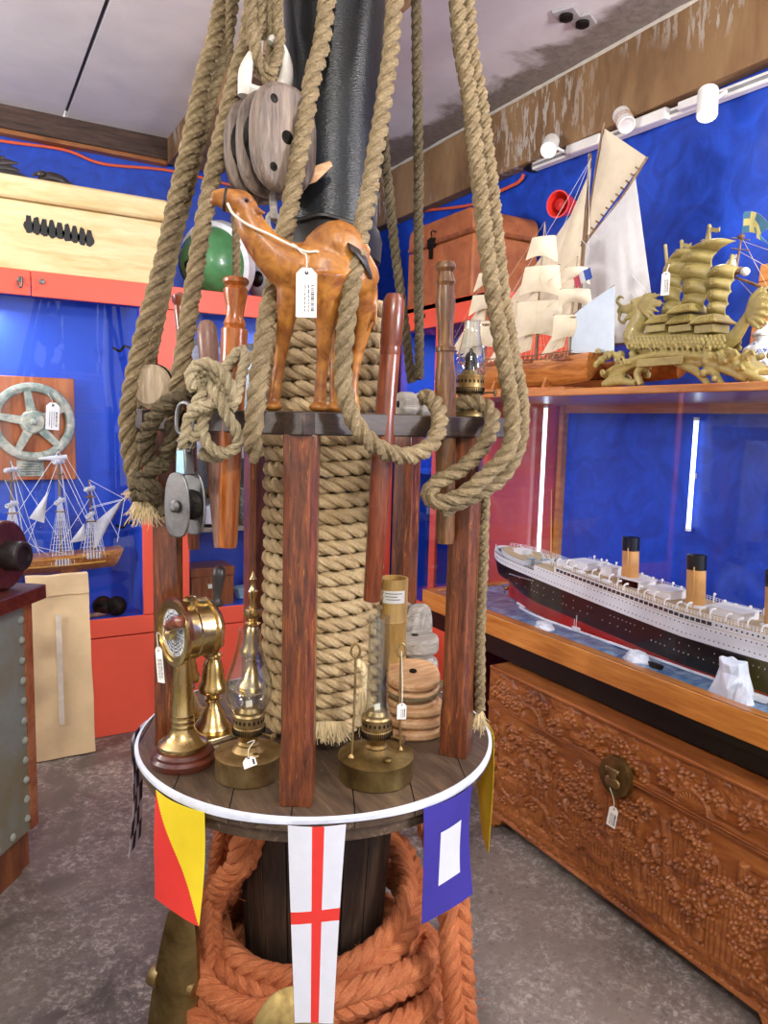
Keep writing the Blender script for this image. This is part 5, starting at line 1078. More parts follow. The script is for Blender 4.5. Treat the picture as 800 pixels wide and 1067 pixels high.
# oil lamps
def lamp(c, R_, Ht, name_label, mat, chim, br=1.0, wires=False, cat='oil lamp'):
    t = thing('oil_lamp', name_label, cat, c)
    MB().lathe([(.0, 0), (R_-.002, 0), (R_, .002), (R_, Ht-.003), (R_+.001, Ht), (R_-.003, Ht+.002), (R_*.5, Ht+.006), (.03, Ht+.011), (.024, Ht+.017), (.0, .0+Ht+.018)], c, n=64).build('tank', mat, t)
    z = Ht+.016
    MB().lathe([(.0, z), (.022*br, z), (.024*br, z+.004), (.019*br, z+.009), (.020*br, z+.014), (.030*br, z+.026), (.033*br, z+.034), (.033*br, z+.040), (.031*br, z+.042), (.031*br, z+.062), (.032*br, z+.066), (.030*br, z+.070), (.022*br, z+.072), (.018*br, z+.080), (.0, z+.081)], c, n=48).build('burner', MT['brass_old'], t)
    m = MB()
    for i in range(48):
        a = i*2*PI/48; p = np.array(c)+np.array([math.cos(a), math.sin(a), 0])*.0325*br+UP*(z+.034); m.obox(p, (.003, .0016, .014), np.stack([np.array([math.cos(a), math.sin(a), 0]), np.array([-math.sin(a), math.cos(a), 0]), UP], 1))
    for i in range(20):
        a = i*2*PI/20; p = np.array(c)+np.array([math.cos(a), math.sin(a), 0])*.031*br+UP*(z+.055); m.obox(p, (.0012, .004, .007), np.stack([np.array([math.cos(a), math.sin(a), 0]), np.array([-math.sin(a), math.cos(a), 0]), UP], 1))
    m.build('gallery', MT['iron'], t, label='dark pierced gallery')
    a = norm(RT*.8-FD*.5); q = np.array(c)+UP*(z+.03); m = MB(); m.tube([q+a*.03*br, q+a*.062], .0022, 6); m.lathe([(.0, 0), (.008, .0), (.009, .003), (.0, .005)], q+a*.06, basis(a), 14); m.build('wick_knob', MT['brass_old'], t)
    m = MB(); m.lathe([(.008, Ht), (.009, Ht+.010), (.006, Ht+.013), (.0, Ht+.013)], np.array(c)+norm(RT*.4-FD*.9)*R_*.66, n=16); m.build('filler_cap', mat, t)
    MB().obox(np.array(c)+UP*(z+.086), (.013, .003, .014), basis((0, .2, 1))).build('wick', MT['cream'], t)
    MB().shell([(r, z+.058+h) for r, h in chim], .0016, c, n=56).build('chimney', MT['chimney'], t, label='clear glass chimney')
    return t, z
bulb_ch = spline([(.0285, 0, 0), (.030, .012, 0), (.041, .03, 0), (.0475, .055, 0), (.0455, .082, 0), (.035, .115, 0), (.026, .145, 0), (.0215, .172, 0), (.0212, .186, 0)], .006)[:, :2]
c = onT(259, 806); tl, z = lamp(c, .0685, .048, 'brass oil lamp with bulging clear chimney left of the front post', MT['brass_old'], bulb_ch)
p = c+UP*.052+RT*.005-FD*.062; price_tag(tl, p+UP*.012, .026, .024, -FD*.5+UP*.9-RT*.2, RT, [p+UP*.024+FD*.012, p+UP*.036+FD*.025+RT*.01, c+UP*.08-FD*.03], lines=0, tilt=-.3)
tube_ch = [(.026, 0), (.027, .012), (.024, .03), (.0225, .05), (.0215, .16), (.0215, .22)]
c = onT(391, 808); tl, z = lamp(c, .0775, .046, 'low wide brass oil lamp with slender tube chimney right of the front post', MT['bronze'], tube_ch)
for a, h in ((-1, .215), (1, .205)):
    p = c+RT*a*.052+FD*(.012 if a > 0 else -.022)+UP*.048
    m = MB(); m.tube([p, p+UP*h*.5-RT*a*.004, p+UP*h-RT*a*.004], .0026, 8, step=.02); q = p+UP*(h+.012)-RT*a*.004; m.tube([q+RT*.009*math.cos(b)+UP*.014*math.sin(b) for b in np.linspace(0, 2*PI, 18, endpoint=False)], .0026, 8, closed=True); m.lathe([(.006, 0), (.007, .004), (.003, .010)], p, n=12); m.build('wire_upright', MT['brass_old'], tl)
    if a > 0: price_tag(tl, p+UP*.105-FD*.005, .019, .034, -FD, RT, [p+UP*.14-FD*.004, q-FD*.004], lines=2)
kL = -.0; c = atK(489, 414, kL); c = np.array([c[0], c[1], 0]); c2 = c+UP*(ZR1+.002)
t3, z = lamp(c2, .036, .010, 'oil lamp with tall clear chimney standing on the rail behind the right post', MT['brass_old'], [(.029, 0), (.032, .015), (.0335, .035), (.031, .055), (.024, .085), (.019, .11), (.0185, .135)], 1.0)
MB().lathe([(.0, .0), (.013, .0), (.0145, .006), (.0145, .048), (.011, .058), (.005, .062), (.003, .070), (.0, .071)], c2+UP*(z+.060), n=24).build('inner_tube', glass('smoky_glass', (.25, .24, .25, 1), 1.5, .05), t3, label='small smoky inner glass')
MB().box((c[0]-.05, c[1]-.045, ZR1-.012), (c[0]+.05, c[1]+.05, ZR1+.0015)).build('bracket_plate', MT['iron'], stand, label='black bracket plate under the lamp')
# brass candlesticks
def candlestick(c, s, label, name='candlestick'):
    t = thing(name, label, 'candlestick', c, None); B = basis(UP, (RT*.8+FD*.6))
    MB().prism([(-.042*s, -.030*s), (-.030*s, -.042*s), (.030*s, -.042*s), (.042*s, -.030*s), (.042*s, .030*s), (.030*s, .042*s), (-.030*s, .042*s), (-.042*s, .030*s)], 0, .014, c, B).build('square_base', MT['brass'], t, bevel=.003)
    pr = [(.0, .014), (.034, .014), (.035, .018), (.030, .026), (.024, .032), (.020, .045), (.013, .056), (.0115, .064), (.016, .067), (.016, .071), (.010, .075), (.013, .080), (.026, .084), (.0275, .090), (.026, .096), (.0215, .105), (.020, .120), (.0165, .138), (.0125, .146), (.0165, .150), (.0165, .154), (.010, .158), (.012, .163), (.019, .170), (.021, .178), (.019, .186), (.0, .186)]
    MB().lathe([(r*s, z*s if z > .014 else z) for r, z in pr], c, n=36).build('stem', MT['brass'], t); return t
candlestick(onT(222, 765), 1.25, 'brass turned candlestick on square base behind the telegraph')
candlestick(onT(196, 747), 1.1, 'brass candlestick mostly hidden behind the telegraph column')
c = cap(-.175, .24, ZD); candlestick(c, 1.25, 'slim brass candlestick standing behind the rope column at left')
c0 = c+UP*.233; m = MB(); m.lathe([(.010, 0), (.008, .02), (.012, .03), (.014, .045), (.008, .055), (.006, .07), (.010, .078), (.004, .09), (.0, .1)], c0, n=20); m.build('brass_finial', MT['brass'], None, 'pointed brass finial on top of the slim candlestick behind the rope column', 'finial')
# bamboo tube with paper label
c = onT(408, 742); c = cap(*( (c-C0) @ RT, .03), ZD); cc_ = atK(407, 700, .03); c = np.array([cc_[0], cc_[1], ZD]); t = thing('bamboo_tube', 'upright bamboo tube with white paper label beside the rope column', 'tube', c)
zt = atK(407, 602, .03)[2]-ZD; bam = wood('bamboo', '#94713c', '#b8924f', '#cfab67', 2, 2, .4, .2, 8)
MB().shell([(.037, 0), (.036, zt*.32), (.0385, zt*.335), (.036, zt*.35), (.0355, zt*.70), (.038, zt*.715), (.0355, zt*.73), (.036, zt)], .005, c, n=32).build('culm', bam, t)
nn = norm(-FD-RT*.0); s_ = RT; F = np.array([[c+RT*.0372*math.sin(a)-FD*.0372*math.cos(a)+UP*(zt-.055+dz_) for a in np.linspace(-.8, .75, 12)] for dz_ in (0, .03)]); m = MB(); m.sheet(F[:, ::-1] if False else F, .0008, -FD); lb = m.build('label', MT['paper'], t); m = MB()
for i, (a0, a1) in enumerate(((-.6, .5), (-.6, .2), (-.5, .4))):
    F = np.array([[c+RT*.0381*math.sin(a)-FD*.0381*math.cos(a)+UP*(zt-.032-.007*i+dz_) for a in np.linspace(a0, a1, 10)] for dz_ in (0, .0014)]); m.sheet(F, .0006, -FD)
m.build('printing', MT['ink'], lb)
# pale new blocks and grey weathered blocks
def block(c, ax, up, rx, rz, mats, name, label, nch=3, th=.024, gap=.010, strop=None, group=None):
    ax = norm(ax); up = np.array(up)-ax*(np.array(up) @ ax); up = norm(up); side = np.cross(up, ax); B = np.stack([side, up, ax], 1); tot = nch*th+(nch-1)*gap
    t = thing(name, label, 'pulley', c-UP*rz, group)
    for i in range(nch):
        z = -tot/2+i*(th+gap); MB().prism(oval(rx, rz, 28, 2.3), z, z+th, c, B).build('cheek', mats, t, bevel=min(.008, th*.3))
    for i in range(nch-1):
        z = -tot/2+i*(th+gap)+th; MB().lathe([(.0, z), (rx*.84, z), (rx*.78, z+gap/2), (rx*.84, z+gap), (.0, z+gap)], c, B, 32).build('sheave', mats, t)
    MB().lathe([(.0, -tot/2-.003), (.009, -tot/2-.002), (.009, tot/2+.002), (.0, tot/2+.003)], c, B, 14).build('axle_pin', MT['iron'], t)
    if strop: MB().rope([c+B @ np.array([(rx+.003)*math.cos(a), (rz+.003)*math.sin(a), strop[0]]) for a in np.linspace(0, 2*PI, 24, endpoint=False)], strop[1], closed=True).build('rope_strop', R, t)
    return t
c = np.array(atZ(431, 762, ZD)); c[2] = ZD+.0385; block(c, UP, FD, .068, .064, MT['block_pale'], 'pale_pulley', 'pale new wooden pulley lying flat on the table, lower of two', 3, .020, .008)
c2 = c+UP*.078+RT*-.008-FD*.004; t = block(c2, UP*.96-FD*.22, FD, .064, .062, MT['block_pale'], 'pale_pulley', 'pale new wooden pulley with rope strop lying on the other pale one', 3, .020, .007, strop=(-.0, .0055))
q = c2+RT*.066; MB().rope([q-RT*.02, q+UP*.004, q+RT*.022+UP*.003, q+RT*.03-UP*.012-FD*.01], .007).build('rope_eye', R, t)
c = cap(.245, .09, ZD+.051); block(c, UP, FD, .056, .055, MT['driftwood'], 'grey_pulley', 'grey weathered wooden pulley at the bottom of the stack behind the right post', 2, .042, .018)
c = cap(.240, .085, ZD+.051+.103); block(c, UP, FD, .060, .056, MT['driftwood'], 'grey_pulley', 'grey weathered wooden pulley lying flat on another one behind the right post', 2, .040, .020)
c = cap(.225, .215, ZD+.041); block(c, UP, FD, .080, .060, MT['driftwood'], 'grey_pulley', 'grey weathered wooden pulley lying flat beneath the upright grey one', 2, .034, .014)
c = cap(.215, .200, ZD+.084+.088); block(c, RT*.80-FD*.42, UP, .075, .088, MT['driftwood'], 'grey_pulley', 'large grey weathered pulley standing on edge behind the pale pulleys', 3, .036, .014)
E_ = np.array(atK(432, 415, .262)); E_[2] = ZR1+.033; block(E_, RT*.9+FD*.25, UP, .036, .033, MT['driftwood'], 'grey_pulley', 'small grey weathered pulley on the rear rail between the mahogany and walnut pins', 2, .042, .008)
cD = np.array(atK(161, 397, -.105)); cD[2] = ZR1+.046; ax = norm(-FD*.88-RT*.38); B = basis(ax, UP)
t = thing('deadeye', 'round weathered wooden deadeye standing on the left end of the rail', 'deadeye', cD-UP*.046)
MB().lathe([(.0, -.024), (.038, -.023), (.045, -.015), (.046, -.006), (.042, 0), (.046, .006), (.045, .015), (.036, .023), (.0, .025)], cD, B, 40).build('disc', wood('pale_weathered_wood', '#7c6a52', '#ab977a', '#c6b598', 2, 2, .7, 0, bump=.4), t)
MB().tube([cD+B @ np.array([.043*math.cos(a), .043*math.sin(a), 0]) for a in np.linspace(0, 2*PI, 30, endpoint=False)], .0045, 8, closed=True).build('iron_band', MT['iron'], t)

# ================================================================ leather camel on the rail
kf = [rail_k(285, 0), rail_k(333, 1), rail_k(352, 1), rail_k(377, 1)]
t = thing('leather_camel', 'tan leather camel figure with white tag standing on the rail, head raised to the left', 'camel', atK(330, 428, -.33))
m = MB(); kB = -.345
def cp(x, y, k): return atK(x, y, k)
m.tube([cp(303, 268, kB), cp(316, 279, kB), cp(337, 285, kB), (cp(360, 284, kB+.01)), cp(378, 290, kB+.02), cp(386, 296, kB+.03)], np.array([[.034, .028], [.054, .040], [.060, .046], [.058, .046], [.048, .040], [.022, .022]]), 20, step=.012)
m.tube([cp(326, 268, kB), cp(352, 258, kB+.005), cp(376, 275, kB+.015)], [.034, .048, .030], 16, step=.012)       # hump
m.tube([cp(313, 282, kB), cp(295, 274, kB-.004), cp(277, 258, kB-.010), cp(263, 238, kB-.014), cp(256, 220, kB-.016), cp(250, 210, kB-.016)], [.050, .042, .033, .028, .024, .019], 16, step=.01)
m.tube([cp(262, 222, kB-.018), cp(251, 213, kB-.018), cp(240, 209, kB-.020), cp(229, 206, kB-.020), cp(221, 206, kB-.020)], np.array([[.018, .018], [.024, .021], [.0205, .018], [.0165, .014], [.010, .010]]), 14, step=.006)
m.ball(cp(224, 209, kB-.020), (.010, .011, .009)); m.ball(cp(258, 210, kB-.025), .012)
for sx, kk in ((0, -.028), (0, .004)): m.tube([cp(264, 216, kB+kk), cp(270, 220, kB+kk*1.2), cp(277, 222, kB+kk*1.3)], [.006, .0055, .002], 8, step=.005)
def leg(pts, rad): m.tube([cp(*p) for p in pts], rad, 12, step=.01)
ff = kf
leg([(307, 278, kB-.004), (302, 310, kB+.002), (297, 340, (kB+ff[0])/2), (291, 380, ff[0]), (287, 406, ff[0]), (285, 420, ff[0])], [.034, .025, .0165, .0120, .0105, .012])
leg([(339, 285, kB-.02), (339, 318, kB-.012), (338, 345, kB-.005), (336, 380, ff[1]-.005), (334, 400, ff[1]-.004), (333, 420, ff[1]-.004)], [.042, .029, .0170, .0125, .0108, .012])
leg([(372, 288, kB+.03), (374, 318, kB+.045), (377, 340, kB+.055), (371, 372, ff[3]), (367, 400, ff[3]), (368, 421, ff[3])], [.038, .031, .0185, .0125, .0108, .012])
leg([(352, 290, kB+.055), (352, 320, kB+.058), (354, 345, kB+.06), (350, 375, ff[2]+.01), (349, 402, ff[2]+.01), (350, 421, ff[2]+.01)], [.036, .027, .0175, .0125, .0108, .012])
for (x, k) in ((284, ff[0]), (332, ff[1]-.004), (366, ff[3]), (349, ff[2]+.01)):
    q = cp(x, 424, k); q[2] = ZR1+.0085; m.ball(q-FD*.003, (.019, .019, .009), n=14, m=8)
m.tube([cp(384, 288, kB+.035), cp(390, 300, kB+.035), cp(391, 330, kB+.035), cp(389, 345, kB+.035)], [.008, .006, .005, .003], 8, step=.01)
body = m.build('body', MT['leather'], t, remesh=.0032, smooth_it=3)
m = MB()
for s in (-1, 1): m.ball(cp(257, 208.5, kB-.018+s*.0205), (.004, .0035, .003))
m.build('eye', MT['black'], t)
def loop(cx, cy, k, ax, r1, r2, rr): 
    B = basis(ax); cc = cp(cx, cy, k); return [cc+B @ np.array([r1*math.cos(a), r2*math.sin(a), 0]) for a in np.linspace(0, 2*PI, 20, endpoint=False)]
hd_ = cp(221, 206, kB-.02)-cp(250, 212, kB-.018)
m = MB(); m.tube(loop(235, 207.5, kB-.020, hd_, .0190, .0180, 0), .0022, 8, closed=True); m.build('muzzle_strap', MT['blackleather'], t)
m = MB(); m.tube([cp(237, 212, kB-.039), cp(243, 223, kB-.046), cp(258, 234, kB-.047), cp(280, 244, kB-.047), cp(300, 254, kB-.045), cp(318, 262, kB-.042), cp(330, 262, kB-.04), cp(334, 266, kB-.03)], .0022, 8, step=.006); m.build('rein', MT['cream'], t, label='thin grey rein cord')
m = MB(); A_ = cp(366, 250, kB-.012); F = np.array([[cp(*p) for p in row] for row in ([(362, 256, kB-.046), (374, 265, kB-.040), (382, 278, kB-.030), (387, 293, kB-.015)], [(360, 248, kB-.02), (374, 255, kB-.012), (385, 268, kB-.004), (391, 284, kB+.01)], [(362, 247, kB+.02), (375, 254, kB+.03), (386, 266, kB+.035), (392, 282, kB+.04)])]); m.sheet(F, .006, UP); m.build('saddle_pad', MT['blackleather'], t, sub=2, label='black leather saddle pad')
tp = atK(319.5, 279, kB-.062); m = MB(); price_tag(t, tp, .035, .082, -FD+RT*.05, RT, [tp+UP*.02-RT*.001, cp(314, 263, kB-.052), cp(308, 256, kB-.045), cp(304, 254, kB-.042)], lines=2)
# ================================================================ sailing ship models
def tri_sail(m, a, b, c, nrm, belly, mi=0, n=12, t=.0012):
    a, b, c, nrm = map(lambda q: np.array(q, float), (a, b, c, nrm)); F = np.zeros((n+1, n+1, 3))
    for i in range(n+1):
        for j in range(n+1):
            u, v = i/n, j/n; p = a*(1-u)+(b*(1-v)+c*v)*u; F[i, j] = p+nrm*belly*math.sin(PI*u)*math.sin(PI*v)
    m.sheet(F, t, nrm, mi)
def quad_sail(m, a, b, c, d, nrm, belly, mi=0, n=12, t=.0012, foot=0., crease=0.):
    a, b, c, d, nrm = map(lambda q: np.array(q, float), (a, b, c, d, nrm)); F = np.zeros((n+1, n+1, 3))
    for i in range(n+1):
        for j in range(n+1):
            u, v = i/n, j/n; F[i, j] = (a*(1-v)+b*v)*(1-u)+(d*(1-v)+c*v)*u+nrm*(belly*math.sin(PI*v)*math.sin(PI*min(1, u*.75+.1))+crease*math.sin(v*40)*u)+UP*foot*math.sin(PI*v)*u
    m.sheet(F, t, nrm, mi)
def hull_mesh(c, u, w, Lh, Bm, H, sheer=.25, keel=.2, bow_rake=.15, n=40, transom=.55):
    """wooden hull centred at c (waterline base), u along towards the bow, w across"""
    m = MB(); prof = [(.0, 0.), (.30, .10), (.62, .30), (.88, .58), (1., .85), (.97, 1.)]; F = np.zeros((len(prof)*2, n, 3))
    for j in range(n):
        s = j/(n-1); b = (1-(max(0, (s-.62)/.38))**2.2)*(transom+(1-transom)*min(1, s/.35)**.8); sh = sheer*((s-.42)**2)*2.2
        for i, (q, z) in enumerate(prof):
            zz = H*(z+sh*z)+H*keel*max(0, (.25-s)/.25)*.8*(1-z)+H*.5*max(0, (s-.85)/.15)**2*(1-z); x = (s-.5)*Lh+bow_rake*Lh*z*max(0, (s-.7)/.3)**2-.04*Lh*z*max(0, (.15-s)/.15)
            F[i, j] = np.array(c)+u*x+w*Bm/2*b*q+UP*zz; F[-1-i, j] = np.array(c)+u*x-w*Bm/2*b*q+UP*zz
    m.grid(F, mfun=lambda a, b_: 1 if .0 < abs(a-.5) < .06 else 0)
    k = len(prof); D = np.stack([F[k-1], F[k]], 0)-UP*H*.06; m.grid(D, 2); m.add([F[i, 0] for i in range(2*k)], [list(range(2*k))])
    m.add([F[0, 0], F[-1, 0], F[-1, -1], F[0, -1]], [(0, 1, 2, 3)]); return m, F
dk = MT['block_pale']
# ---- three-masted ship on top of the glass case, bow to the left (far end)
ZT = 1.572; u = np.array([0, 1., 0]); w = np.array([1., 0, 0]); xs_ = 1.80
c = np.array([xs_, 2.13, ZT+.018]); t = thing('tall_ship', 'three-masted wooden model ship with cream sails on top of the glass case, nearest the mast', 'ship model', (xs_, 2.13, ZT))
m, F = hull_mesh(c, u, w, .64, .12, .085, .5); m.build('hull', [MT['hull'], MT['brownwood'], dk], t, label='varnished planked hull')
m = MB(); m.box((xs_-.06, 1.86, ZT), (xs_+.06, 2.42, ZT+.012))
for y in (1.98, 2.26): m.prism([(-.05, 0), (.05, 0), (.03, .05), (.0, .03), (-.03, .05)], -.006, .006, (xs_, y, ZT+.01), np.array([[1, 0, 0], [0, 0, -1], [0, 1, 0]]).T if False else np.array([[1, 0, 0], [0, 0, 1], [0, 1, 0]]))
m.build('cradle', MT['hull'], t, bevel=.002)
m = MB()
for s in (-1, 1):
    for y in np.linspace(1.87, 2.36, 22): m.box((xs_+s*.053-.0015, y-.0015, ZT+.10), (xs_+s*.053+.0015, y+.0015, ZT+.120))
    m.tube([(xs_+s*.053, y, ZT+.121+.02*abs(y-2.1)) for y in np.linspace(1.84, 2.38, 14)], .0022, 5)
m.build('deck_rail', MT['spar'], t); m = MB()
for y in (1.90, 1.97, 2.20): m.box((xs_-.02, y-.02, ZT+.095), (xs_+.02, y+.02, ZT+.125))
for y in (1.885, 2.06, 2.25): m.box((xs_-.068, y-.035, ZT+.098), (xs_-.052, y+.035, ZT+.105)); [m.ball((xs_-.062, y-.03+.012*i, ZT+.108), .004, n=8, m=6) for i in range(6)]
m.build('deck_fittings', MT['brownwood'], t)
masts = [(2.375, .50), (2.075, .585), (1.905, .44)]; sp = MB(); rg = MB(); sl = MB(); wr = random.Random(6)
tops = []
for mi_, (y, h) in enumerate(masts):
    wa = (.72, .55, .85)[mi_]; wv = np.array([-math.sin(wa), math.cos(wa), 0]); sail_n = norm((-math.cos(wa), -math.sin(wa), 0)); sp = MB(); b = np.array([xs_, y, ZT+.09]); tp_ = b+UP*(h-.09)+u*-.012; tops.append(tp_); sp.tube([b, b+(tp_-b)*.4], [.0055, .005], 8); sp.tube([b+(tp_-b)*.38+u*.008, tp_], [.004, .0018], 8); q = b+(tp_-b)*.4; sp.lathe([(.006, 0), (.020, .004), (.021, .012), (.019, .013), (.004, .008)], q, n=14)
    levels = (.16, .46, .70, .90); hw = (.098, .084, .064, .044) if mi_ != 2 else (.075, .066, .05, .036)
    for i in range(4):
        z = levels[i]; p = b+(tp_-b)*z; 
        yd = p+UP*.0; sp.tube([yd-wv*hw[i], yd, yd+wv*hw[i]], [.0015, .003, .0015], 6) if i else None
        if i < 3:
            pt = b+(tp_-b)*levels[i+1]; h1 = hw[i+1]*.95; h0 = hw[i]*.98
            dq = wr.uniform(-.012, .012); quad_sail(sl, pt-wv*h1, pt+wv*h1, p+wv*h0*wr.uniform(.8, 1)+UP*(.016+dq), p-wv*h0*wr.uniform(.8, 1)+UP*(.016-dq), sail_n, wr.uniform(.018, .036), foot=wr.uniform(.012, .035), crease=.0012)
    for s in (-1, 1):
        for k_ in range(4): rg.tube([b+w*s*.056+u*(.03*k_-.03)+UP*.01, b+(tp_-b)*.40], .0008, 4, caps=False)
        for k_ in range(7): f_ = k_/7; rg.tube([b+w*s*(.056*(1-f_))+u*.06*(1-f_)+UP*(.01+f_*.16), b+w*s*(.056*(1-f_))-u*.03*(1-f_)+UP*(.01+f_*.16)], .0006, 4, caps=False)
        rg.tube([b+w*s*.05-u*.04, tp_], .0007, 4, caps=False)
    sp.build('mast', MT['spar'], t)
sp = MB()
bs = np.array([xs_, 2.46, ZT+.115]); be = np.array([xs_, 2.62, ZT+.19]); sp.tube([bs-u*.06-UP*.02, be], [.004, .002], 8)
for f_ in (.35, .65, .95): rg.tube([tops[0]*f_+(np.array([xs_, 2.375, ZT+.09]))*(1-f_), be], .0008, 4, caps=False)
for a, b_ in ((0, 1), (1, 2)):
    for f_ in (.4, .7, 1.):
        pa_, pb_ = np.array([xs_, masts[a][0], ZT+.09]), np.array([xs_, masts[b_][0], ZT+.09]); rg.tube([pb_+(tops[b_]-pb_)*f_, pa_+(tops[a]-pa_)*f_*.55], .0008, 4, caps=False)
    pa_ = np.array([xs_, masts[a][0], ZT+.12]); tri_sail(sl, tops[b_]*.62+np.array([xs_, masts[b_][0], ZT+.09])*.38, pa_+u*-.02, np.array([xs_, masts[b_][0]+.03, ZT+.15]), w, -.008)
for f_ in (.3, .5, .7): tri_sail(sl, tops[0]*f_+np.array([xs_, 2.375, ZT+.09])*(1-f_)+u*.012, bs+(be-bs)*(f_+.2), np.array([xs_, 2.40, ZT+.13+f_*.06]), w, -.012)
bz = np.array([xs_, 1.905, ZT+.125]); g1 = np.array([xs_-.01, 1.715, ZT+.32]); b1 = np.array([xs_-.01, 1.70, ZT+.115]); mz = np.array([xs_, 1.903, ZT+.25])
sp.build('bowsprit', MT['spar'], t); MB().tube([mz, g1], [.003, .0018], 6).build('gaff', MT['spar'], t); MB().tube([bz, b1], [.003, .002], 6).build('boom', MT['spar'], t)
rg.build('rigging', MT['fray'], t); sl.build('sails', MT['sail'], t, sharp=60)
m = MB(); quad_sail(m, mz, g1, b1, bz, w, -.012, crease=.0008); m.build('spanker_sail', plain('pale_blue_sailcloth', '#d3e3f2', .85, var=.05), t, label='pale bluish stern sail')
m = MB(); p = np.array([xs_-.045, 1.86, ZT+.36]); d1 = norm((-.10, -1, .28)); d2 = norm((.05, -.35, -1)); 
Ff = np.array([[p+d1*.078*j/12+d2*.036*i/4+w*.004*math.sin(j*.7) for j in range(13)] for i in range(5)]); m.sheet(Ff, .0008, w, mfun=lambda a, b_: 0 if b_ < .34 else (1 if b_ < .67 else 2))
m.build('ensign', [plain('flag_rose', '#b5485a', .8), MT['sail_white'], plain('flag_blue2', '#3a55a8', .8)], t, label='blue white and red ensign')
# ---- big gaff sailing boat behind it
xb = 2.06; t = thing('gaff_yacht', 'large wooden yacht model with tall cream gaff sails behind the three-masted ship', 'ship model', (xb, 2.05, ZT))
def P_(px, py, dx=0.): return np.array(atX(px, py, xb+dx))
c = np.array([xb, 2.06, ZT+.035]); m, F = hull_mesh(c, u, w, .78, .15, .075, .3); m.build('hull', [MT['brownwood'], MT['black'], dk], t)
m = MB(); m.box((xb-.05, 1.95, ZT), (xb+.05, 2.2, ZT+.05)); m.build('cradle', MT['hull'], t, bevel=.003)
mb0 = np.array([xb, P_(600, 390)[1], ZT+.10]); mt = P_(615, 160); sp = MB(); sp.tube([mb0, P_(606, 300), mt], [.011, .010, .006], 10, step=.05); sp.tube([P_(605, 285), P_(622, 170), P_(629, 128)], [.006, .0055, .004], 8, step=.05)
sp.tube([P_(604, 258), P_(640, 218), P_(674, 164)], [.007, .008, .004], 8, step=.04); sp.tube([P_(603, 362), P_(655, 357)], [.006, .005], 8); MB().tube([np.array([xb, 2.38, ZT+.105]), np.array([xb, 2.64, ZT+.17])], [.006, .003], 8).build('bowsprit', MT['spar'], t)
for i in range(12): q = P_(607+5.2*i, 252-7.0*i); sp.lathe([(.009, -.002), (.009, .002)], q, basis((.0, -.6, .8)), 10)
sp.build('mast_and_spars', MT['spar'], t); m = MB(); wn = norm((-1, -.25, 0))
quad_sail(m, P_(605, 262), P_(662, 186), P_(685, 355), P_(604, 360), wn, .02, n=26, crease=.0022); m.build('mainsail', MT['sail_white'], t, label='white creased mainsail', sharp=70)
m = MB(); tri_sail(m, P_(630, 134), P_(607, 254), P_(674, 164), wn, .012, n=16); m.build('topsail', MT['sail'], t, label='cream topsail', sharp=70)
m = MB(); tri_sail(m, P_(616, 175), P_(600, 345), P_(540, 350), wn, .02, n=16); m.build('staysail', MT['sail'], t, label='cream staysail', sharp=70); m = MB(); tri_sail(m, P_(612, 200), P_(575, 350), P_(512, 340), wn, .02, n=16); m.build('jib', MT['sail'], t, sharp=70)
m = MB()
for a, b_ in (((616, 165), (540, 350)), ((616, 165), (510, 345)), ((620, 245), (675, 305)), ((606, 250), (680, 330)), ((614, 170), (612, 380)), ((614, 170), (590, 385))): m.tube([P_(*a, -.012), P_(*b_, -.012)], .0009, 4, caps=False)
m.build('rigging', MT['line_white'], t)

# ---- dragon boat sculpture
xd = 1.83; t = thing('dragon_boat', 'olive gold dragon boat sculpture with three ribbed sails and carved base on the glass case', 'sculpture', (xd, 1.43, ZT))
def D_(px, py, dx=0.): return np.array(atX(px, py, xd+dx))
m = MB(); pts = [D_(634, 392), D_(655, 382), D_(690, 372), D_(730, 372), D_(775, 378), D_(798, 388)]
m.tube(pts, np.array([[.012, .04], [.018, .055], [.022, .06], [.022, .06], [.020, .055], [.010, .04]]), 16, step=.02)
r_ = random.Random(9)
for s, (px0, px1) in ((-1, (640, 795)), (1, (640, 795))):
    for i in range(26):
        px = r_.uniform(634, 672) if i < 12 else r_.uniform(745, 799); q = D_(px, r_.uniform(368, 396), s*.0); q[0] = xd+s*r_.uniform(.02, .062); m.ball(q, r_.uniform(.008, .016), n=10, m=7)
for (a, b_, c_) in (((628, 401), (650, 385), (668, 376)), ((668, 401), (664, 388), (678, 376)), ((738, 401), (726, 388), (700, 376)), ((752, 401), (742, 386), (735, 376)), ((798, 399), (780, 390), (760, 380)), ((700, 376), (740, 380), (778, 395))):
    for s in (-.040, .040): m.tube([D_(*a, s), D_(*b_, s), D_(*c_, s)], [.010, .012, .010], 8, step=.01)
for s in (-.04, .04): m.tube([D_(632, 400, s), D_(645, 397, s), D_(662, 399, s)], [.012, .014, .010], 8, step=.01)
def curl(q, R_, s, sg=1):
    m.tube([q+np.array([0, -sg*R_*math.cos(a)*(1-a/9), R_*math.sin(a)*(1-a/9)]) for a in np.linspace(-.5, 4.6, 16)], [.0055, .0035], 6, step=.004)
for i in range(8): 
    q = D_(668+11.5*i, 362.5+.4*i); 
    for s in (-.052, .052): curl(q+w*s, .011, s)
for i in range(7):
    for s in (-.058, .058): curl(D_(760+6*i, 372+r_.uniform(-6, 14))+w*s, .010, s)
    for s in (-.058, .058): curl(D_(636+5*i, 376+r_.uniform(-8, 14))+w*s, .010, s)
m.build('carved_base', MT['gold'], t, remesh=.0034, smooth_it=1)
m = MB(); m.box((xd-.062, D_(726, 376)[1], ZT+.062), (xd-.057, D_(678, 376)[1], ZT+.085)); 
m.build('plaque', MT['gold'], t, bevel=.002)
m = MB()                                                   # dragon body hull, neck, tail
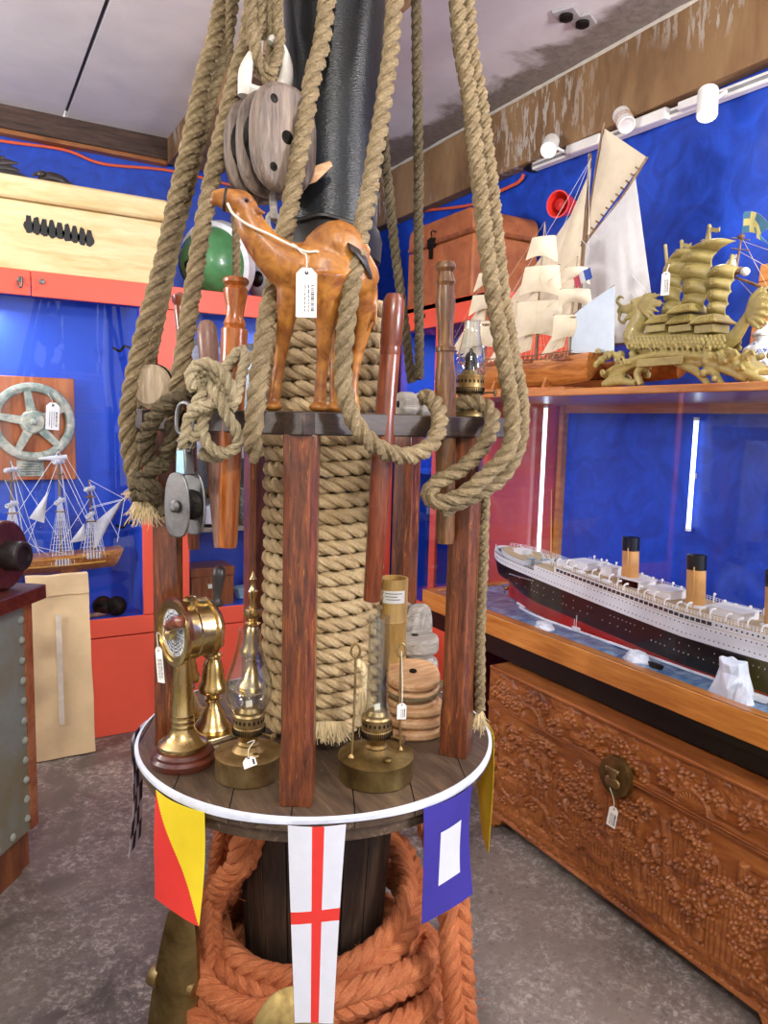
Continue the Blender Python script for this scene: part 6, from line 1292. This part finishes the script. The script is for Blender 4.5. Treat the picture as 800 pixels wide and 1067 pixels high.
m.tube([D_(656, 345), D_(660, 356), D_(676, 360), D_(705, 361), D_(735, 360), D_(760, 355), D_(774, 338), D_(782, 325), D_(788, 318)], np.array([[.020, .020], [.026, .030], [.032, .046], [.032, .052], [.031, .050], [.027, .038], [.018, .022], [.014, .016], [.010, .011]]), 24, step=.008)
m.tube([D_(659, 354), D_(662, 342), D_(668, 330), D_(668, 320)], np.array([[.028, .030], [.025, .030], [.024, .028], [.022, .024]]), 16, step=.006)
m.ball(D_(667, 318), (.024, .036, .026)); m.tube([D_(662, 320), D_(653, 322), D_(647, 322), D_(644, 326)], np.array([[.020, .017], [.016, .012], [.012, .010], [.007, .006]]), 12, step=.004)
m.tube([D_(662, 327), D_(654, 331), D_(650, 335)], [.012, .009, .004], 10, step=.004); m.tube([D_(647, 319), D_(643, 314), D_(646, 309), D_(650, 311)], [.006, .006, .005, .003], 8, step=.004)
m.tube([D_(646, 326), D_(645, 333), D_(650, 337), D_(653, 333)], [.006, .005, .004, .002], 8, step=.004)
for i, (dx_, dy_) in enumerate(((10, -15), (15, -14), (19, -11), (21, -6), (21, 0), (19, 6), (16, 12), (12, 17), (22, -13), (5, -14), (24, -3))):
    for s in (-.016, .0, .016): m.tube([D_(668, 319, s), D_(668+dx_*.55, 319+dy_*.6-1, s*1.5), D_(668+dx_, 319+dy_, s*1.7)], [.011, .008, .0015], 7, step=.005)
for i in range(7):
    for s in (-1, 1): a = -1.2+i*.40; q = D_(781, 326, s*.010); m.tube([q, q+np.array([s*.006, -.030*math.cos(a)-.004, .034*math.sin(a)+.008]), q+np.array([s*.008, -.050*math.cos(a*.8)-.008, .058*math.sin(a)+.008])], [.013, .012, .003], 8, step=.006)
m.ball(D_(659, 314, -.022), .007); m.ball(D_(659, 314, .022), .007)
m.build('dragon_hull', MT['gold'], t, remesh=.003, smooth_it=1)
m = MB()                                                   # scales
for row in range(4):
    for i in range(24):
        px = 668+4.0*i+(row % 2)*2; py = 352.5+3.2*row; 
        for s in (-1, 1):
            q = D_(px, py); rr = math.sqrt(max(.05, 1-((q[2]-D_(px, 360)[2])/.034)**2)); q[0] = xd+s*(.050*rr if px < 745 else .044*rr*(1-(px-745)/90)); m.ball(q, (.0035, .0078, .0078), n=8, m=6)
m.build('scales', MT['gold'], t)
m = MB()
for (px0, px1, py0, py1) in ((680, 701, 338, 348), (704, 728, 338, 348), (731, 752, 338, 349)): a, b_ = D_(px0, py1), D_(px1, py0); m.box((xd-.035, b_[1], a[2]), (xd+.035, a[1], b_[2]))
m.build('cabins', MT['gold'], t, bevel=.002); m = MB()
for (px0, px1, py, hh) in ((682, 706, 337, 8), (705, 731, 337, 8), (729, 756, 337, 8), (706, 731, 326, 8)):
    a, b_ = D_(px0, py), D_(px1, py); h_ = (D_(px0, py-hh)-D_(px0, py))[2]; c_ = (a+b_)/2; Ly = abs(a[1]-b_[1])/2; V = []
    for f_, z in ((1., -.003), (1.06, .0), (.78, h_*.5), (.62, h_)): V += [(xd-.046*f_, c_[1]-Ly*f_, c_[2]+z), (xd+.046*f_, c_[1]-Ly*f_, c_[2]+z), (xd+.046*f_, c_[1]+Ly*f_, c_[2]+z), (xd-.046*f_, c_[1]+Ly*f_, c_[2]+z)]
    m.add(V, [(3, 2, 1, 0), (12, 13, 14, 15)]+[(4*i+j, 4*i+(j+1) % 4, 4*i+4+(j+1) % 4, 4*i+4+j) for i in range(3) for j in range(4)])
    for i in range(9): f_ = (i-4)/4.5; m.beam((xd-.047, c_[1]+Ly*f_, c_[2]+.001), (xd-.032, c_[1]+Ly*f_*.72, c_[2]+h_*.8), .003, .004)
m.build('pagoda_roofs', MT['gold'], t, flat=True)
def djunk(mast, rows, nm, lab):
    """ribbed junk sail: rows of (left px, right px, y) from bottom to top, each batten panel bulging towards the viewer"""
    m = MB(); n = 10
    for (l0, r0, y0), (l1, r1, y1) in zip(rows[:-1], rows[1:]):
        F = np.zeros((n+1, 13, 3))
        for i in range(n+1):
            u_ = i/n; l = l0+(l1-l0)*u_; r2 = r0+(r1-r0)*u_; y_ = y0+(y1-y0)*u_
            for j in range(13):
                v_ = j/12; q = D_(l+(r2-l)*v_, y_-2.5*math.sin(v_*PI)); q[0] -= .026*math.sin(PI*u_)**.6*(.45+.55*math.sin(PI*v_))+.010*math.sin(PI*v_)-.02; F[i, j] = q
        m.sheet(F, .005, w)
        q = F[0]; m.tube(q-np.array([.004, 0, 0]), .0042, 6)
        cc_ = F[n//2, 6]-np.array([.0035, 0, 0])
        for d_ in ((-.008, .006, .008, .006), (-.006, -.006, .006, -.006), (0, .009, 0, -.008), (-.007, 0, .007, 0)): m.tube([cc_+np.array([0, d_[0], d_[1]]), cc_+np.array([0, d_[2], d_[3]])], .0012, 5)
    for (a, b_, rr) in mast: m.tube([D_(*a, .012), D_(*b_, .012)], rr, 8, step=.02)
    m.build(nm, MT['gold'], t, sharp=60, label=lab)
djunk([((700, 335), (693, 255), .005)], [(686, 706, 330), (690, 705, 316), (689, 706, 301), (687, 708, 288), (692, 716, 272), (704, 728, 260)], 'sail', 'left small ribbed sail')
djunk([((722, 325), (739, 238), .006)], [(707, 729, 321), (709, 733, 308), (708, 734, 293), (704, 737, 276), (708, 742, 262), (735, 762, 250)], 'sail', 'tall middle ribbed sail')
djunk([((745, 335), (763, 265), .005)], [(733, 752, 329), (736, 754, 316), (733, 757, 303), (731, 760, 291), (741, 765, 277)], 'sail', 'right ribbed sail')
for (px, py) in ((710, 258), (739, 242)):
    m = MB(); q = D_(px, py); m.tube([D_(px, py+14), D_(px, py-6)], .0045, 8); m.ball(D_(px, py-6), .006); Ff = np.array([[q+np.array([0, -.032*j/6, -.011*i/3+.008+.003*math.sin(j)]) for j in range(7)] for i in range(4)]); m.sheet(Ff, .004, w); m.build('pennant', MT['gold'], t)
tp = D_(694, 283, -.058); price_tag(t, tp, .024, .066, (-1, -.3, 0), (0.25, -1, 0), [tp+UP*.02+(.01, 0, 0), D_(696, 277, -.03)], lines=2)
# ---- ship bow poking in at the right, picture frame and vase
ZB = ZT
t = thing('frigate_model', 'dark wooden frigate model at the right edge with a blue and yellow forked pennant', 'ship model', (1.93, 1.02, ZT)); xf = 1.93
def G_(px, py, dx=0.): return np.array(atX(px, py, xf+dx))
c = np.array([xf, .86, ZT+.05]); m, F = hull_mesh(c, u, w, .52, .12, .10, .5); m.build('hull', [MT['brownwood'], MT['black'], dk], t); MB().box((xf-.04, .75, ZT), (xf+.04, .98, ZT+.06)).build('cradle', MT['hull'], t, bevel=.003)
sp = MB(); sp.tube([G_(763, 288), G_(785, 296), G_(815, 309)], [.003, .0045, .006], 8, step=.02); sp.tube([G_(815, 309), np.array([xf, 1.06, ZT+.20]), np.array([xf, .95, ZT+.15])], [.006, .007, .007], 8); sp.tube([G_(773, 242), G_(770, 262), G_(766, 288)], [.0025, .003, .004], 8, step=.02); sp.lathe([(.004, 0), (.014, .004), (.016, .018), (.004, .016)], G_(768, 286), n=14); sp.lathe([(.003, 0), (.009, .004), (.010, .010), (.003, .009)], G_(772, 249), n=12)
for y in (247, 258): sp.tube([G_(762, y+1), G_(781, y+3)], .0018, 6)
for (y, h) in ((.98, .34), (.85, .42), (.70, .36)): s2 = MB(); s2.tube([(xf, y, ZT+.14), (xf, y, ZT+h)], [.006, .002], 8); [s2.tube([(xf-.06, y, ZT+.14+(h-.14)*f_), (xf+.06, y, ZT+.14+(h-.14)*f_)], .002, 6) for f_ in (.4, .75)]; s2.build('mast', MT['spar'], t)
sp.build('bowsprit', MT['spar'], t); m = MB(); m.ball(G_(763, 277), (.012, .016, .020), n=14, m=10); m.ball(G_(776, 283), (.012, .014, .012), n=14, m=10); m.tube([G_(768, 266), G_(759, 276), G_(762, 288)], [.005, .010, .004], 8, step=.006); m.build('furled_sail', MT['sail_white'], t)
m = MB(); q = G_(775, 226); Ff = np.zeros((7, 15, 3))
for i in range(7):
    for j in range(15):
        a, b_ = i/6, j/14; cut = (1-.45*(1-abs(a-.5)*2)*b_); Ff[i, j] = q+np.array([.004*math.sin(b_*5), -.085*b_*cut, -.062*b_*b_*.9-.044*a*(1-.2*b_)+.014*(1-a)])
m.sheet(Ff, .0008, w, mfun=lambda a, b_: 1 if (abs(a-.5) < .12 or abs(b_-.32) < .09 or a < .08 or a > .92) else 0); m.tube([G_(773, 244), G_(775, 222)], .0015, 6)
m.build('pennant', [plain('pennant_blue', '#4f86a8', .7), plain('pennant_yellow', '#e0d88e', .7)], t, label='blue and yellow forked pennant')
m = MB(); [m.tube([G_(*a), G_(*b_)], .0007, 4, caps=False) for a, b_ in (((770, 250), (805, 262)), ((770, 262), (812, 285)), ((766, 288), (805, 330)), ((772, 246), (800, 300)))]; m.build('rigging', MT['fray'], t)
t = thing('framed_picture', 'blank pale picture in orange wood frame leaning on the wall behind the dragon boat', 'picture', (2.40, .90, ZT)); Bp = norm((-1, 0, .10))
yl, zt_ = atX(779, 330, 2.36)[1], atX(790, 273, 2.36)[2]
fr = MB(); y0_, y1_ = .35, yl+.0; Ht = zt_-ZT
for a, b_ in (((y0_, 0), (y1_, .06)), ((y0_, Ht-.06), (y1_, Ht)), ((y0_, .06), (y0_+.06, Ht-.06)), ((y1_-.06, .06), (y1_, Ht-.06))): fr.box((0, a[0], a[1]), (.028, b_[0], b_[1]))
Sh = np.array([[1, 0, .10], [0, 1, 0], [0, 0, 1]]); fr.xf(Sh, (2.36, 0, ZT+.001)).build('frame', MT['casewood'], t, bevel=.004); MB().box((.010, y0_+.06, .06), (.016, y1_-.06, Ht-.06)).xf(Sh, (2.36, 0, ZT+.001)).build('panel', plain('pale_blue_panel', '#b9d6de', .5), t)
c = np.array(atX(797, 372, 2.08)); c[2] = ZT; t = thing('porcelain_jar', 'blue and white porcelain jar at the right edge behind the dragon boat tail', 'jar', c); pm = two_tone('blue_white_glaze', '#2b4b8f', '#eef2f6', 40, (.36, .44), .15, 0)
MB().lathe([(.0, 0), (.040, 0), (.044, .01), (.066, .05), (.072, .085), (.060, .125), (.034, .145), (.036, .158), (.0, .158)], c, n=40).build('body', pm, t); MB().lathe([(.039, .159), (.041, .165), (.024, .182), (.008, .188), (.010, .198), (.0, .203)], c, n=32).build('lid', pm, t)

# ---- model ship in the left bay: bare rigging in white
YS = 3.535; ue = np.array([1., 0, 0]); we = np.array([0, 1., 0]); zb = .56
t = thing('rigged_ship', 'wooden model ship with white rigging and furled sails inside the left blue bay', 'ship model', (.27, YS, .545))
def S_(px, py, dy=0.): return np.array(atY(px, py, YS+dy))
zk_ = S_(60, 600)[2]; c = np.array([.20, YS, zk_+.012]); m, F = hull_mesh(c, -ue, we, .82, .13, .085, .55, transom=.75); m.build('hull', [MT['hull'], MT['brownwood'], dk], t)
m = MB(); m.tube([(x, YS-.066, zk_+.055+.09*(x-.25)**2) for x in np.linspace(-.15, .56, 24)], .004, 6); m.tube([(x, YS-.063, zk_+.085+.10*(x-.25)**2) for x in np.linspace(-.15, .58, 24)], .003, 6); m.build('wale', plain('yellow_strake', '#c9953f', .5), t)
m = MB(); m.box((-.05, YS-.03, .546), (.02, YS+.03, zk_+.03)); m.box((.38, YS-.03, .546), (.45, YS+.03, zk_+.03)); m.box((-.08, YS-.05, .546), (.48, YS+.05, .56)); m.build('stand', MT['brownwood'], t, bevel=.003)
sp = MB(); rg = MB(); sl = MB()
for (px, pyt, pyb) in ((11, 478, 580), (61, 468, 585), (93, 500, 578)):
    sp = MB(); b, tp_ = S_(px+3, pyb), S_(px, pyt); sp.tube([b, tp_], [.008, .004], 8, step=.05)
    for f_ in (.45, .78): q = b+(tp_-b)*f_; sp.box(q-(.020, .02, .003), q+(.020, .02, .003))
    for s in (-1, 1):
        for k_ in range(-3, 4): rg.tube([b+ue*.016*k_+we*s*.062+UP*-.005, b+(tp_-b)*.62], .0012, 4, caps=False)
        for k_ in range(9): f_ = .08+k_*.06; rg.tube([b+(tp_-b)*f_+ue*.045*(1-f_*1.5)+we*s*.06*(1-f_*1.5), b+(tp_-b)*f_-ue*.045*(1-f_*1.5)+we*s*.06*(1-f_*1.5)], .0009, 4, caps=False)
        rg.tube([b+ue*.05+we*s*.05, tp_], .0011, 4, caps=False)
    for f_, hw in ((.55, .075), (.9, .05)): q = b+(tp_-b)*f_; a = q-we*hw-ue*.025; b_ = q+we*hw+ue*.025; sp.tube([a, b_], .003, 6); [sl.ball(q+(b_-a)*g-UP*.006, (.011, .014, .011), n=10, m=7) for g in np.linspace(-.4, .4, 5)]
    sp.build('mast', MT['spar'], t)
    for k_ in range(5): sl.box(b+ue*(.012*k_-.03)-we*.070-UP*.006, b+ue*(.012*k_-.024)-we*.064+UP*.022)
for a, b_ in (((61, 470), (93, 540)), ((61, 470), (11, 545)), ((93, 500), (130, 520)), ((93, 502), (124, 560)), ((61, 500), (93, 560)), ((11, 482), (61, 560)), ((61, 520), (11, 570)), ((93, 520), (61, 570)), ((70, 478), (92, 515)), ((130, 518), (122, 565)), ((128, 520), (95, 528)), ((20, 560), (61, 585)), ((40, 570), (90, 582)), ((5, 500), (40, 575)), ((93, 530), (128, 521)), ((61, 480), (20, 590)), ((61, 480), (110, 583)), ((11, 480), (45, 590))):
    rg.tube([S_(*a, -.01), S_(*b_, -.015)], .0013, 4, caps=False)
MB().tube([S_(97, 575), S_(129, 519)], [.004, .003], 8).build('gaff', MT['spar'], t); quad_sail(sl, S_(98, 545), S_(127, 520), S_(104, 565), S_(98, 572), we, -.012)
for (a, b_, c_) in (((50, 512), (30, 540), (46, 545)), ((88, 545), (72, 566), (89, 563)), ((53, 506), (45, 530), (42, 536))): tri_sail(sl, S_(*a, -.02), S_(*b_, -.02), S_(*c_, -.02), we, -.012)
sl.tube([S_(40, 478), S_(62, 477), S_(70, 476)], [.004, .012, .010], 8, step=.02)
rg.build('rigging', MT['line_white'], t); sl.build('furled_sails', MT['sail_white'], t)
# ---- small models in the corner cabinet behind glass
def small_boat(c, L_, name, label, sail):
    t = thing(name, label, 'ship model', c); m, F = hull_mesh(np.array(c)+UP*.012, norm((.1, 1, 0)), norm((1, -.1, 0)), L_, L_*.24, L_*.16, .4); m.build('hull', [MT['hull'], MT['brownwood'], dk], t); MB().box(np.array(c)-(.02, .05, 0), np.array(c)+(.02, .05, .02)).build('stand', MT['brownwood'], t)
    sp = MB(); sl = MB()
    for f_ in (-.22, .12):
        b = np.array(c)+np.array([0, f_*L_, L_*.15]); tp_ = b+UP*L_*.72; sp.tube([b, tp_], [.004, .002], 6); quad_sail(sl, b+UP*L_*.62, b+np.array([0, -.16*L_, L_*.55]), b+np.array([0, -.2*L_, L_*.06]), b+UP*L_*.05, (1, 0, 0), -.01); tri_sail(sl, tp_, b+np.array([0, .24*L_, .02*L_]), b+UP*.04*L_, (1, 0, 0), -.01)
    sp.build('masts', MT['spar'], t); sl.build('sails', sail, t)
small_boat((2.2, 2.95, 1.215), .34, 'schooner_model', 'small schooner model on the upper shelf of the corner cabinet behind glass', MT['sail'])
small_boat((2.2, 2.86, .55), .36, 'schooner_model', 'small red-sailed schooner model on the floor of the corner cabinet bay', plain('rust_sail', '#c4573f', .8))

# ================================================================ light
wd = bpy.data.worlds.new('world'); sc.world = wd; wd.use_nodes = True; bg = wd.node_tree.nodes['Background']; bg.inputs[0].default_value = (1, .97, .94, 1); bg.inputs[1].default_value = 1.05
def area(name, loc, size, power, col=(1, .95, .88), rot=(0, 0, 0), shape='DISK'):
    l = bpy.data.lights.new(name, 'AREA'); l.energy = power; l.size = size; l.color = col; l.shape = shape
    o = bpy.data.objects.new(name, l); COL.objects.link(o); o.location = loc; o.rotation_euler = rot; return o
def aim(o, d): o.rotation_euler = Vector(d).to_track_quat('-Z', 'Y').to_euler()
def point(name, loc, power, col=(1, .95, .88), r=.06):
    l = bpy.data.lights.new(name, 'POINT'); l.energy = power; l.shadow_soft_size = r; l.color = col; o = bpy.data.objects.new(name, l); COL.objects.link(o); o.location = loc
for loc, pw in (((-.15, -.35, 2.4), 88), ((-1.5, 3.0, 2.3), 55), ((1.95, -.4, 2.3), 55), ((1.75, .45, 2.5), 24)): point('room_fill', loc, pw)  # unseen point lights added to brighten the room and ceiling
for (c, ax, i) in spots:
    if i == 1: continue
    l = bpy.data.lights.new('track_spot', 'SPOT'); l.energy = 9; l.color = (1, .95, .86) if i == 0 else (.86, .94, 1); l.spot_size = 1.9; l.spot_blend = .6; l.shadow_soft_size = .03
    o = bpy.data.objects.new('track_spot', l); COL.objects.link(o); o.location = c+ax*.07; aim(o, ax)
for y in (.7, -.3):
    l = bpy.data.lights.new('track_spot', 'SPOT'); l.energy = 9; l.color = (.9, .95, 1); l.spot_size = 1.9; l.spot_blend = .6; l.shadow_soft_size = .03
    o = bpy.data.objects.new('track_spot', l); COL.objects.link(o); o.location = (2.30, y, 2.55); aim(o, (-.15, .1, -.95))
for loc, d, pw in (((-2.0, 2.2, 1.9), (.8, .35, .5), 70), ((2.2, -.9, 1.8), (-.15, .8, .60), 80)):
    o = area('ceiling_fill', loc, .4, pw, (1, .97, .95)); aim(o, d)  # unseen area light, added to lift the ceiling brightness
area('bay_lamp', (.1, YF+.15, 1.90), .2, 3.2, (.95, .97, 1)); area('bay_lamp', (1.45, YF+.12, 1.90), .2, 2.6, (.95, .97, 1))
area('case_lamp', (2.0, 1.2, 1.54), .3, 1.3, (.95, .98, 1)); area('case_lamp', (2.0, 2.2, 1.54), .3, 1.3, (.95, .98, 1)); area('corner_lamp', (2.2, 3.0, 1.90), .2, 3, (.95, .97, 1))
sc.view_settings.view_transform = 'Standard'; sc.view_settings.look = 'None'; sc.view_settings.gamma = 1; sc.view_settings.exposure = -.1; sc.view_settings.use_curve_mapping = False
